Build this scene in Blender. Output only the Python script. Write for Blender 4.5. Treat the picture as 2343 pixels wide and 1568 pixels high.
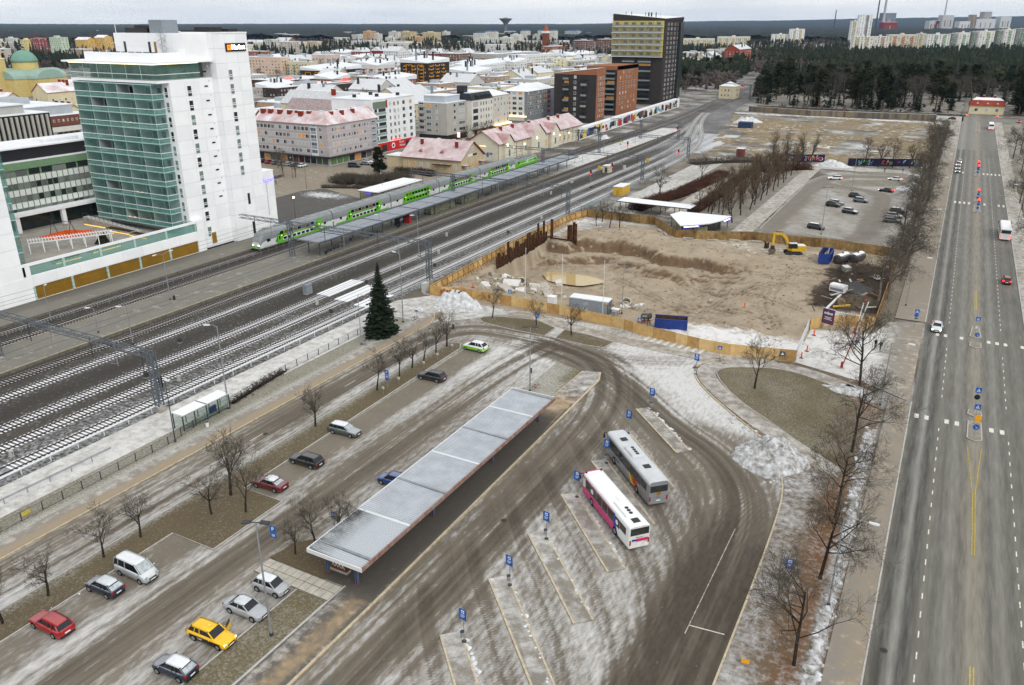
import bpy,math,random
import numpy as np
from mathutils import Vector,Matrix
R=math.radians
sin,cos,pi=math.sin,math.cos,math.pi
random.seed(7)
rng=np.random.default_rng(7)
for _o in list(bpy.data.objects):
 bpy.data.objects.remove(_o)
scene=bpy.context.scene
# ------------------------------------------------------------------ camera, sky, light, exposure
CAM_H=53.0
PITCH=math.atan(732/1835)
YAW=R(28.4)
cam_d=bpy.data.cameras.new("camera")
cam_d.sensor_width=36
cam_d.lens=36*1835/2343
cam_d.clip_start=1.0
cam_d.clip_end=60000
cam=bpy.data.objects.new("camera",cam_d)
scene.collection.objects.link(cam)
cam.location=(0,0,CAM_H)
cam.rotation_euler=(pi/2-PITCH,0,YAW)
scene.camera=cam
world=bpy.data.worlds.new("World")
scene.world=world
world.use_nodes=True
SUN_EL,SUN_AZ=R(40),R(120)
def _world():
 nt=world.node_tree;N=nt.nodes;L=nt.links
 N.clear()
 out=N.new("ShaderNodeOutputWorld");bg=N.new("ShaderNodeBackground")
 sky=N.new("ShaderNodeTexSky");sky.sky_type='NISHITA';sky.sun_disc=False
 sky.sun_elevation=SUN_EL;sky.sun_rotation=SUN_AZ
 sky.altitude=50;sky.dust_density=2.0
 hs=N.new("ShaderNodeHueSaturation");hs.inputs['Saturation'].default_value=0.25
 tc=N.new("ShaderNodeTexCoord");mp=N.new("ShaderNodeMapping")
 mp.inputs['Scale'].default_value=(2,2,16)
 nz=N.new("ShaderNodeTexNoise");nz.inputs['Scale'].default_value=2.2
 nz.inputs['Detail'].default_value=5;nz.inputs['Roughness'].default_value=.55
 rp=N.new("ShaderNodeValToRGB")
 rp.color_ramp.elements[0].position=.36;rp.color_ramp.elements[0].color=(7.8,8.0,8.25,1)
 rp.color_ramp.elements[1].position=.66;rp.color_ramp.elements[1].color=(9.8,9.75,9.6,1)
 mx=N.new("ShaderNodeMix");mx.data_type='RGBA';mx.inputs[0].default_value=.93
 L.new(sky.outputs[0],hs.inputs['Color']);L.new(tc.outputs['Generated'],mp.inputs[0])
 L.new(mp.outputs[0],nz.inputs['Vector']);L.new(nz.outputs[0],rp.inputs[0])
 L.new(hs.outputs[0],mx.inputs[6]);L.new(rp.outputs[0],mx.inputs[7])
 L.new(mx.outputs[2],bg.inputs[0]);bg.inputs[1].default_value=0.1
 L.new(bg.outputs[0],out.inputs[0])
_world()
sun_d=bpy.data.lights.new("sun",'SUN')
sun_d.energy=1.4;sun_d.angle=R(35);sun_d.color=(1,.97,.93)
sun=bpy.data.objects.new("sun",sun_d);scene.collection.objects.link(sun)
sun.rotation_euler=(pi/2-SUN_EL,0,pi-SUN_AZ)
sun.location=(0,0,200)
vs=scene.view_settings
vs.view_transform='Standard';vs.look='None';vs.exposure=0.2;vs.gamma=1
vs.use_curve_mapping=False
scene.render.engine='CYCLES'
cy=scene.cycles
cy.max_bounces=5;cy.diffuse_bounces=2;cy.glossy_bounces=2;cy.transmission_bounces=4
cy.transparent_max_bounces=8;cy.volume_bounces=0;cy.caustics_reflective=False;cy.caustics_refractive=False
cy.use_denoising=True
cy.use_adaptive_sampling=True;cy.adaptive_threshold=.015
# ------------------------------------------------------------------ helpers
COL=scene.collection
def S(r,g=None,b=None):
 if g is None:g=b=r
 f=lambda c:(c/255/12.92)if c<=10 else((c/255+.055)/1.055)**2.4
 return(f(r),f(g),f(b))
MATS={}
def _nt(name):
 m=bpy.data.materials.new(name);m.use_nodes=True
 nt=m.node_tree;nt.nodes.clear()
 out=nt.nodes.new("ShaderNodeOutputMaterial");b=nt.nodes.new("ShaderNodeBsdfPrincipled")
 nt.links.new(b.outputs[0],out.inputs[0])
 return m,nt,b
def _math(nt,op,a,b=None,clamp=False):
 n=nt.nodes.new("ShaderNodeMath");n.operation=op;n.use_clamp=clamp
 for i,v in enumerate((a,b)):
  if v is None:continue
  if isinstance(v,(int,float)):n.inputs[i].default_value=v
  else:nt.links.new(v,n.inputs[i])
 return n.outputs[0]
def _mix(nt,fac,a,b):
 n=nt.nodes.new("ShaderNodeMix");n.data_type='RGBA'
 for i,v in((0,fac),(6,a),(7,b)):
  if isinstance(v,(int,float)):n.inputs[i].default_value=v
  elif isinstance(v,tuple):n.inputs[i].default_value=(*v[:3],1)
  else:nt.links.new(v,n.inputs[i])
 return n.outputs[2]
def _noise(nt,scale,detail=3,rough=.6,coord='Object',stretch=None,rot=0):
 tc=nt.nodes.new("ShaderNodeTexCoord");n=nt.nodes.new("ShaderNodeTexNoise")
 n.inputs['Scale'].default_value=scale;n.inputs['Detail'].default_value=detail;n.inputs['Roughness'].default_value=rough
 src=tc.outputs[coord]
 if coord=='World':
  pass
 if stretch or rot:
  mp=nt.nodes.new("ShaderNodeMapping");mp.inputs['Scale'].default_value=stretch or(1,1,1)
  mp.inputs['Rotation'].default_value=(0,0,rot)
  nt.links.new(src,mp.inputs[0]);src=mp.outputs[0]
 nt.links.new(src,n.inputs['Vector'])
 return n.outputs[0]
def _wnoise(nt,scale,detail=3,rough=.6,stretch=None,rot=0):
 g=nt.nodes.new("ShaderNodeNewGeometry");n=nt.nodes.new("ShaderNodeTexNoise")
 n.inputs['Scale'].default_value=scale;n.inputs['Detail'].default_value=detail;n.inputs['Roughness'].default_value=rough
 src=g.outputs['Position']
 if stretch or rot:
  mp=nt.nodes.new("ShaderNodeMapping");mp.inputs['Scale'].default_value=stretch or(1,1,1)
  mp.inputs['Rotation'].default_value=(0,0,rot)
  nt.links.new(src,mp.inputs[0]);src=mp.outputs[0]
 nt.links.new(src,n.inputs['Vector'])
 return n.outputs[0]
def _bump(nt,b,h,strength=.3,dist=.02):
 n=nt.nodes.new("ShaderNodeBump");n.inputs['Strength'].default_value=strength;n.inputs['Distance'].default_value=dist
 nt.links.new(h,n.inputs['Height']);nt.links.new(n.outputs[0],b.inputs['Normal'])
def M(name,col=(.5,.5,.5),rough=.7,metal=0,var=.12,scale=2.0,snow=0,emit=0,col2=None,bump=0,coat=0,trans=0,ior=1.45,spec=None,streak=0,snsc=1.3):
 """plain procedural material: colour with noise variation, optional snow lying on upward faces"""
 if name in MATS:return MATS[name]
 m,nt,b=_nt(name)
 col=tuple(col)
 nz=_wnoise(nt,scale,4,.62)
 c2=tuple(col2)if col2 else tuple(max(0,x*(1-var*2))for x in col)
 c1=col if col2 else tuple(x*(1+var*.6)for x in col)
 ramp=nt.nodes.new("ShaderNodeMapRange");ramp.inputs[1].default_value=.32;ramp.inputs[2].default_value=.68
 nt.links.new(nz,ramp.inputs[0])
 c=_mix(nt,ramp.outputs[0],c2,c1)
 if streak:
  sn=_wnoise(nt,3.0,3,.6,stretch=(1,1,.08))
  c=_mix(nt,_math(nt,'MULTIPLY',_math(nt,'SUBTRACT',sn,.45,True),streak*4,True),c,tuple(x*.45 for x in col))
 if snow:
  g=nt.nodes.new("ShaderNodeNewGeometry");sp=nt.nodes.new("ShaderNodeSeparateXYZ")
  nt.links.new(g.outputs['Normal'],sp.inputs[0])
  n2=_wnoise(nt,snsc,5,.65)
  f=_math(nt,'ADD',_math(nt,'MULTIPLY',_math(nt,'SUBTRACT',sp.outputs[2],.62),3.2),_math(nt,'MULTIPLY',_math(nt,'SUBTRACT',n2,.5),1.6),False)
  f=_math(nt,'MULTIPLY',_math(nt,'MAXIMUM',f,0.0,True),snow,True)
  c=_mix(nt,f,c,(.80,.82,.85))
 nt.links.new(c,b.inputs['Base Color'])
 b.inputs['Roughness'].default_value=rough;b.inputs['Metallic'].default_value=metal
 b.inputs['Coat Weight'].default_value=coat;b.inputs['Coat Roughness'].default_value=.15
 b.inputs['Specular IOR Level'].default_value=spec if spec is not None else(.12 if rough>.75 else(.3 if rough>.55 else.5))
 if emit:
  nt.links.new(c,b.inputs['Emission Color']);b.inputs['Emission Strength'].default_value=emit
 if trans:
  b.inputs['Transmission Weight'].default_value=trans;b.inputs['IOR'].default_value=ior
 if bump:_bump(nt,b,nz,bump,.05)
 MATS[name]=m
 return m
def GLASSPANE(name,tint,alpha):
 """thin architectural glass: mostly see-through sheet with a clear coat of reflection"""
 if name in MATS:return MATS[name]
 m,nt,b=_nt(name)
 nz=_wnoise(nt,.35,3)
 nt.links.new(_mix(nt,nz,tuple(x*.8 for x in tint),tint),b.inputs['Base Color'])
 b.inputs['Roughness'].default_value=.04;b.inputs['Alpha'].default_value=alpha
 b.inputs['Specular IOR Level'].default_value=.8
 MATS[name]=m
 return m
def GROUND(name,base,base2,snow=(.78,.80,.83),dark=None,sand=None,fine=1.2,sharp=3.0,rough=.85,stretch=None,rot=0,bump=.25,amp=1.0):
 """ground sheets: base tones, snow / wet dirt / sand by per-vertex coverage broken up by noise"""
 if name in MATS:return MATS[name]
 m,nt,b=_nt(name)
 def attr(n):
  a=nt.nodes.new("ShaderNodeAttribute");a.attribute_name=n;return a.outputs['Fac']
 n1=_wnoise(nt,fine,6,.68,stretch,rot)
 n2=_wnoise(nt,.22,4,.6)
 n3=_wnoise(nt,14,3,.7)
 c=_mix(nt,n2,base,base2)
 c=_mix(nt,_math(nt,'MULTIPLY',_math(nt,'SUBTRACT',n3,.42,True),1.6,True),c,tuple(x*.62 for x in base2))
 if sand:
  f=_math(nt,'MULTIPLY',_math(nt,'ADD',_math(nt,'SUBTRACT',attr('sand'),.5),_math(nt,'MULTIPLY',_math(nt,'SUBTRACT',n1,.5),1.5)),2.2)
  f=_math(nt,'ADD',f,.5,True)
  c=_mix(nt,f,c,sand)
 if dark:
  f=_math(nt,'ADD',attr('dirt_shade'),_math(nt,'MULTIPLY',_math(nt,'SUBTRACT',n1,.5),.9))
  f=_math(nt,'MULTIPLY',f,.9,True)
  c=_mix(nt,f,c,dark)
 f=_math(nt,'ADD',_math(nt,'SUBTRACT',attr('snow'),.5),_math(nt,'MULTIPLY',_math(nt,'SUBTRACT',n1,.5),2.0*amp))
 f=_math(nt,'ADD',f,_math(nt,'MULTIPLY',_math(nt,'SUBTRACT',n3,.5),.7*amp))
 f=_math(nt,'ADD',_math(nt,'MULTIPLY',f,sharp),.35)
 f=_math(nt,'MULTIPLY',_math(nt,'MAXIMUM',f,0,True),.92,True)
 c=_mix(nt,f,c,snow)
 nt.links.new(c,b.inputs['Base Color']);b.inputs['Roughness'].default_value=rough
 b.inputs['Specular IOR Level'].default_value=.14
 if bump:_bump(nt,b,n3,bump,.03)
 MATS[name]=m
 return m
class MB:
 """collects simple shapes and links them as one mesh object"""
 def __init__(s):s.v=[];s.f=[];s.m=[]
 def add(s,vs_,fs,m=0):
  o=len(s.v);s.v+=[tuple(x)for x in vs_]
  for f in fs:s.f.append(tuple(o+i for i in f));s.m.append(m)
  return s
 def box(s,x0,x1,y0,y1,z0,z1,m=0):
  return s.add([(x0,y0,z0),(x1,y0,z0),(x1,y1,z0),(x0,y1,z0),(x0,y0,z1),(x1,y0,z1),(x1,y1,z1),(x0,y1,z1)],[(0,3,2,1),(4,5,6,7),(0,1,5,4),(1,2,6,5),(2,3,7,6),(3,0,4,7)],m)
 def obox(s,c,d,sx,sy,sz,m=0):
  """box centred at c, long axis along unit-able vector d (sx), sy sideways, sz up"""
  d=Vector(d).normalized();u=Vector((0,0,1))
  if abs(d.z)>.95:u=Vector((1,0,0))
  r=d.cross(u).normalized();u=r.cross(d)
  c=Vector(c);P=[]
  for k in(-1,1):
   for j in(-1,1):
    for i in(-1,1):
     P.append(c+d*(i*sx/2)+r*(j*sy/2)+u*(k*sz/2))
  return s.add(P,[(0,1,3,2),(4,6,7,5),(0,4,5,1),(2,3,7,6),(0,2,6,4),(1,5,7,3)],m)
 def bar(s,p,q,w,h=None,m=0):
  p,q=Vector(p),Vector(q)
  return s.obox((p+q)/2,q-p,(q-p).length,w,h or w,m)
 def cyl(s,p,q,r0,r1=None,n=8,m=0,cap=True):
  p,q=Vector(p),Vector(q);r1=r0 if r1 is None else r1
  d=(q-p).normalized();u=Vector((0,0,1))if abs(d.z)<.9 else Vector((1,0,0))
  a=d.cross(u).normalized();b=d.cross(a)
  P=[]
  for c,r in((p,r0),(q,r1)):
   for i in range(n):
    t=2*pi*i/n
    P.append(c+a*(cos(t)*r)+b*(sin(t)*r))
  F=[(i,(i+1)%n,n+(i+1)%n,n+i)for i in range(n)]
  if cap:F+=[tuple(range(n-1,-1,-1)),tuple(range(n,2*n))]
  return s.add(P,F,m)
 def tube(s,pts,r,n=5,m=0):
  for a,b in zip(pts,pts[1:]):s.cyl(a,b,r,n=n,m=m,cap=False)
  return s
 def prism(s,pts,z0,z1,m=0,mtop=None):
  n=len(pts)
  s.add([(x,y,z0)for x,y in pts]+[(x,y,z1)for x,y in pts],[(i,(i+1)%n,n+(i+1)%n,n+i)for i in range(n)]+[tuple(range(n-1,-1,-1))],m)
  s.add([(x,y,z1)for x,y in pts],[tuple(range(n))],m if mtop is None else mtop)
  return s
 def quad(s,a,b,c,d,m=0):return s.add([a,b,c,d],[(0,1,2,3)],m)
 def loft(s,rings,m=0,close=True,cap=True):
  n=len(rings[0]);P=[p for r in rings for p in r];F=[]
  for k in range(len(rings)-1):
   for i in range(n if close else n-1):
    j=(i+1)%n
    F.append((k*n+i,k*n+j,(k+1)*n+j,(k+1)*n+i))
  if cap:F+=[tuple(range(n-1,-1,-1)),tuple(range((len(rings)-1)*n,len(rings)*n))]
  return s.add(P,F,m)
 def mesh(s,name,mats,smooth=False):
  me=bpy.data.meshes.new(name);me.from_pydata(s.v,[],s.f)
  if not isinstance(mats,(list,tuple)):mats=[mats]
  for m in mats:me.materials.append(m)
  if len(mats)>1:me.polygons.foreach_set('material_index',s.m)
  if smooth:me.polygons.foreach_set('use_smooth',[True]*len(s.f))
  me.update()
  return me
 def build(s,name,mats,parent=None,loc=(0,0,0),rotz=0,smooth=False):
  return inst(name,s.mesh(name,mats,smooth),parent,loc,rotz)
def inst(name,me,parent=None,loc=(0,0,0),rotz=0,scale=None,mats=None):
 o=bpy.data.objects.new(name,me);COL.objects.link(o)
 o.location=loc
 if isinstance(rotz,(tuple,list)):o.rotation_euler=rotz
 elif rotz:o.rotation_euler=(0,0,rotz)
 if scale:o.scale=scale if isinstance(scale,(tuple,list))else(scale,)*3
 if parent:o.parent=parent
 if mats:
  for i,m in enumerate(mats):
   if m:o.material_slots[i].link='OBJECT';o.material_slots[i].material=m
 return o
def tag(o,label=None,cat=None,group=None,kind=None):
 if label:o['label']=label
 if cat:o['category']=cat
 if group:o['group']=group
 if kind:o['kind']=kind
 return o
def thing(name,label,cat,loc=(0,0,0),rotz=0,group=None):
 o=bpy.data.objects.new(name,None);COL.objects.link(o);o.empty_display_size=.1
 o.location=loc;o.rotation_euler=(0,0,rotz)
 return tag(o,label,cat,group)
ORD='first second third fourth fifth sixth seventh eighth ninth tenth eleventh twelfth thirteenth fourteenth fifteenth sixteenth seventeenth eighteenth nineteenth twentieth'.split()
ORD+=['twenty '+o for o in ORD[:9]]+['thirtieth']+['thirty '+o for o in ORD[:9]]
def struct(o):o['kind']='structure';return o
def text(name,s,size,mat,parent,loc,rot,ext=.01,align='CENTER',bold=0):
 cu=bpy.data.curves.new(name,'FONT');cu.body=s;cu.size=size;cu.extrude=ext
 cu.align_x=align;cu.align_y='CENTER';cu.offset=bold;cu.resolution_u=2
 cu.materials.append(mat)
 tmp=bpy.data.objects.new(name,cu);COL.objects.link(tmp)
 me=bpy.data.meshes.new_from_object(tmp)
 bpy.data.objects.remove(tmp)
 if not me.materials:me.materials.append(mat)
 return inst(name,me,parent,loc,tuple(rot))
_perm=rng.random((256,256))
def vnoise(x,y):
 x=np.asarray(x,float);y=np.asarray(y,float)
 xi=np.floor(x).astype(int);yi=np.floor(y).astype(int)
 fx=x-xi;fy=y-yi;fx=fx*fx*(3-2*fx);fy=fy*fy*(3-2*fy)
 g=lambda a,b:_perm[a%256,b%256]
 return(g(xi,yi)*(1-fx)+g(xi+1,yi)*fx)*(1-fy)+(g(xi,yi+1)*(1-fx)+g(xi+1,yi+1)*fx)*fy
def fbm(x,y,o=4):
 t=0;a=.5;s=0
 for k in range(o):
  t=t+a*vnoise(x*2**k+17.3*k,y*2**k+5.1*k);s+=a;a*=.55
 return t/s
def sstep(a,b,x):
 t=np.clip((x-a)/(b-a),0,1);return t*t*(3-2*t)
def pathdist(pts,x,y):
 """distance, signed side offset and length along a polyline for arrays of points"""
 best=np.full(x.shape,1e9);side=np.zeros(x.shape);along=np.zeros(x.shape);acc=0
 for(ax,ay),(bx,by)in zip(pts,pts[1:]):
  dx,dy=bx-ax,by-ay;L=math.hypot(dx,dy)
  t=np.clip(((x-ax)*dx+(y-ay)*dy)/L**2,0,1)
  qx,qy=x-ax-t*dx,y-ay-t*dy
  d=np.hypot(qx,qy);m=d<best
  best[m]=d[m];side[m]=((qx*dy-qy*dx)/L)[m];along[m]=(acc+t*L)[m];acc+=L
 return best,side,along
def smooth_path(pts,n=3):
 for _ in range(n):
  q=[pts[0]]
  for a,b in zip(pts,pts[1:]):
   q+=[(a[0]*.75+b[0]*.25,a[1]*.75+b[1]*.25),(a[0]*.25+b[0]*.75,a[1]*.25+b[1]*.75)]
  pts=q+[pts[-1]]
 return pts
def inpoly(pts,x,y):
 r=np.zeros(x.shape,bool);n=len(pts)
 for i in range(n):
  ax,ay=pts[i];bx,by=pts[(i+1)%n]
  if ay==by:continue
  c=((ay>y)!=(by>y))&(x<(bx-ax)*(y-ay)/(by-ay)+ax)
  r^=c
 return r
def set_attrs(me,d):
 for k,a in d.items():
  at=me.attributes.new(k,'FLOAT','POINT');at.data.foreach_set('value',np.clip(a,0,1).astype(np.float32))
def grid(name,x0,x1,y0,y1,z,res,mat,fn=None,hfn=None,cut=None,kind='structure'):
 nx=max(1,round((x1-x0)/res));ny=max(1,round((y1-y0)/res))
 X,Y=np.meshgrid(np.linspace(x0,x1,nx+1),np.linspace(y0,y1,ny+1))
 X,Y=X.ravel(),Y.ravel()
 Zz=np.full(X.shape,z,float)
 if hfn is not None:Zz=Zz+hfn(X,Y)
 i=(np.arange(ny)[:,None]*(nx+1)+np.arange(nx)[None,:]).ravel()
 F=np.stack([i,i+1,i+nx+2,i+nx+1],1)
 if cut is not None:
  cx=X[F].mean(1);cyy=Y[F].mean(1);F=F[~cut(cx,cyy)]
 me=bpy.data.meshes.new(name)
 me.vertices.add(len(X));me.vertices.foreach_set('co',np.stack([X,Y,Zz],1).ravel())
 me.loops.add(F.size);me.loops.foreach_set('vertex_index',F.ravel())
 me.polygons.add(len(F));me.polygons.foreach_set('loop_start',np.arange(0,F.size,4));
 me.polygons.foreach_set('use_smooth',[True]*len(F))
 me.update();me.validate()
 me.materials.append(mat)
 a=fn(X,Y)if fn else{}
 for k in('snow','dirt_shade','sand'):
  v=a.get(k,0);a[k]=v if hasattr(v,'shape')else np.full(X.shape,float(v))
 set_attrs(me,a)
 o=inst(name,me);o['kind']=kind
 return o
def poly(name,pts,z,mat,res=1.0,fn=None,thick=0,kind='structure'):
 """sheet with a polygon outline, filled with an inner grid so that it can carry coverage attributes"""
 from mathutils.geometry import delaunay_2d_cdt
 xs=[p[0]for p in pts];ys=[p[1]for p in pts]
 gx,gy=np.meshgrid(np.arange(min(xs)+res/2,max(xs),res),np.arange(min(ys)+res/2,max(ys),res))
 gx,gy=gx.ravel(),gy.ravel()
 d,_,_=pathdist(list(pts)+[pts[0]],gx,gy)
 k=inpoly(pts,gx,gy)&(d>res*.35)
 V=[Vector(p)for p in pts]+[Vector((float(a),float(b)))for a,b in zip(gx[k],gy[k])]
 n=len(pts)
 r=delaunay_2d_cdt(V,[(i,(i+1)%n)for i in range(n)],[],1,1e-5)
 co=np.array([(v.x,v.y)for v in r[0]])
 me=bpy.data.meshes.new(name)
 verts=[(a,b,z)for a,b in co];faces=[tuple(f)for f in r[2]]
 if thick:
  o=len(verts);verts+=[(p[0],p[1],z)for p in pts]+[(p[0],p[1],z-thick)for p in pts]
  faces+=[(o+i,o+n+i,o+n+(i+1)%n,o+(i+1)%n)for i in range(n)]
 me.from_pydata(verts,[],faces);me.materials.append(mat);me.update()
 X=np.array([v[0]for v in verts]);Y=np.array([v[1]for v in verts])
 a=fn(X,Y)if fn else{}
 for k in('snow','dirt_shade','sand'):
  v=a.get(k,0);a[k]=v if hasattr(v,'shape')else np.full(X.shape,float(v))
 set_attrs(me,a)
 ob=inst(name,me);ob['kind']=kind
 return ob
def kerb(pts,w=.16,h=.12,z=0,mat=None,name='kerb'):
 mb=MB();w2=w/2
 L=[]
 for i,p in enumerate(pts):
  a=Vector(pts[max(0,i-1)][:2]);b=Vector(pts[min(len(pts)-1,i+1)][:2])
  d=(b-a).normalized();nrm=Vector((-d.y,d.x))*w2
  L.append([(p[0]+nrm.x,p[1]+nrm.y,z-.03),(p[0]-nrm.x,p[1]-nrm.y,z-.03),(p[0]-nrm.x,p[1]-nrm.y,z+h),(p[0]+nrm.x,p[1]+nrm.y,z+h)])
 mb.loft(L)
 return struct(mb.build(name,mat or M('kerb_stone',S(168,160,142),.85,var=.2,scale=3,snow=.25)))
def W(px,py,z=0):
 """point of the place at height z that lies under picture point (px,py) of a 2343-wide view; used to survey positions"""
 u,v=px-1171.5,py-784;f=1835;c,s=cos(PITCH),sin(PITCH)
 d=(u,f*c-v*s,-f*s-v*c);t=(z-CAM_H)/d[2]
 x,y=d[0]*t,d[1]*t;ca,sa=cos(pi/2-YAW),sin(pi/2-YAW)
 return(x*sa-y*ca,x*ca+y*sa)
# ------------------------------------------------------------------ ground, roads, paths, platforms
ASPH=GROUND('icy_asphalt',S(138,130,117),S(112,105,94),snow=S(206,206,205),dark=S(70,63,55),sand=S(160,142,116),fine=1.1,sharp=1.3,rough=.7,stretch=(1.9,.55,1),rot=R(20),amp=.85)
ROADM=GROUND('road_asphalt',S(118,116,108),S(104,102,94),snow=S(168,168,162),dark=S(62,61,58),sand=S(128,118,100),fine=.9,sharp=1.1,rough=.6,stretch=(2.5,.2,1),amp=.5,bump=.1)
PATHM=GROUND('sanded_path',S(152,146,137),S(132,127,119),snow=S(212,212,210),dark=S(92,86,77),sand=S(158,143,120),fine=.7,sharp=1.5,amp=.85)
GRASSM=GROUND('winter_grass',S(114,103,82),S(92,84,67),snow=S(196,198,194),dark=S(84,68,51),sand=S(112,106,78),fine=4.5,sharp=1.05,rough=.95,bump=.8,amp=.8)
BALLM=GROUND('ballast',S(90,86,80),S(72,70,66),snow=S(196,199,203),dark=S(50,47,43),sand=S(104,90,72),fine=1.6,sharp=1.8,rough=.95,bump=.9,amp=.9)
PLATM=GROUND('platform_asphalt',S(138,136,129),S(118,116,109),snow=S(212,213,214),dark=S(88,86,79),sand=S(148,140,122),fine=.5,sharp=1.6,amp=.8)
FARG=GROUND('far_ground',S(120,112,98),S(92,88,80),snow=S(206,208,210),dark=S(70,68,60),fine=.06,sharp=1.8,rough=.95,bump=0)
FIELDM=GROUND('bare_field',S(142,128,104),S(116,106,86),snow=S(226,228,230),dark=S(104,96,86),sand=S(156,138,104),fine=.35,sharp=3,rough=.95,bump=.6,amp=1.1)
KERBY=M('yellowish_kerb',S(186,168,128),.85,var=.22,scale=2,snow=.2)
KERBG=M('grey_kerb',S(160,156,146),.85,var=.2,scale=2,snow=.3)
PX0,PX1,PY0,PY1=-93.0,-7.0,132.5,213.0
def _ground():
 xs=[-16000,-3000,-400,PX0,PX1,400,3000,16000];ys=[-400,PY0,PY1,900,4000,18000]
 v=[(x,y,-.06)for y in ys for x in xs];f=[]
 nx=len(xs)
 for j in range(len(ys)-1):
  for i in range(nx-1):
   if xs[i]==PX0 and ys[j]==PY0:continue
   f.append((j*nx+i,j*nx+i+1,(j+1)*nx+i+1,(j+1)*nx+i))
 me=bpy.data.meshes.new('ground');me.from_pydata(v,[],f);me.materials.append(FARG)
 set_attrs(me,dict(snow=np.full(len(v),.42),dirt_shade=np.full(len(v),.2),sand=np.zeros(len(v))))
 struct(inst('ground',me))
_ground()
TR_MAIN=smooth_path([(-38,12),(-37.6,50),(-37.6,85),(-38.5,100),(-42,110),(-46,116),(-54,119.5),(-66,120),(-73,119),(-77,112),(-77.5,90),(-77.3,12)],2)
TR_OUT=smooth_path([(-57,119),(-46,115),(-37,108),(-29,100),(-20,94),(-15,86),(-13.5,75),(-13.6,50),(-14,12)],2)
TR_SQ=smooth_path([(-24,131),(-34,122),(-45,118.5),(-56,119)],2)
TR_LOT=smooth_path([(-60,15),(-59.5,45),(-59,85),(-58.5,108),(-57,116)],2)
TR_BAYS=[smooth_path([(-38.5,y+8),(-35,y+3.4),(-29,y-3),(-22,y-11),(-17,y-20),(-15,y-32)],2)for y in(62,71,80,89,97.5,53,44)]
def st_fn(x,y):
 big=fbm(x/11,y/11,4)
 snow=.5+.55*(big-.5)
 dirt_shade=.05+.3*(fbm(x/6+40,y/6,3)-.5)
 sand=.12+.0*x
 snow=snow+.3*sstep(106,117,y)*sstep(-50,-42,x)*sstep(135,124,y)*sstep(-27,-31,x)
 snow=snow+.45*sstep(-42,-30,x)*sstep(-13,-18,x)*sstep(96,60,y)*.5
 snow=snow+.45*sstep(100,104,y)*sstep(-36,-28,x)*sstep(-12,-18,x)*1
 snow=snow+.35*sstep(-66,-60,x)*sstep(-49,-54,x)*sstep(75,108,y)
 ex=pathdist([(-69,22),(-69,110)],x,y)[0]
 snow=snow+.28*np.exp(-((ex-6.0)/1.6)**2)*(.4+fbm(x/3,y/8))+.22*np.exp(-((x+55)/1.3)**2)*sstep(60,40,y)
 snow=snow-.35*sstep(5.0,3.5,ex)*(x>-69)
 for p,w,k in[(TR_MAIN,4.2,.8),(TR_OUT,3.8,1.0),(TR_SQ,3.0,.5),(TR_LOT,3.6,.75)]+[(q,2.3,.5)for q in TR_BAYS]:
  d,s,a=pathdist(p,x,y)
  streak=np.clip((vnoise(s*1.7+.35*np.sin(a*.11),a*.03)*.5+vnoise(s*4.2+30+.5*np.sin(a*.07),a*.05)*.5-.5)*2.2+.5,0,1)
  wgt=np.exp(-(d/w)**2)
  snow=snow-wgt*k*(.05+.95*streak)
  dirt_shade=dirt_shade+wgt*k*(.95*streak-.1)
  edge=np.exp(-((d-w*1.55)/.7)**2)
  snow=snow+edge*.22*(vnoise(s*3,a*.2)-.15)
 dk=sstep(-19,-15,x)*sstep(84,70,y)
 dirt_shade=dirt_shade+.55*dk;snow=snow-.5*dk
 par=np.exp(-((x+46)/1.6)**2)
 return dict(snow=snow,dirt_shade=dirt_shade,sand=sand)
grid('bus_station_asphalt',-81.3,-10.0,16,132.4,0.0,.24,ASPH,st_fn,cut=lambda x,y:(y>104)&(x>-31.5+np.maximum(0,(121-y))*1.12))
def path_fn(snow,sand=.2,dirt_shade=.05,k=.5,sc=7):
 return lambda x,y:dict(snow=snow+k*(fbm(x/sc,y/(sc*1.6))-.5),sand=sand+.5*(fbm(x/5+9,y/14)-.5),dirt_shade=dirt_shade+0*x)
grid('footway',-84.6,-81.5,10,124,.07,.6,PATHM,lambda x,y:dict(snow=.36-.5*np.exp(-((x+82.2)/.9)**2)+.4*(fbm(x/2,y/9)-.5),sand=.2+.5*np.exp(-((x+82.3)/1.0)**2),dirt_shade=.05))
grid('snowy_path',-95.6,-88.8,10,124,.02,.6,PATHM,lambda x,y:dict(snow=.78+.35*(fbm(x/1.2,y/14)-.5),sand=.1,dirt_shade=.05))
grid('grass',-89.0,-84.4,10,124,.05,.5,GRASSM,lambda x,y:dict(snow=.44+.25*(fbm(x/3,y/6)-.5)+.3*sstep(-86.2,-84.9,x),sand=.5,dirt_shade=.1))
kerb([(-81.4,10),(-81.4,118),(-82.5,121),(-84.5,124)],.18,.12,mat=KERBY)
GM=[(-73.3,10),(-69.1,10),(-69.1,48.2),(-62.8,48.2),(-62.9,58.8),(-69.0,58.8),(-69.8,110),(-71,112),(-73.6,111.5)]
poly('grass',GM,.10,GRASSM,.7,lambda x,y:dict(snow=.12+.35*(fbm(x/5,y/7)-.5)+.4*np.exp(-((x+73.3)/.8)**2),sand=.32+.3*(fbm(x/9,y/9)-.5),dirt_shade=.25+.4*(fbm(x/4,y/4+50)-.5)),thick=.2)
kerb(GM[1:],.16,.13,mat=KERBG);kerb([GM[0],GM[-1]],.16,.13,mat=KERBG)
GS=[(-50.2,10),(-46.4,10),(-46.4,47.5),(-50.3,47.5)]
poly('grass',GS,.10,GRASSM,.7,lambda x,y:dict(snow=.24+.3*(fbm(x/3,y/4)-.5),sand=.5,dirt_shade=.15),thick=.2)
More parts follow.
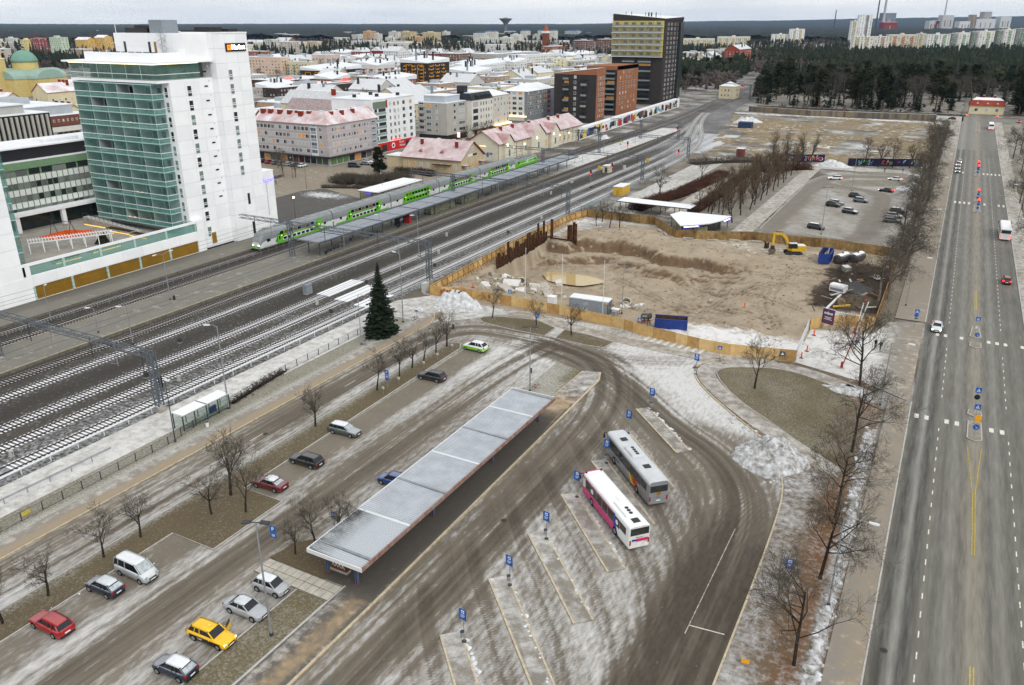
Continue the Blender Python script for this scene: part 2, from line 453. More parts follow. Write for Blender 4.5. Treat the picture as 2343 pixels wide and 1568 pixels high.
kerb([GS[1],GS[2],GS[3],GS[0]],.16,.13,mat=KERBG)
GT=[(-56.4,50.1),(-49.0,50.1),(-49.0,54.5),(-53.2,56.0),(-55.8,53.5)]
poly('grass',GT,.10,GRASSM,.6,lambda x,y:dict(snow=.08,sand=.25,dirt_shade=.45+0*x),thick=.2)
slabs=struct(MB().box(-56.3,-46.3,47.6,50.0,-.02,.045).build('slab_path',M('slab_joint',S(96,90,80),.9)))
_sl=MB().box(-.45,.45,-.45,.45,0,.05).mesh('paving_slab',M('concrete_slab',S(178,170,152),.9,var=.16,scale=1.1,snow=.18))
for i in range(10):
 for j in range(2):
  inst('paving_slab',_sl,slabs,(-55.75+i*.98,48.2+j*1.16,.042+random.uniform(0,.012)),random.uniform(-.01,.01),(1.02,1.2,1))
SP=[(-49.0,50.2),(-46.4,50.2),(-46.2,10),(-42.1,10),(-42.2,49),(-43.2,109),(-44.2,112),(-47.0,111),(-47.3,98),(-49.0,96)]
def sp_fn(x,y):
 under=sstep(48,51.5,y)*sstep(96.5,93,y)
 return dict(snow=(.55+.4*(fbm(x/3,y/6)-.5))*(1-under)-.3*under-.35*np.exp(-((y-98)/4)**2)-.4*np.exp(-((x+43.5)/1.6)**2)*(y<50),sand=.2+.5*np.exp(-((y-98)/4)**2)+.36*np.exp(-((x+43.6)/1.5)**2)*(y<49),dirt_shade=.75*under+.05)  # beneath the roof the darkening is roof shade painted into the floor
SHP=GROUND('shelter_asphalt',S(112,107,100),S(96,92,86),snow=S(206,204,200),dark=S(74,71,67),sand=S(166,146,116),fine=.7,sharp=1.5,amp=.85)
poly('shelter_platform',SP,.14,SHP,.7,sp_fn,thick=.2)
kerb([(-42.1,10),(-42.2,49),(-43.2,109),(-44.2,112)],.28,.16,mat=KERBY)
kerb([(-46.3,10),(-46.3,50.2)],.18,.15,mat=KERBG);kerb([(-47.1,98),(-46.9,111)],.18,.16,mat=KERBY)
ng=[(-47.4,97),(-47.1,111),(-52.2,112.5),(-52.0,97)]
poly('grass',ng,.11,GRASSM,.7,lambda x,y:dict(snow=.62+.3*(fbm(x/3,y/3)-.5)-.4*sstep(-50,-47.5,x)*sstep(103,107,y),sand=.5,dirt_shade=.1),thick=.2)
def island(x0,y0,x1,y1,w=1.9):
 d=Vector((x1-x0,y1-y0)).normalized();n=Vector((-d.y,d.x))*w
 a,b=(x0,y0),(x1,y1);c,e=(x1+n.x,y1+n.y),(x0+n.x,y0+n.y)
 poly('boarding_island',[a,b,c,e],.13,PATHM,.5,lambda x,y:dict(snow=.40+.6*(fbm(x/2.2,y/2.2)-.5)+.25*np.exp(-(np.hypot(x-x0,y-y0)/3)**2),sand=.08,dirt_shade=.28),thick=.2)
 kerb([a,b],.2,.16,mat=KERBY);kerb([e,c],.2,.16,mat=KERBY)
 mb=MB()
 for k in range(1,10):
  p=Vector(a)+d*(k*(Vector(b)-Vector(a)).length/10)
  mb.bar((p.x,p.y,.134),(p.x+n.x,p.y+n.y,.134),.05,.006)
 struct(mb.build('joint',M('joint_line',S(138,133,124),.95)))
for a in((-34.0,48.9,-22.9,37.6),(-34.1,58.1,-22.9,46.6),(-34.1,66.9,-23.7,56.2),(-34.3,75.9,-23.8,64.9),(-34.2,85.0,-23.7,74.0),(-34.2,93.6,-24.2,82.6),(-34.4,102.1,-25.2,92.4)):
 island(*a)
LOOP_A=[(-74.6,124.6),(-72.8,123.2),(-66,122.4),(-59.5,122.4),(-59.5,127.0),(-64.5,129.3),(-71.5,127.6),(-74.3,126)]
LOOP_B=[(-57.3,122.3),(-51,121.8),(-47.8,122.2),(-47.3,125.5),(-52,126.6),(-57.5,127.0)]
for L_ in(LOOP_A,LOOP_B):
 poly('grass',L_,.10,GRASSM,.7,lambda x,y:dict(snow=.14+.4*(fbm(x/3,y/3)-.5),sand=.4,dirt_shade=.25),thick=.2)
 kerb(L_+[L_[0]],.16,.13,mat=KERBG)
RK=smooth_path([(-27.5,128),(-30.5,124),(-31.4,121),(-28.9,115.2),(-21,106.6),(-15.4,101.5),(-11,92),(-10.2,80),(-10.0,50),(-10.0,10)],2)
GI=smooth_path([(-18,129.6),(-24.4,125.6),(-27.4,123.0),(-27.6,120.3),(-22.6,113),(-15.4,106.8),(-9.5,101.0),(-5.5,96)],1)
def verge_fn(x,y):
 return dict(snow=.26+.5*(fbm(x/4,y/4)-.5)+.28*sstep(-6.0,-9.0,x)*(y<96)+.6*np.exp(-((x+2.9)/.6)**2)*(y<112),sand=.22+.5*(fbm(x/6+20,y/6)-.5),dirt_shade=.2+.8*sstep(-7.4,-5.6,x)*sstep(-3.2,-4.2,x)*(.4+fbm(x/3,y/6+60)))
LEAFM=GROUND('leaf_verge',S(122,110,94),S(102,92,78),snow=S(190,192,194),dark=S(108,78,52),sand=S(116,104,80),fine=1.3,sharp=1.3,rough=.95,bump=.8,amp=1.0)
poly('verge',RK+[(-2.0,10),(-2.0,100),(-2.4,118),(-5,128),(-18,131.5)],.04,LEAFM,.8,verge_fn,thick=.1)
kerb(RK,.2,.14,mat=KERBY)
def ribbon(name,pts,w,z,mat,fn,res=.8):
 Lr=[];Rr=[]
 for i,p in enumerate(pts):
  a=Vector(pts[max(0,i-1)]);b=Vector(pts[min(len(pts)-1,i+1)]);d=(b-a).normalized();n=Vector((-d.y,d.x))*w/2
  Lr.append((p[0]+n.x,p[1]+n.y));Rr.append((p[0]-n.x,p[1]-n.y))
 return poly(name,Rr+Lr[::-1],z,mat,res,fn)
ribbon('footpath',smooth_path([(-6,97),(-12,101.8),(-18.3,107),(-24.6,113),(-29.3,119.5),(-29.0,124),(-25,126.6),(-18,129.4),(-9,126.0),(-3,122)],2),3.0,.07,PATHM,lambda x,y:dict(snow=.42+.4*(fbm(x/3,y/3)-.5),sand=.35,dirt_shade=.08))
kerb(GI,.12,.10,mat=KERBG)
poly('grass',GI+[(-4.2,98),(-4.0,116),(-8.5,123.4),(-15,127)],.05,GRASSM,.8,lambda x,y:dict(snow=.22+.4*(fbm(x/4,y/4)-.5),sand=.45+.4*(fbm(x/6,y/6+9)-.5),dirt_shade=.1+.7*sstep(-10,-5,x)))
ribbon('footpath',smooth_path([(-84,122),(-76,129.3),(-66,131.0),(-56,128.6),(-45,127.2),(-33,126.5),(-27,127.0),(-20,130)],2),3.2,.05,PATHM,lambda x,y:dict(snow=.40+.5*(fbm(x/4,y/3)-.5),sand=.45,dirt_shade=.05))
grid('snowy_drive',-31.5,-17,122,132.4,.012,1,PATHM,path_fn(.5))
poly('snowy_square',[(-96,118),(-81.6,118),(-76,124),(-70,131.5),(-90.5,132.3),(-95,126)],.055,PATHM,.8,path_fn(.62,.2))
poly('gate_drive',[(-17.2,131.5),(-5.5,128),(.9,124),(.9,163),(-5,160),(-7,152),(-17.4,149)],.066,PATHM,.8,lambda x,y:dict(snow=.85-.6*sstep(-7,-2,x)+.3*(fbm(x/3,y/3)-.5),sand=.15+.3*sstep(-4,0,x),dirt_shade=.1))
def rd_fn(x,y):
 dirt_shade=0
 for c in(2.2,4.0,6.3,8.2,11.0,12.9,14.6,16.5):
  dirt_shade=dirt_shade+.95*np.exp(-((x-c)/.62)**2)*(.7+.6*fbm(x,y/40))
 dirt_shade=dirt_shade*np.where(x>5.2,.55,1)*np.where(np.abs(x-3)<2.3,1.35,1)
 snow=.27+.4*np.exp(-((x-3.1)/.42)**2)+.16*np.exp(-((x-7.2)/.6)**2)+.16*np.exp(-((x-12)/.6)**2)+.12*np.exp(-((x-9.5)/1.2)**2)+.1*(fbm(x/2,y/15)-.5)
 return dict(snow=snow,dirt_shade=dirt_shade,sand=.15+.45*np.exp(-((x-9.4)/1.6)**2)+.3*np.exp(-((x-1.3)/.3)**2))
def _road():
 xs=np.concatenate([np.arange(1.2,17.6,.25)]);
 grid('road',1.2,17.5,12,420,.0,.5,ROADM,rd_fn)
 grid('road',1.2,17.5,420,760,.0,2,ROADM,rd_fn)
_road()
grid('cross_road',17.5,160,548,570,-.004,4,ROADM,lambda x,y:dict(snow=.4,dirt_shade=.1,sand=.1));grid('cross_road',-12,1.2,548,575,-.004,4,ROADM,lambda x,y:dict(snow=.4,dirt_shade=.1,sand=.1))
grid('pavement',-2.0,1.05,12,124,.12,.6,PATHM,lambda x,y:dict(snow=.12+.3*(fbm(x/2,y/8)-.5),sand=.4+.5*(fbm(x/2+7,y/12)-.5),dirt_shade=.05))
grid('pavement',-4.2,1.05,163,546,.12,1,PATHM,lambda x,y:dict(snow=.12+.4*(fbm(x/2,y/9)-.5)+.3*sstep(300,450,y),sand=.4,dirt_shade=.08))
kerb([(1.13,12),(1.13,124)],.16,.14,mat=KERBG);kerb([(1.13,163),(1.13,546)],.16,.14,mat=KERBG)
grid('pavement',17.65,21.5,120,546,.12,1.5,PATHM,lambda x,y:dict(snow=.45+.4*(fbm(x/2,y/9)-.5),sand=.4,dirt_shade=.1))
kerb([(17.57,100),(17.57,546)],.16,.14,mat=KERBG)
grid('grass',21.5,60,100,546,.06,3,GRASSM,lambda x,y:dict(snow=.4+.5*(fbm(x/8,y/14)-.5),sand=.3,dirt_shade=.25))
grid('verge',-7.2,-4.3,150,546,.05,1,GRASSM,lambda x,y:dict(snow=.3+.5*(fbm(x/3,y/5)-.5),sand=.3,dirt_shade=.4))
WHITE=M('road_paint',S(226,224,214),.8,var=.2,scale=4)
YEL=M('yellow_paint',S(206,184,84),.8,var=.25,scale=3)
mk=struct(bpy.data.objects.new('road_markings',None));COL.objects.link(mk)
_d=MB().box(-.06,.06,-.5,.5,0,.005).mesh('dash',WHITE)
for X in(5.1,13.6):
 k=0
 while k<110:
  Y=58+k*(3.07 if k<200 else 6);k+=1
  if 118<Y<126 or 152<Y<164:continue
  inst('dash',_d,mk,(X,Y,.004))
for s in(-.14,.14):
 MB().box(-.05,.05,0,18,0,.005).build('centre_line',YEL,mk,(9.5+s,50,.004))
 MB().tube([(9.5+s,86,.008),(9.5+s,100,.008),(9.5+s*6,113,.008)],.05,4).build('centre_line',YEL,mk)
 MB().box(-.05,.05,0,14,0,.005).build('centre_line',YEL,mk,(9.5+s,176,.004))
_z=MB().box(-.28,.28,-1.3,1.3,0,.005).mesh('stripe',WHITE)
for Y in(119.6,157.4,290,352):
 for X in(2.1,3.4,4.7,6.0,7.3,11.6,12.9,14.2,15.5,16.8):
  if random.random()<.7:inst('stripe',_z,mk,(X,Y,.004),scale=(1,.55 if Y<200 else 1.4,1))
MB().box(-.045,.045,0,19,0,.005).build('bay_line',M('worn_paint',S(186,182,172),.8,var=.35,scale=2),mk,(-14.1,60,.006));MB().box(0,3.3,-.06,.06,0,.005).build('bay_line',WHITE,mk,(-14.1,61.3,.006),R(6))
for y_ in(88,68,46):MB().box(-.05,.05,0,2.6,0,.005).build('bay_line',WHITE,mk,(-77.4,y_,.006))
for i in range(9):
 MB().box(-.28,.28,-1.2,1.2,0,.005).build('stripe',WHITE,mk,(-42.6+i*1.3,130.1-i*.17,.075),R(-8))
def traffic_island(y0,y1,n=.7):
 p=[(8.6,y0),(9.5,y0-.6),(10.4,y0),(10.4-n,y1),(8.6+n,y1)]
 poly('traffic_island',p,.12,PATHM,.6,lambda x,y:dict(snow=.2,sand=.35,dirt_shade=.15),thick=.15)
 kerb(p+[p[0]],.14,.14,mat=KERBG)
traffic_island(115.4,121.2,.1);traffic_island(123.6,125.2,.1);traffic_island(153.6,156,.1);traffic_island(159,165,.4)
traffic_island(276,287,.2);traffic_island(293,297,.2);traffic_island(345,350,.2);traffic_island(354,358,.2);traffic_island(490,540,.2)
def bal_fn(x,y):
 snow=.16+.3*(fbm(x/3,y/12)-.5)
 for X in(-98.9,-104.7,-110.3,-120):
  snow=snow+.24*np.exp(-((x-X)/1.9)**2)
 snow=snow+.45*sstep(300,420,y)*sstep(-128,-110,x)+.2*sstep(-108,-97,x)
 dirt_shade=.2+.35*np.exp(-((x+115)/2.6)**2)+.25*np.exp(-((x+144)/3)**2)+.3*(fbm(x/2,y/8+30)-.5)
 return dict(snow=snow,dirt_shade=dirt_shade,sand=.1)
grid('railway_ballast',-150.2,-95.6,20,420,.0,.8,BALLM,bal_fn)
poly('railway_ballast',[(-151,420),(-95.6,420),(-112,470),(-130,540),(-140,660),(-150,760),(-172,900),(-190,900),(-168,740),(-160,600),(-155,480)],.0,BALLM,4,lambda x,y:dict(snow=.4+.3*(fbm(x/6,y/14)-.5),dirt_shade=.15,sand=.1))
def pl_fn(x,y):
 s=.16+.62*sstep(245,300,y)+.25*(fbm(x/4,y/10)-.5)
 return dict(snow=s,dirt_shade=.05+.35*sstep(140,150,y)*sstep(250,235,y)*.6+.2*(fbm(x/1.5,y/9)-.5),sand=.25)
def slab(name,x0,x1,y0,y1,z,mat,fn,res=.8):
 grid(name,x0,x1,y0,y1,z,res,mat,fn)
 struct(MB().box(x0+.01,x1-.01,y0,y1,-.1,z-.012).build('platform_edge',M('platform_edge',S(120,114,104),.9,var=.25)))
slab('railway_platform',-139.8,-128.3,15,428,.55,PLATM,pl_fn)
slab('railway_platform',-158.9,-150.0,15,300,.5,PLATM,lambda x,y:dict(snow=.1,dirt_shade=.1+.5*sstep(-154,-156,x)*sstep(170,100,y),sand=.3))
for X in(-128.7,-139.4):MB().box(X-.08,X+.08,15,428,.548,.556).build('platform_edge_line',M('edge_line',S(196,190,140),.8,var=.3,scale=1.5),mk)
# ------------------------------------------------------------------ railway
STEEL=M('galvanised_steel',S(150,154,158),.55,.3,var=.12)
DSTEEL=M('dark_steel',S(66,68,72),.6,.2,var=.15)
BLACK=M('black_plastic',S(28,28,30),.5,var=.2)
RUSTR=M('rail_steel',S(78,66,58),.5,.4,var=.25)
SLP_S=M('sleeper_snowy',S(160,156,150),.9,snow=1.3,var=.2,scale=1.2)
SLP_D=M('sleeper_dark',S(96,84,72),.9,snow=.4,var=.25,scale=.8)
BLUE=M('sign_blue',S(20,92,176),.5,var=.06)
WHT=M('white_paint',S(232,234,236),.5,var=.05)
SNOWM=M('snow',(.80,.82,.85),.8,var=.06,scale=.7,bump=.3)
CONC=M('concrete',S(168,164,156),.9,var=.18,scale=1.3,snow=.3)
WARM=M('warm_light',S(255,214,140),.5,emit=3.0,var=.05)
REDL=M('red_light',S(255,40,30),.4,emit=7,var=.02)
WHL=M('white_light',S(255,246,226),.4,emit=5,var=.02)
TRK={'A':[(-98.9,20),(-98.9,300),(-99.5,340),(-108,395),(-127,455),(-138,505),(-145,560),(-150,650),(-160,730),(-178,860)],'B':[(-104.7,20),(-104.7,315),(-106,350),(-114,400),(-127.6,455)],'C':[(-110.3,20),(-110.3,325),(-112,360),(-119,405),(-131,455),(-142,510),(-149.5,565),(-154.5,650),(-164.5,730),(-182,860)],'D':[(-120.0,20),(-120,330),(-121,370),(-125,410),(-132,458)],'E':[(-125.6,20),(-125.6,350),(-128,395),(-136,455),(-146,520),(-154,580),(-159,660),(-169,740),(-187,870)],'F':[(-142.2,20),(-142.2,430),(-144,480),(-148.4,535)],'G':[(-147.4,20),(-147.4,420),(-149,480),(-154,545),(-160,610),(-165,680),(-175,760),(-192,880)]}
TLAB={'A':'snowy railway track beside the white guard rail and snow path','B':'second snowy track from the white guard rail','C':'third snowy track from the guard rail, left of the wide ballast strip','D':'snowy track next to the dark one under the island platform','E':'dark track along the snowy yard side of the island platform','F':'dark track between island platform and railing','G':'track under the green and white train'}
_slm={k:MB().box(-1.3,1.3,-.14,.14,0,.11).mesh('sleeper',m)for k,m in(('s',SLP_S),('d',SLP_D))}
for k,pts in TRK.items():
 pts=[pts[0],pts[1]]+smooth_path(pts[1:],2)[1:]
 t=thing('railway_track',TLAB[k],'railway track')
 for s in(-.8,.8):
  mb=MB();rings=[]
  for i,p in enumerate(pts):
   a=Vector(pts[max(0,i-1)]);b=Vector(pts[min(len(pts)-1,i+1)]);d=(b-a).normalized();n=Vector((d.y,-d.x))
   c=Vector(p)+n*s
   rings.append([(c.x-n.x*.05,c.y-n.y*.05,.1),(c.x+n.x*.05,c.y+n.y*.05,.1),(c.x+n.x*.05,c.y+n.y*.05,.27),(c.x-n.x*.05,c.y-n.y*.05,.27)])
  mb.loft(rings).build('rail',RUSTR,t)
 sm=_slm['s' if k in 'ABCD' else 'd']
 y0={'A':48,'B':45,'C':45,'D':50,'E':54,'F':66,'G':70}[k]
 X0=pts[0][0]
 for i in range(290):
  inst('sleeper',sm,t,(X0+random.uniform(-.03,.03),y0+i*.62,.03),random.uniform(-.01,.01))
 mb=MB();P=[]
 ds=0;prev=None
 for a,b in zip(pts,pts[1:]):
  a,b=Vector(a),Vector(b);L=(b-a).length;d=(b-a)/L
  while ds<L:
   q=a+d*ds
   if q.y>y0+290*.62 and q.y<520:mb.obox((q.x,q.y,.085),(d.y,-d.x,0),2.6,.28,.11)
   ds+=.62 if q.y<330 else.9
  ds-=L
 o=mb.build('sleeper_run',SLP_S if k in 'ABCD' else SLP_D,t);o['kind']='stuff'
TW=M('train_white',S(226,230,228),.35,var=.06,scale=.6,streak=.15)
TG=M('train_grey',S(140,146,148),.45,var=.08,scale=.5,streak=.2)
TGR=M('train_green',S(104,190,44),.4,var=.07)
TDG=M('train_dark_green',S(58,130,52),.4,var=.1)
TWIN=M('train_glass',S(24,28,34),.12,var=.2)
TWARM=M('train_warm_window',S(120,92,50),.4,emit=.1,var=.4,scale=1.5)
PR=[(1.42,.75),(1.6,1.1),(1.62,2.6),(1.62,3.5),(1.52,4.2),(1.25,4.75),(.75,5.08),(0,5.16)]
PRF=PR+[(-x,z)for x,z in PR[-2::-1]]
def carbody(L,profile,nose=None):
 """body from y=0 to y=L; lower half white, upper half and roof grey"""
 mb=MB();n=len(profile)
 ys=[(0,1,0),(L,1,0)]
 if nose:ys=nose+[(L,1,0)]
 rings=[[(x*k,y,.75+(z-.75)*(1-dz))for x,z in profile]for y,k,dz in ys]
 P=[p for r in rings for p in r];F=[];mm=[]
 o=0
 mb.v=P
 for k in range(len(rings)-1):
  for i in range(n-1):
   mb.f.append((k*n+i,k*n+i+1,(k+1)*n+i+1,(k+1)*n+i))
   zz=max(profile[i][1],profile[i+1][1]);mb.m.append(1 if zz>3.4 else 0)
 mb.f.append(tuple(range(n))[::-1]);mb.m.append(0 if nose else 1);mb.f.append(tuple(range((len(rings)-1)*n,len(rings)*n)));mb.m.append(1)
 return mb
def side(mb,y0,y1,z0,z1,m=0,sl0=0,sl1=0,x=1.635):
 """flat panel on the +X side; sl slants the two ends"""
 for s in(1,-1):
  a=[(s*x,y0,z0),(s*x,y1,z0),(s*x,y1+sl1,z1),(s*x,y0+sl0,z1)]
  mb.add(a if s>0 else a[::-1],[(0,1,2,3)],m)
 return mb
_uw=MB().box(-.02,.02,-.62,.62,-.38,.38).mesh('window',TWIN)
_lw=MB().box(-.02,.02,-.55,.55,-.3,.3).mesh('window',TWIN)
_uwl=MB().box(-.02,.02,-.62,.62,-.38,.38).mesh('window',TWARM)
def bogie(t,y):
 mb=MB().box(-1.25,1.25,y-1.7,y+1.7,.32,.75)
 for dy in(-1.25,1.25):
  for s in(-.8,.8):mb.cyl((s-.07,y+dy,.72),(s+.07,y+dy,.72),.45,n=12)
 mb.build('bogie',M('bogie_dark',S(44,42,40),.8),t)
def coach(y,L,lab,kind='coach',reverse=False):
 t=thing('train_car',lab,'train car',(-147.4,y,.27),0,'cars of the green and white double deck train')
 nose=[(0,.78,.62),(.25,.86,.45),(1.0,.95,.16),(2.6,1,.02)]if kind=='control' else None
 carbody(L,PRF,nose).build('body',[TW,TG],t,smooth=False)
 MB().box(-1.2,1.2,4.4,L-4.4,.3,.8).build('underframe',M('bogie_dark',S(44,42,40),.8),t)
 bogie(t,3.6);bogie(t,L-3.6)
 g=MB()
 if kind=='resto':
  side(g,5.5,L-6,1.0,4.1,0,1.2,1.6)
 else:
  side(g,1.0 if not nose else 5.6,L-1.0,1.02,1.42);side(g,7.6,L-8,2.42,2.78)
  side(g,5.4,7.6,1.45,3.9,0,1.3,1.3);side(g,L-7.6,L-5.2,1.45,4.1,0,1.4,1.2)
 gp=g.build('livery_patch',TGR,t)
 g=MB()
 if kind!='resto':side(g,5.0,5.9,1.45,3.4,0,1.3,1.5,1.638);side(g,L-8.0,L-7.2,1.45,3.5,0,1.4,1.3,1.638);g.build('livery_shade',TDG,t)
 y0u,nu=(8.2,8)if kind!='control' else(7.5,8)
 for i in range(nu):
  for s in(1,-1):inst('window',_uwl if random.random()<.3 and s>0 else _uw,t,(s*1.64,y0u+i*1.62,3.42))
 for i in range(7):
  for s in(1,-1):inst('window',_lw,t,(s*1.65,8.6+i*1.65,1.86))
 for yy in(3.0,L-3.2):
  for s in(1,-1):inst('window',_lw,t,(s*1.65,yy,2.5),scale=(1,.8,1))
 for yy in(6.6,L-6.4):
  d=MB().box(1.62,1.66,yy-.65,yy+.65,.95,2.95,0).box(1.655,1.67,yy-.22,yy+.22,1.9,2.7,1).build('door',[TGR,TWIN],t)
  MB().box(1.655,1.675,yy+.75,yy+.95,2.6,2.8).build('door_lamp',WARM,t)
 if kind=='control':
  MB().loft([[(1.0,.30,2.35),(-1.0,.30,2.35),(-1.12,.12,2.2),(1.12,.12,2.2)],[(1.0,1.0,3.75),(-1.0,1.0,3.75),(-1.1,.85,3.75),(1.1,.85,3.75)]]).build('windscreen',TWIN,t)
  MB().box(-1.3,1.3,-.05,.2,.95,1.45).build('nose_band',TGR,t)
  for s in(-.95,.95):MB().box(s-.17,s+.17,-.08,.05,1.5,1.72).build('headlight',WHL,t)
  MB().box(-1.3,1.3,-.35,.3,.35,.8).build('coupler',BLACK,t)
  inst('window',_lw,t,(1.62,2.6,2.5),scale=(1,.6,1.3))
  text('lettering','VR',.5,TGR,t,(0,-.07,1.2),(pi/2,0,0)).data.materials[0]=WHT
 else:
  MB().box(-1.0,1.0,-.45,.0,.9,4.5).build('gangway',BLACK,t)
 if kind=='resto':
  text('lettering','RAVINTOLAVAUNU',.78,WHT,t,(1.65,15.6,2.62),(pi/2,0,pi/2))
  MB().cyl((1.64,L-7.4,2.5),(1.65,L-7.4,2.5),.95,n=20).build('round_emblem',TDG,t)
 text('lettering','VR',.62,TDG,t,(1.65,L-9.3,2.6)if kind!='resto' else(1.65,3.6,2.6),(pi/2,0,pi/2))
 r=MB()
 for i in range(6):r.box(-.5,.5,3+i*3.8,4.4+i*3.8,5.1,5.22)
 r.build('roof_vent',TG,t)
 return t
TY=139.6
coach(TY,27.0,'white and green control car with sloped windscreen at the near end of the train','control')
coach(TY+27.4,26.0,'double deck coach coupled straight behind the control car')
coach(TY+53.8,26.0,'restaurant coach with large green side and white lettering','resto')
coach(TY+80.2,26.0,'double deck coach between the restaurant coach and the last coach')
coach(TY+106.6,26.0,'double deck coach coupled to the green locomotive')
def loco(y):
 t=thing('locomotive','green electric locomotive with white VR lettering at the far end of the train','locomotive',(-147.4,y,.27))
 L=18.8;p=[(1.45,.8),(1.52,1.2),(1.5,3.2),(1.3,3.8),(.9,4.0),(0,4.05)];p=p+[(-x,z)for x,z in p[-2::-1]]
 mb=MB();rings=[[(x*k,yy,.8+(z-.8)*q)for x,z in p]for yy,k,q in((0,.9,.72),(1.3,1,.98),(2,1,1),(L-2,1,1),(L-1.3,1,.98),(L,.9,.72))]
 n=len(p);mb.v=[q for r in rings for q in r]
 for k in range(5):
  for i in range(n-1):
   mb.f.append((k*n+i,k*n+i+1,(k+1)*n+i+1,(k+1)*n+i));mb.m.append(1 if max(p[i][1],p[i+1][1])>3.3 else 0)
 mb.f+=[tuple(range(n))[::-1],tuple(range(5*n,6*n))];mb.m+=[0,0]
 mb.build('body',[TGR,TG],t)
 bogie(t,4);bogie(t,L-4)
 g=MB();side(g,3,L-3,1.9,2.1,0,0,0,1.53);side(g,10,L-1.5,2.9,3.1,0,0,0,1.53);g.build('livery_stripe',WHT,t)
 text('lettering','VR',1.9,WHT,t,(1.54,9.4,2.3),(pi/2,0,pi/2),bold=.04)
 MB().box(1.49,1.53,2.0,3.2,2.3,3.0).box(1.49,1.53,L-3.2,L-2.0,2.3,3.0).build('cab_window',TWIN,t)
 mb=MB()
 for i in range(5):mb.box(-1.0,1.0,3+i*2.6,4.6+i*2.6,4.0,4.35)
 mb.build('roof_equipment',TG,t)
 MB().bar((-.7,5,4.3),(-.7,7.2,5.0),.06).bar((.7,5,4.3),(.7,7.2,5.0),.06).bar((-.9,7.2,5.02),(.9,7.2,5.02),.08).build('pantograph',BLACK,t)
loco(TY+133.2)
CANR=M('canopy_roof',S(112,122,134),.6,.1,var=.12,scale=.6,snow=.22)
CANE=M('canopy_frame',S(86,94,104),.6,.1)
t=thing('platform_canopy','long flat grey canopy on posts along the island platform','canopy',(-132.6,142,.55))
for i in range(18):
 y=i*8.4
 mb=MB();mb.box(-3.7,3.7,y+.12,y+8.28,3.62,3.72)
 for k in range(1,8):mb.box(-3.6,3.6,y+k*1.04-.02,y+k*1.04+.02,3.72,3.745)
 mb.build('roof_panel',CANR,t)
 MB().box(-3.7,3.7,y-.1,y+.1,3.6,3.86).build('roof_beam',CANE if i%2 else STEEL,t)
 for s in(-1.7,1.7):
  MB().box(s-.09,s+.09,y+1.9,y+2.1,0,3.6).build('post',CANE,t)
for s in(-3.75,3.75):MB().box(s-.07,s+.07,-.1,151.2,3.45,3.8).build('fascia',CANE,t)
def glass_screen(x,y,L,lab):
 t=thing('glass_shelter',lab,'shelter',(x,y,.55),0,'glazed shelters on the island platform')
 fr=MB()
 for yy in np.arange(0,L+.1,1.6):
  for s in(-1.3,1.3):fr.box(s-.03,s+.03,yy-.03,yy+.03,0,2.7)
 for s in(-1.3,1.3):
  for z in(.3,1.1,1.9,2.68):fr.box(s-.03,s+.03,0,L,z-.03,z+.03)
 fr.build('frame',M('shelter_frame',S(150,146,120),.5),t)
 for s in(-1.3,1.3):MB().box(s-.01,s+.01,0,L,.2,2.6).build('glass_pane',GLASSPANE('shelter_glass',S(170,172,140),.35),t)
 MB().box(-1.3,1.3,-.05,.05,0,.5).box(-.9,.9,L/2-1,L/2+1,.4,.5).build('bench',DSTEEL,t)
glass_screen(-132.6,193,13,'glazed waiting shelter under the canopy beside the restaurant coach')
glass_screen(-132.6,210,9,'farther glazed waiting shelter under the canopy by the concrete stair')
t=thing('info_booth','dark kiosk with red end and notice boards under the platform canopy','kiosk',(-131.8,177,.55))
MB().box(-.9,.9,0,4.4,2.3,2.45).box(-.9,-.8,0,4.4,0,2.3).box(-.9,.9,0,.1,0,2.3).build('shell',BLACK,t)
MB().box(-.9,.9,4.4,5.4,0,2.5).build('red_cabinet',M('red_panel',S(188,34,34),.5),t)
MB().box(-.78,-.72,.8,2.0,.9,2.1,0).box(-.78,-.72,2.2,3.6,.9,2.1,1).build('notice_board',[BLUE,WHT],t)
MB().box(-.8,-.3,.5,4,.4,.5).build('bench',DSTEEL,t)
bm=MB();bm.box(-.25,.25,-.9,.9,.42,.48);bm.box(.22,.28,-.9,.9,.5,.95)
for s in(-.7,.7):bm.box(-.2,.25,s-.03,s+.03,0,.42)
_bench={}
def bench(x,y,lab,rz=0):
 t=thing('bench',lab,'bench',(x,y,.55),rz,'dark benches on the island platform')
 MB().box(-.25,.25,-.9,.9,.42,.48).build('seat',DSTEEL,t);MB().box(.22,.28,-.9,.9,.5,.95).build('backrest',DSTEEL,t)
 for s in(-.7,.7):MB().box(-.2,.25,s-.03,s+.03,0,.42).build('leg',DSTEEL,t)
bench(-130.8,147.2,'dark platform bench closest to the near end of the canopy');bench(-131.2,150.4,'dark platform bench second from the near end of the canopy')
bench(-131.0,163.6,'dark platform bench just before the red ended kiosk');bench(-131.3,166.4,'dark platform bench paired with the one before the kiosk');bench(-131.4,226,'dark bench beyond the glazed shelters')
def bin_(x,y,z,lab,mat=BLACK,r=.24,h=.85,grp=None):
 t=thing('litter_bin',lab,'bin',(x,y,z),0,grp)
 MB().cyl((0,0,.08),(0,0,h),r,n=12).build('body',mat,t);MB().cyl((0,0,h),(0,0,h+.06),r*1.06,r*.7,n=12).build('lid',DSTEEL,t)
bin_(-134.2,103.6,.55,'black litter bin by the tall lamp on the open platform')
bin_(-129.9,145.0,.55,'black litter bin beside the first canopy post');bin_(-132.8,158,.55,'black litter bin in the middle of the canopy');bin_(-130.6,175.6,.55,'black litter bin next to the red ended kiosk')
LMAT=M('lamp_shell',S(214,218,220),.4,var=.04)
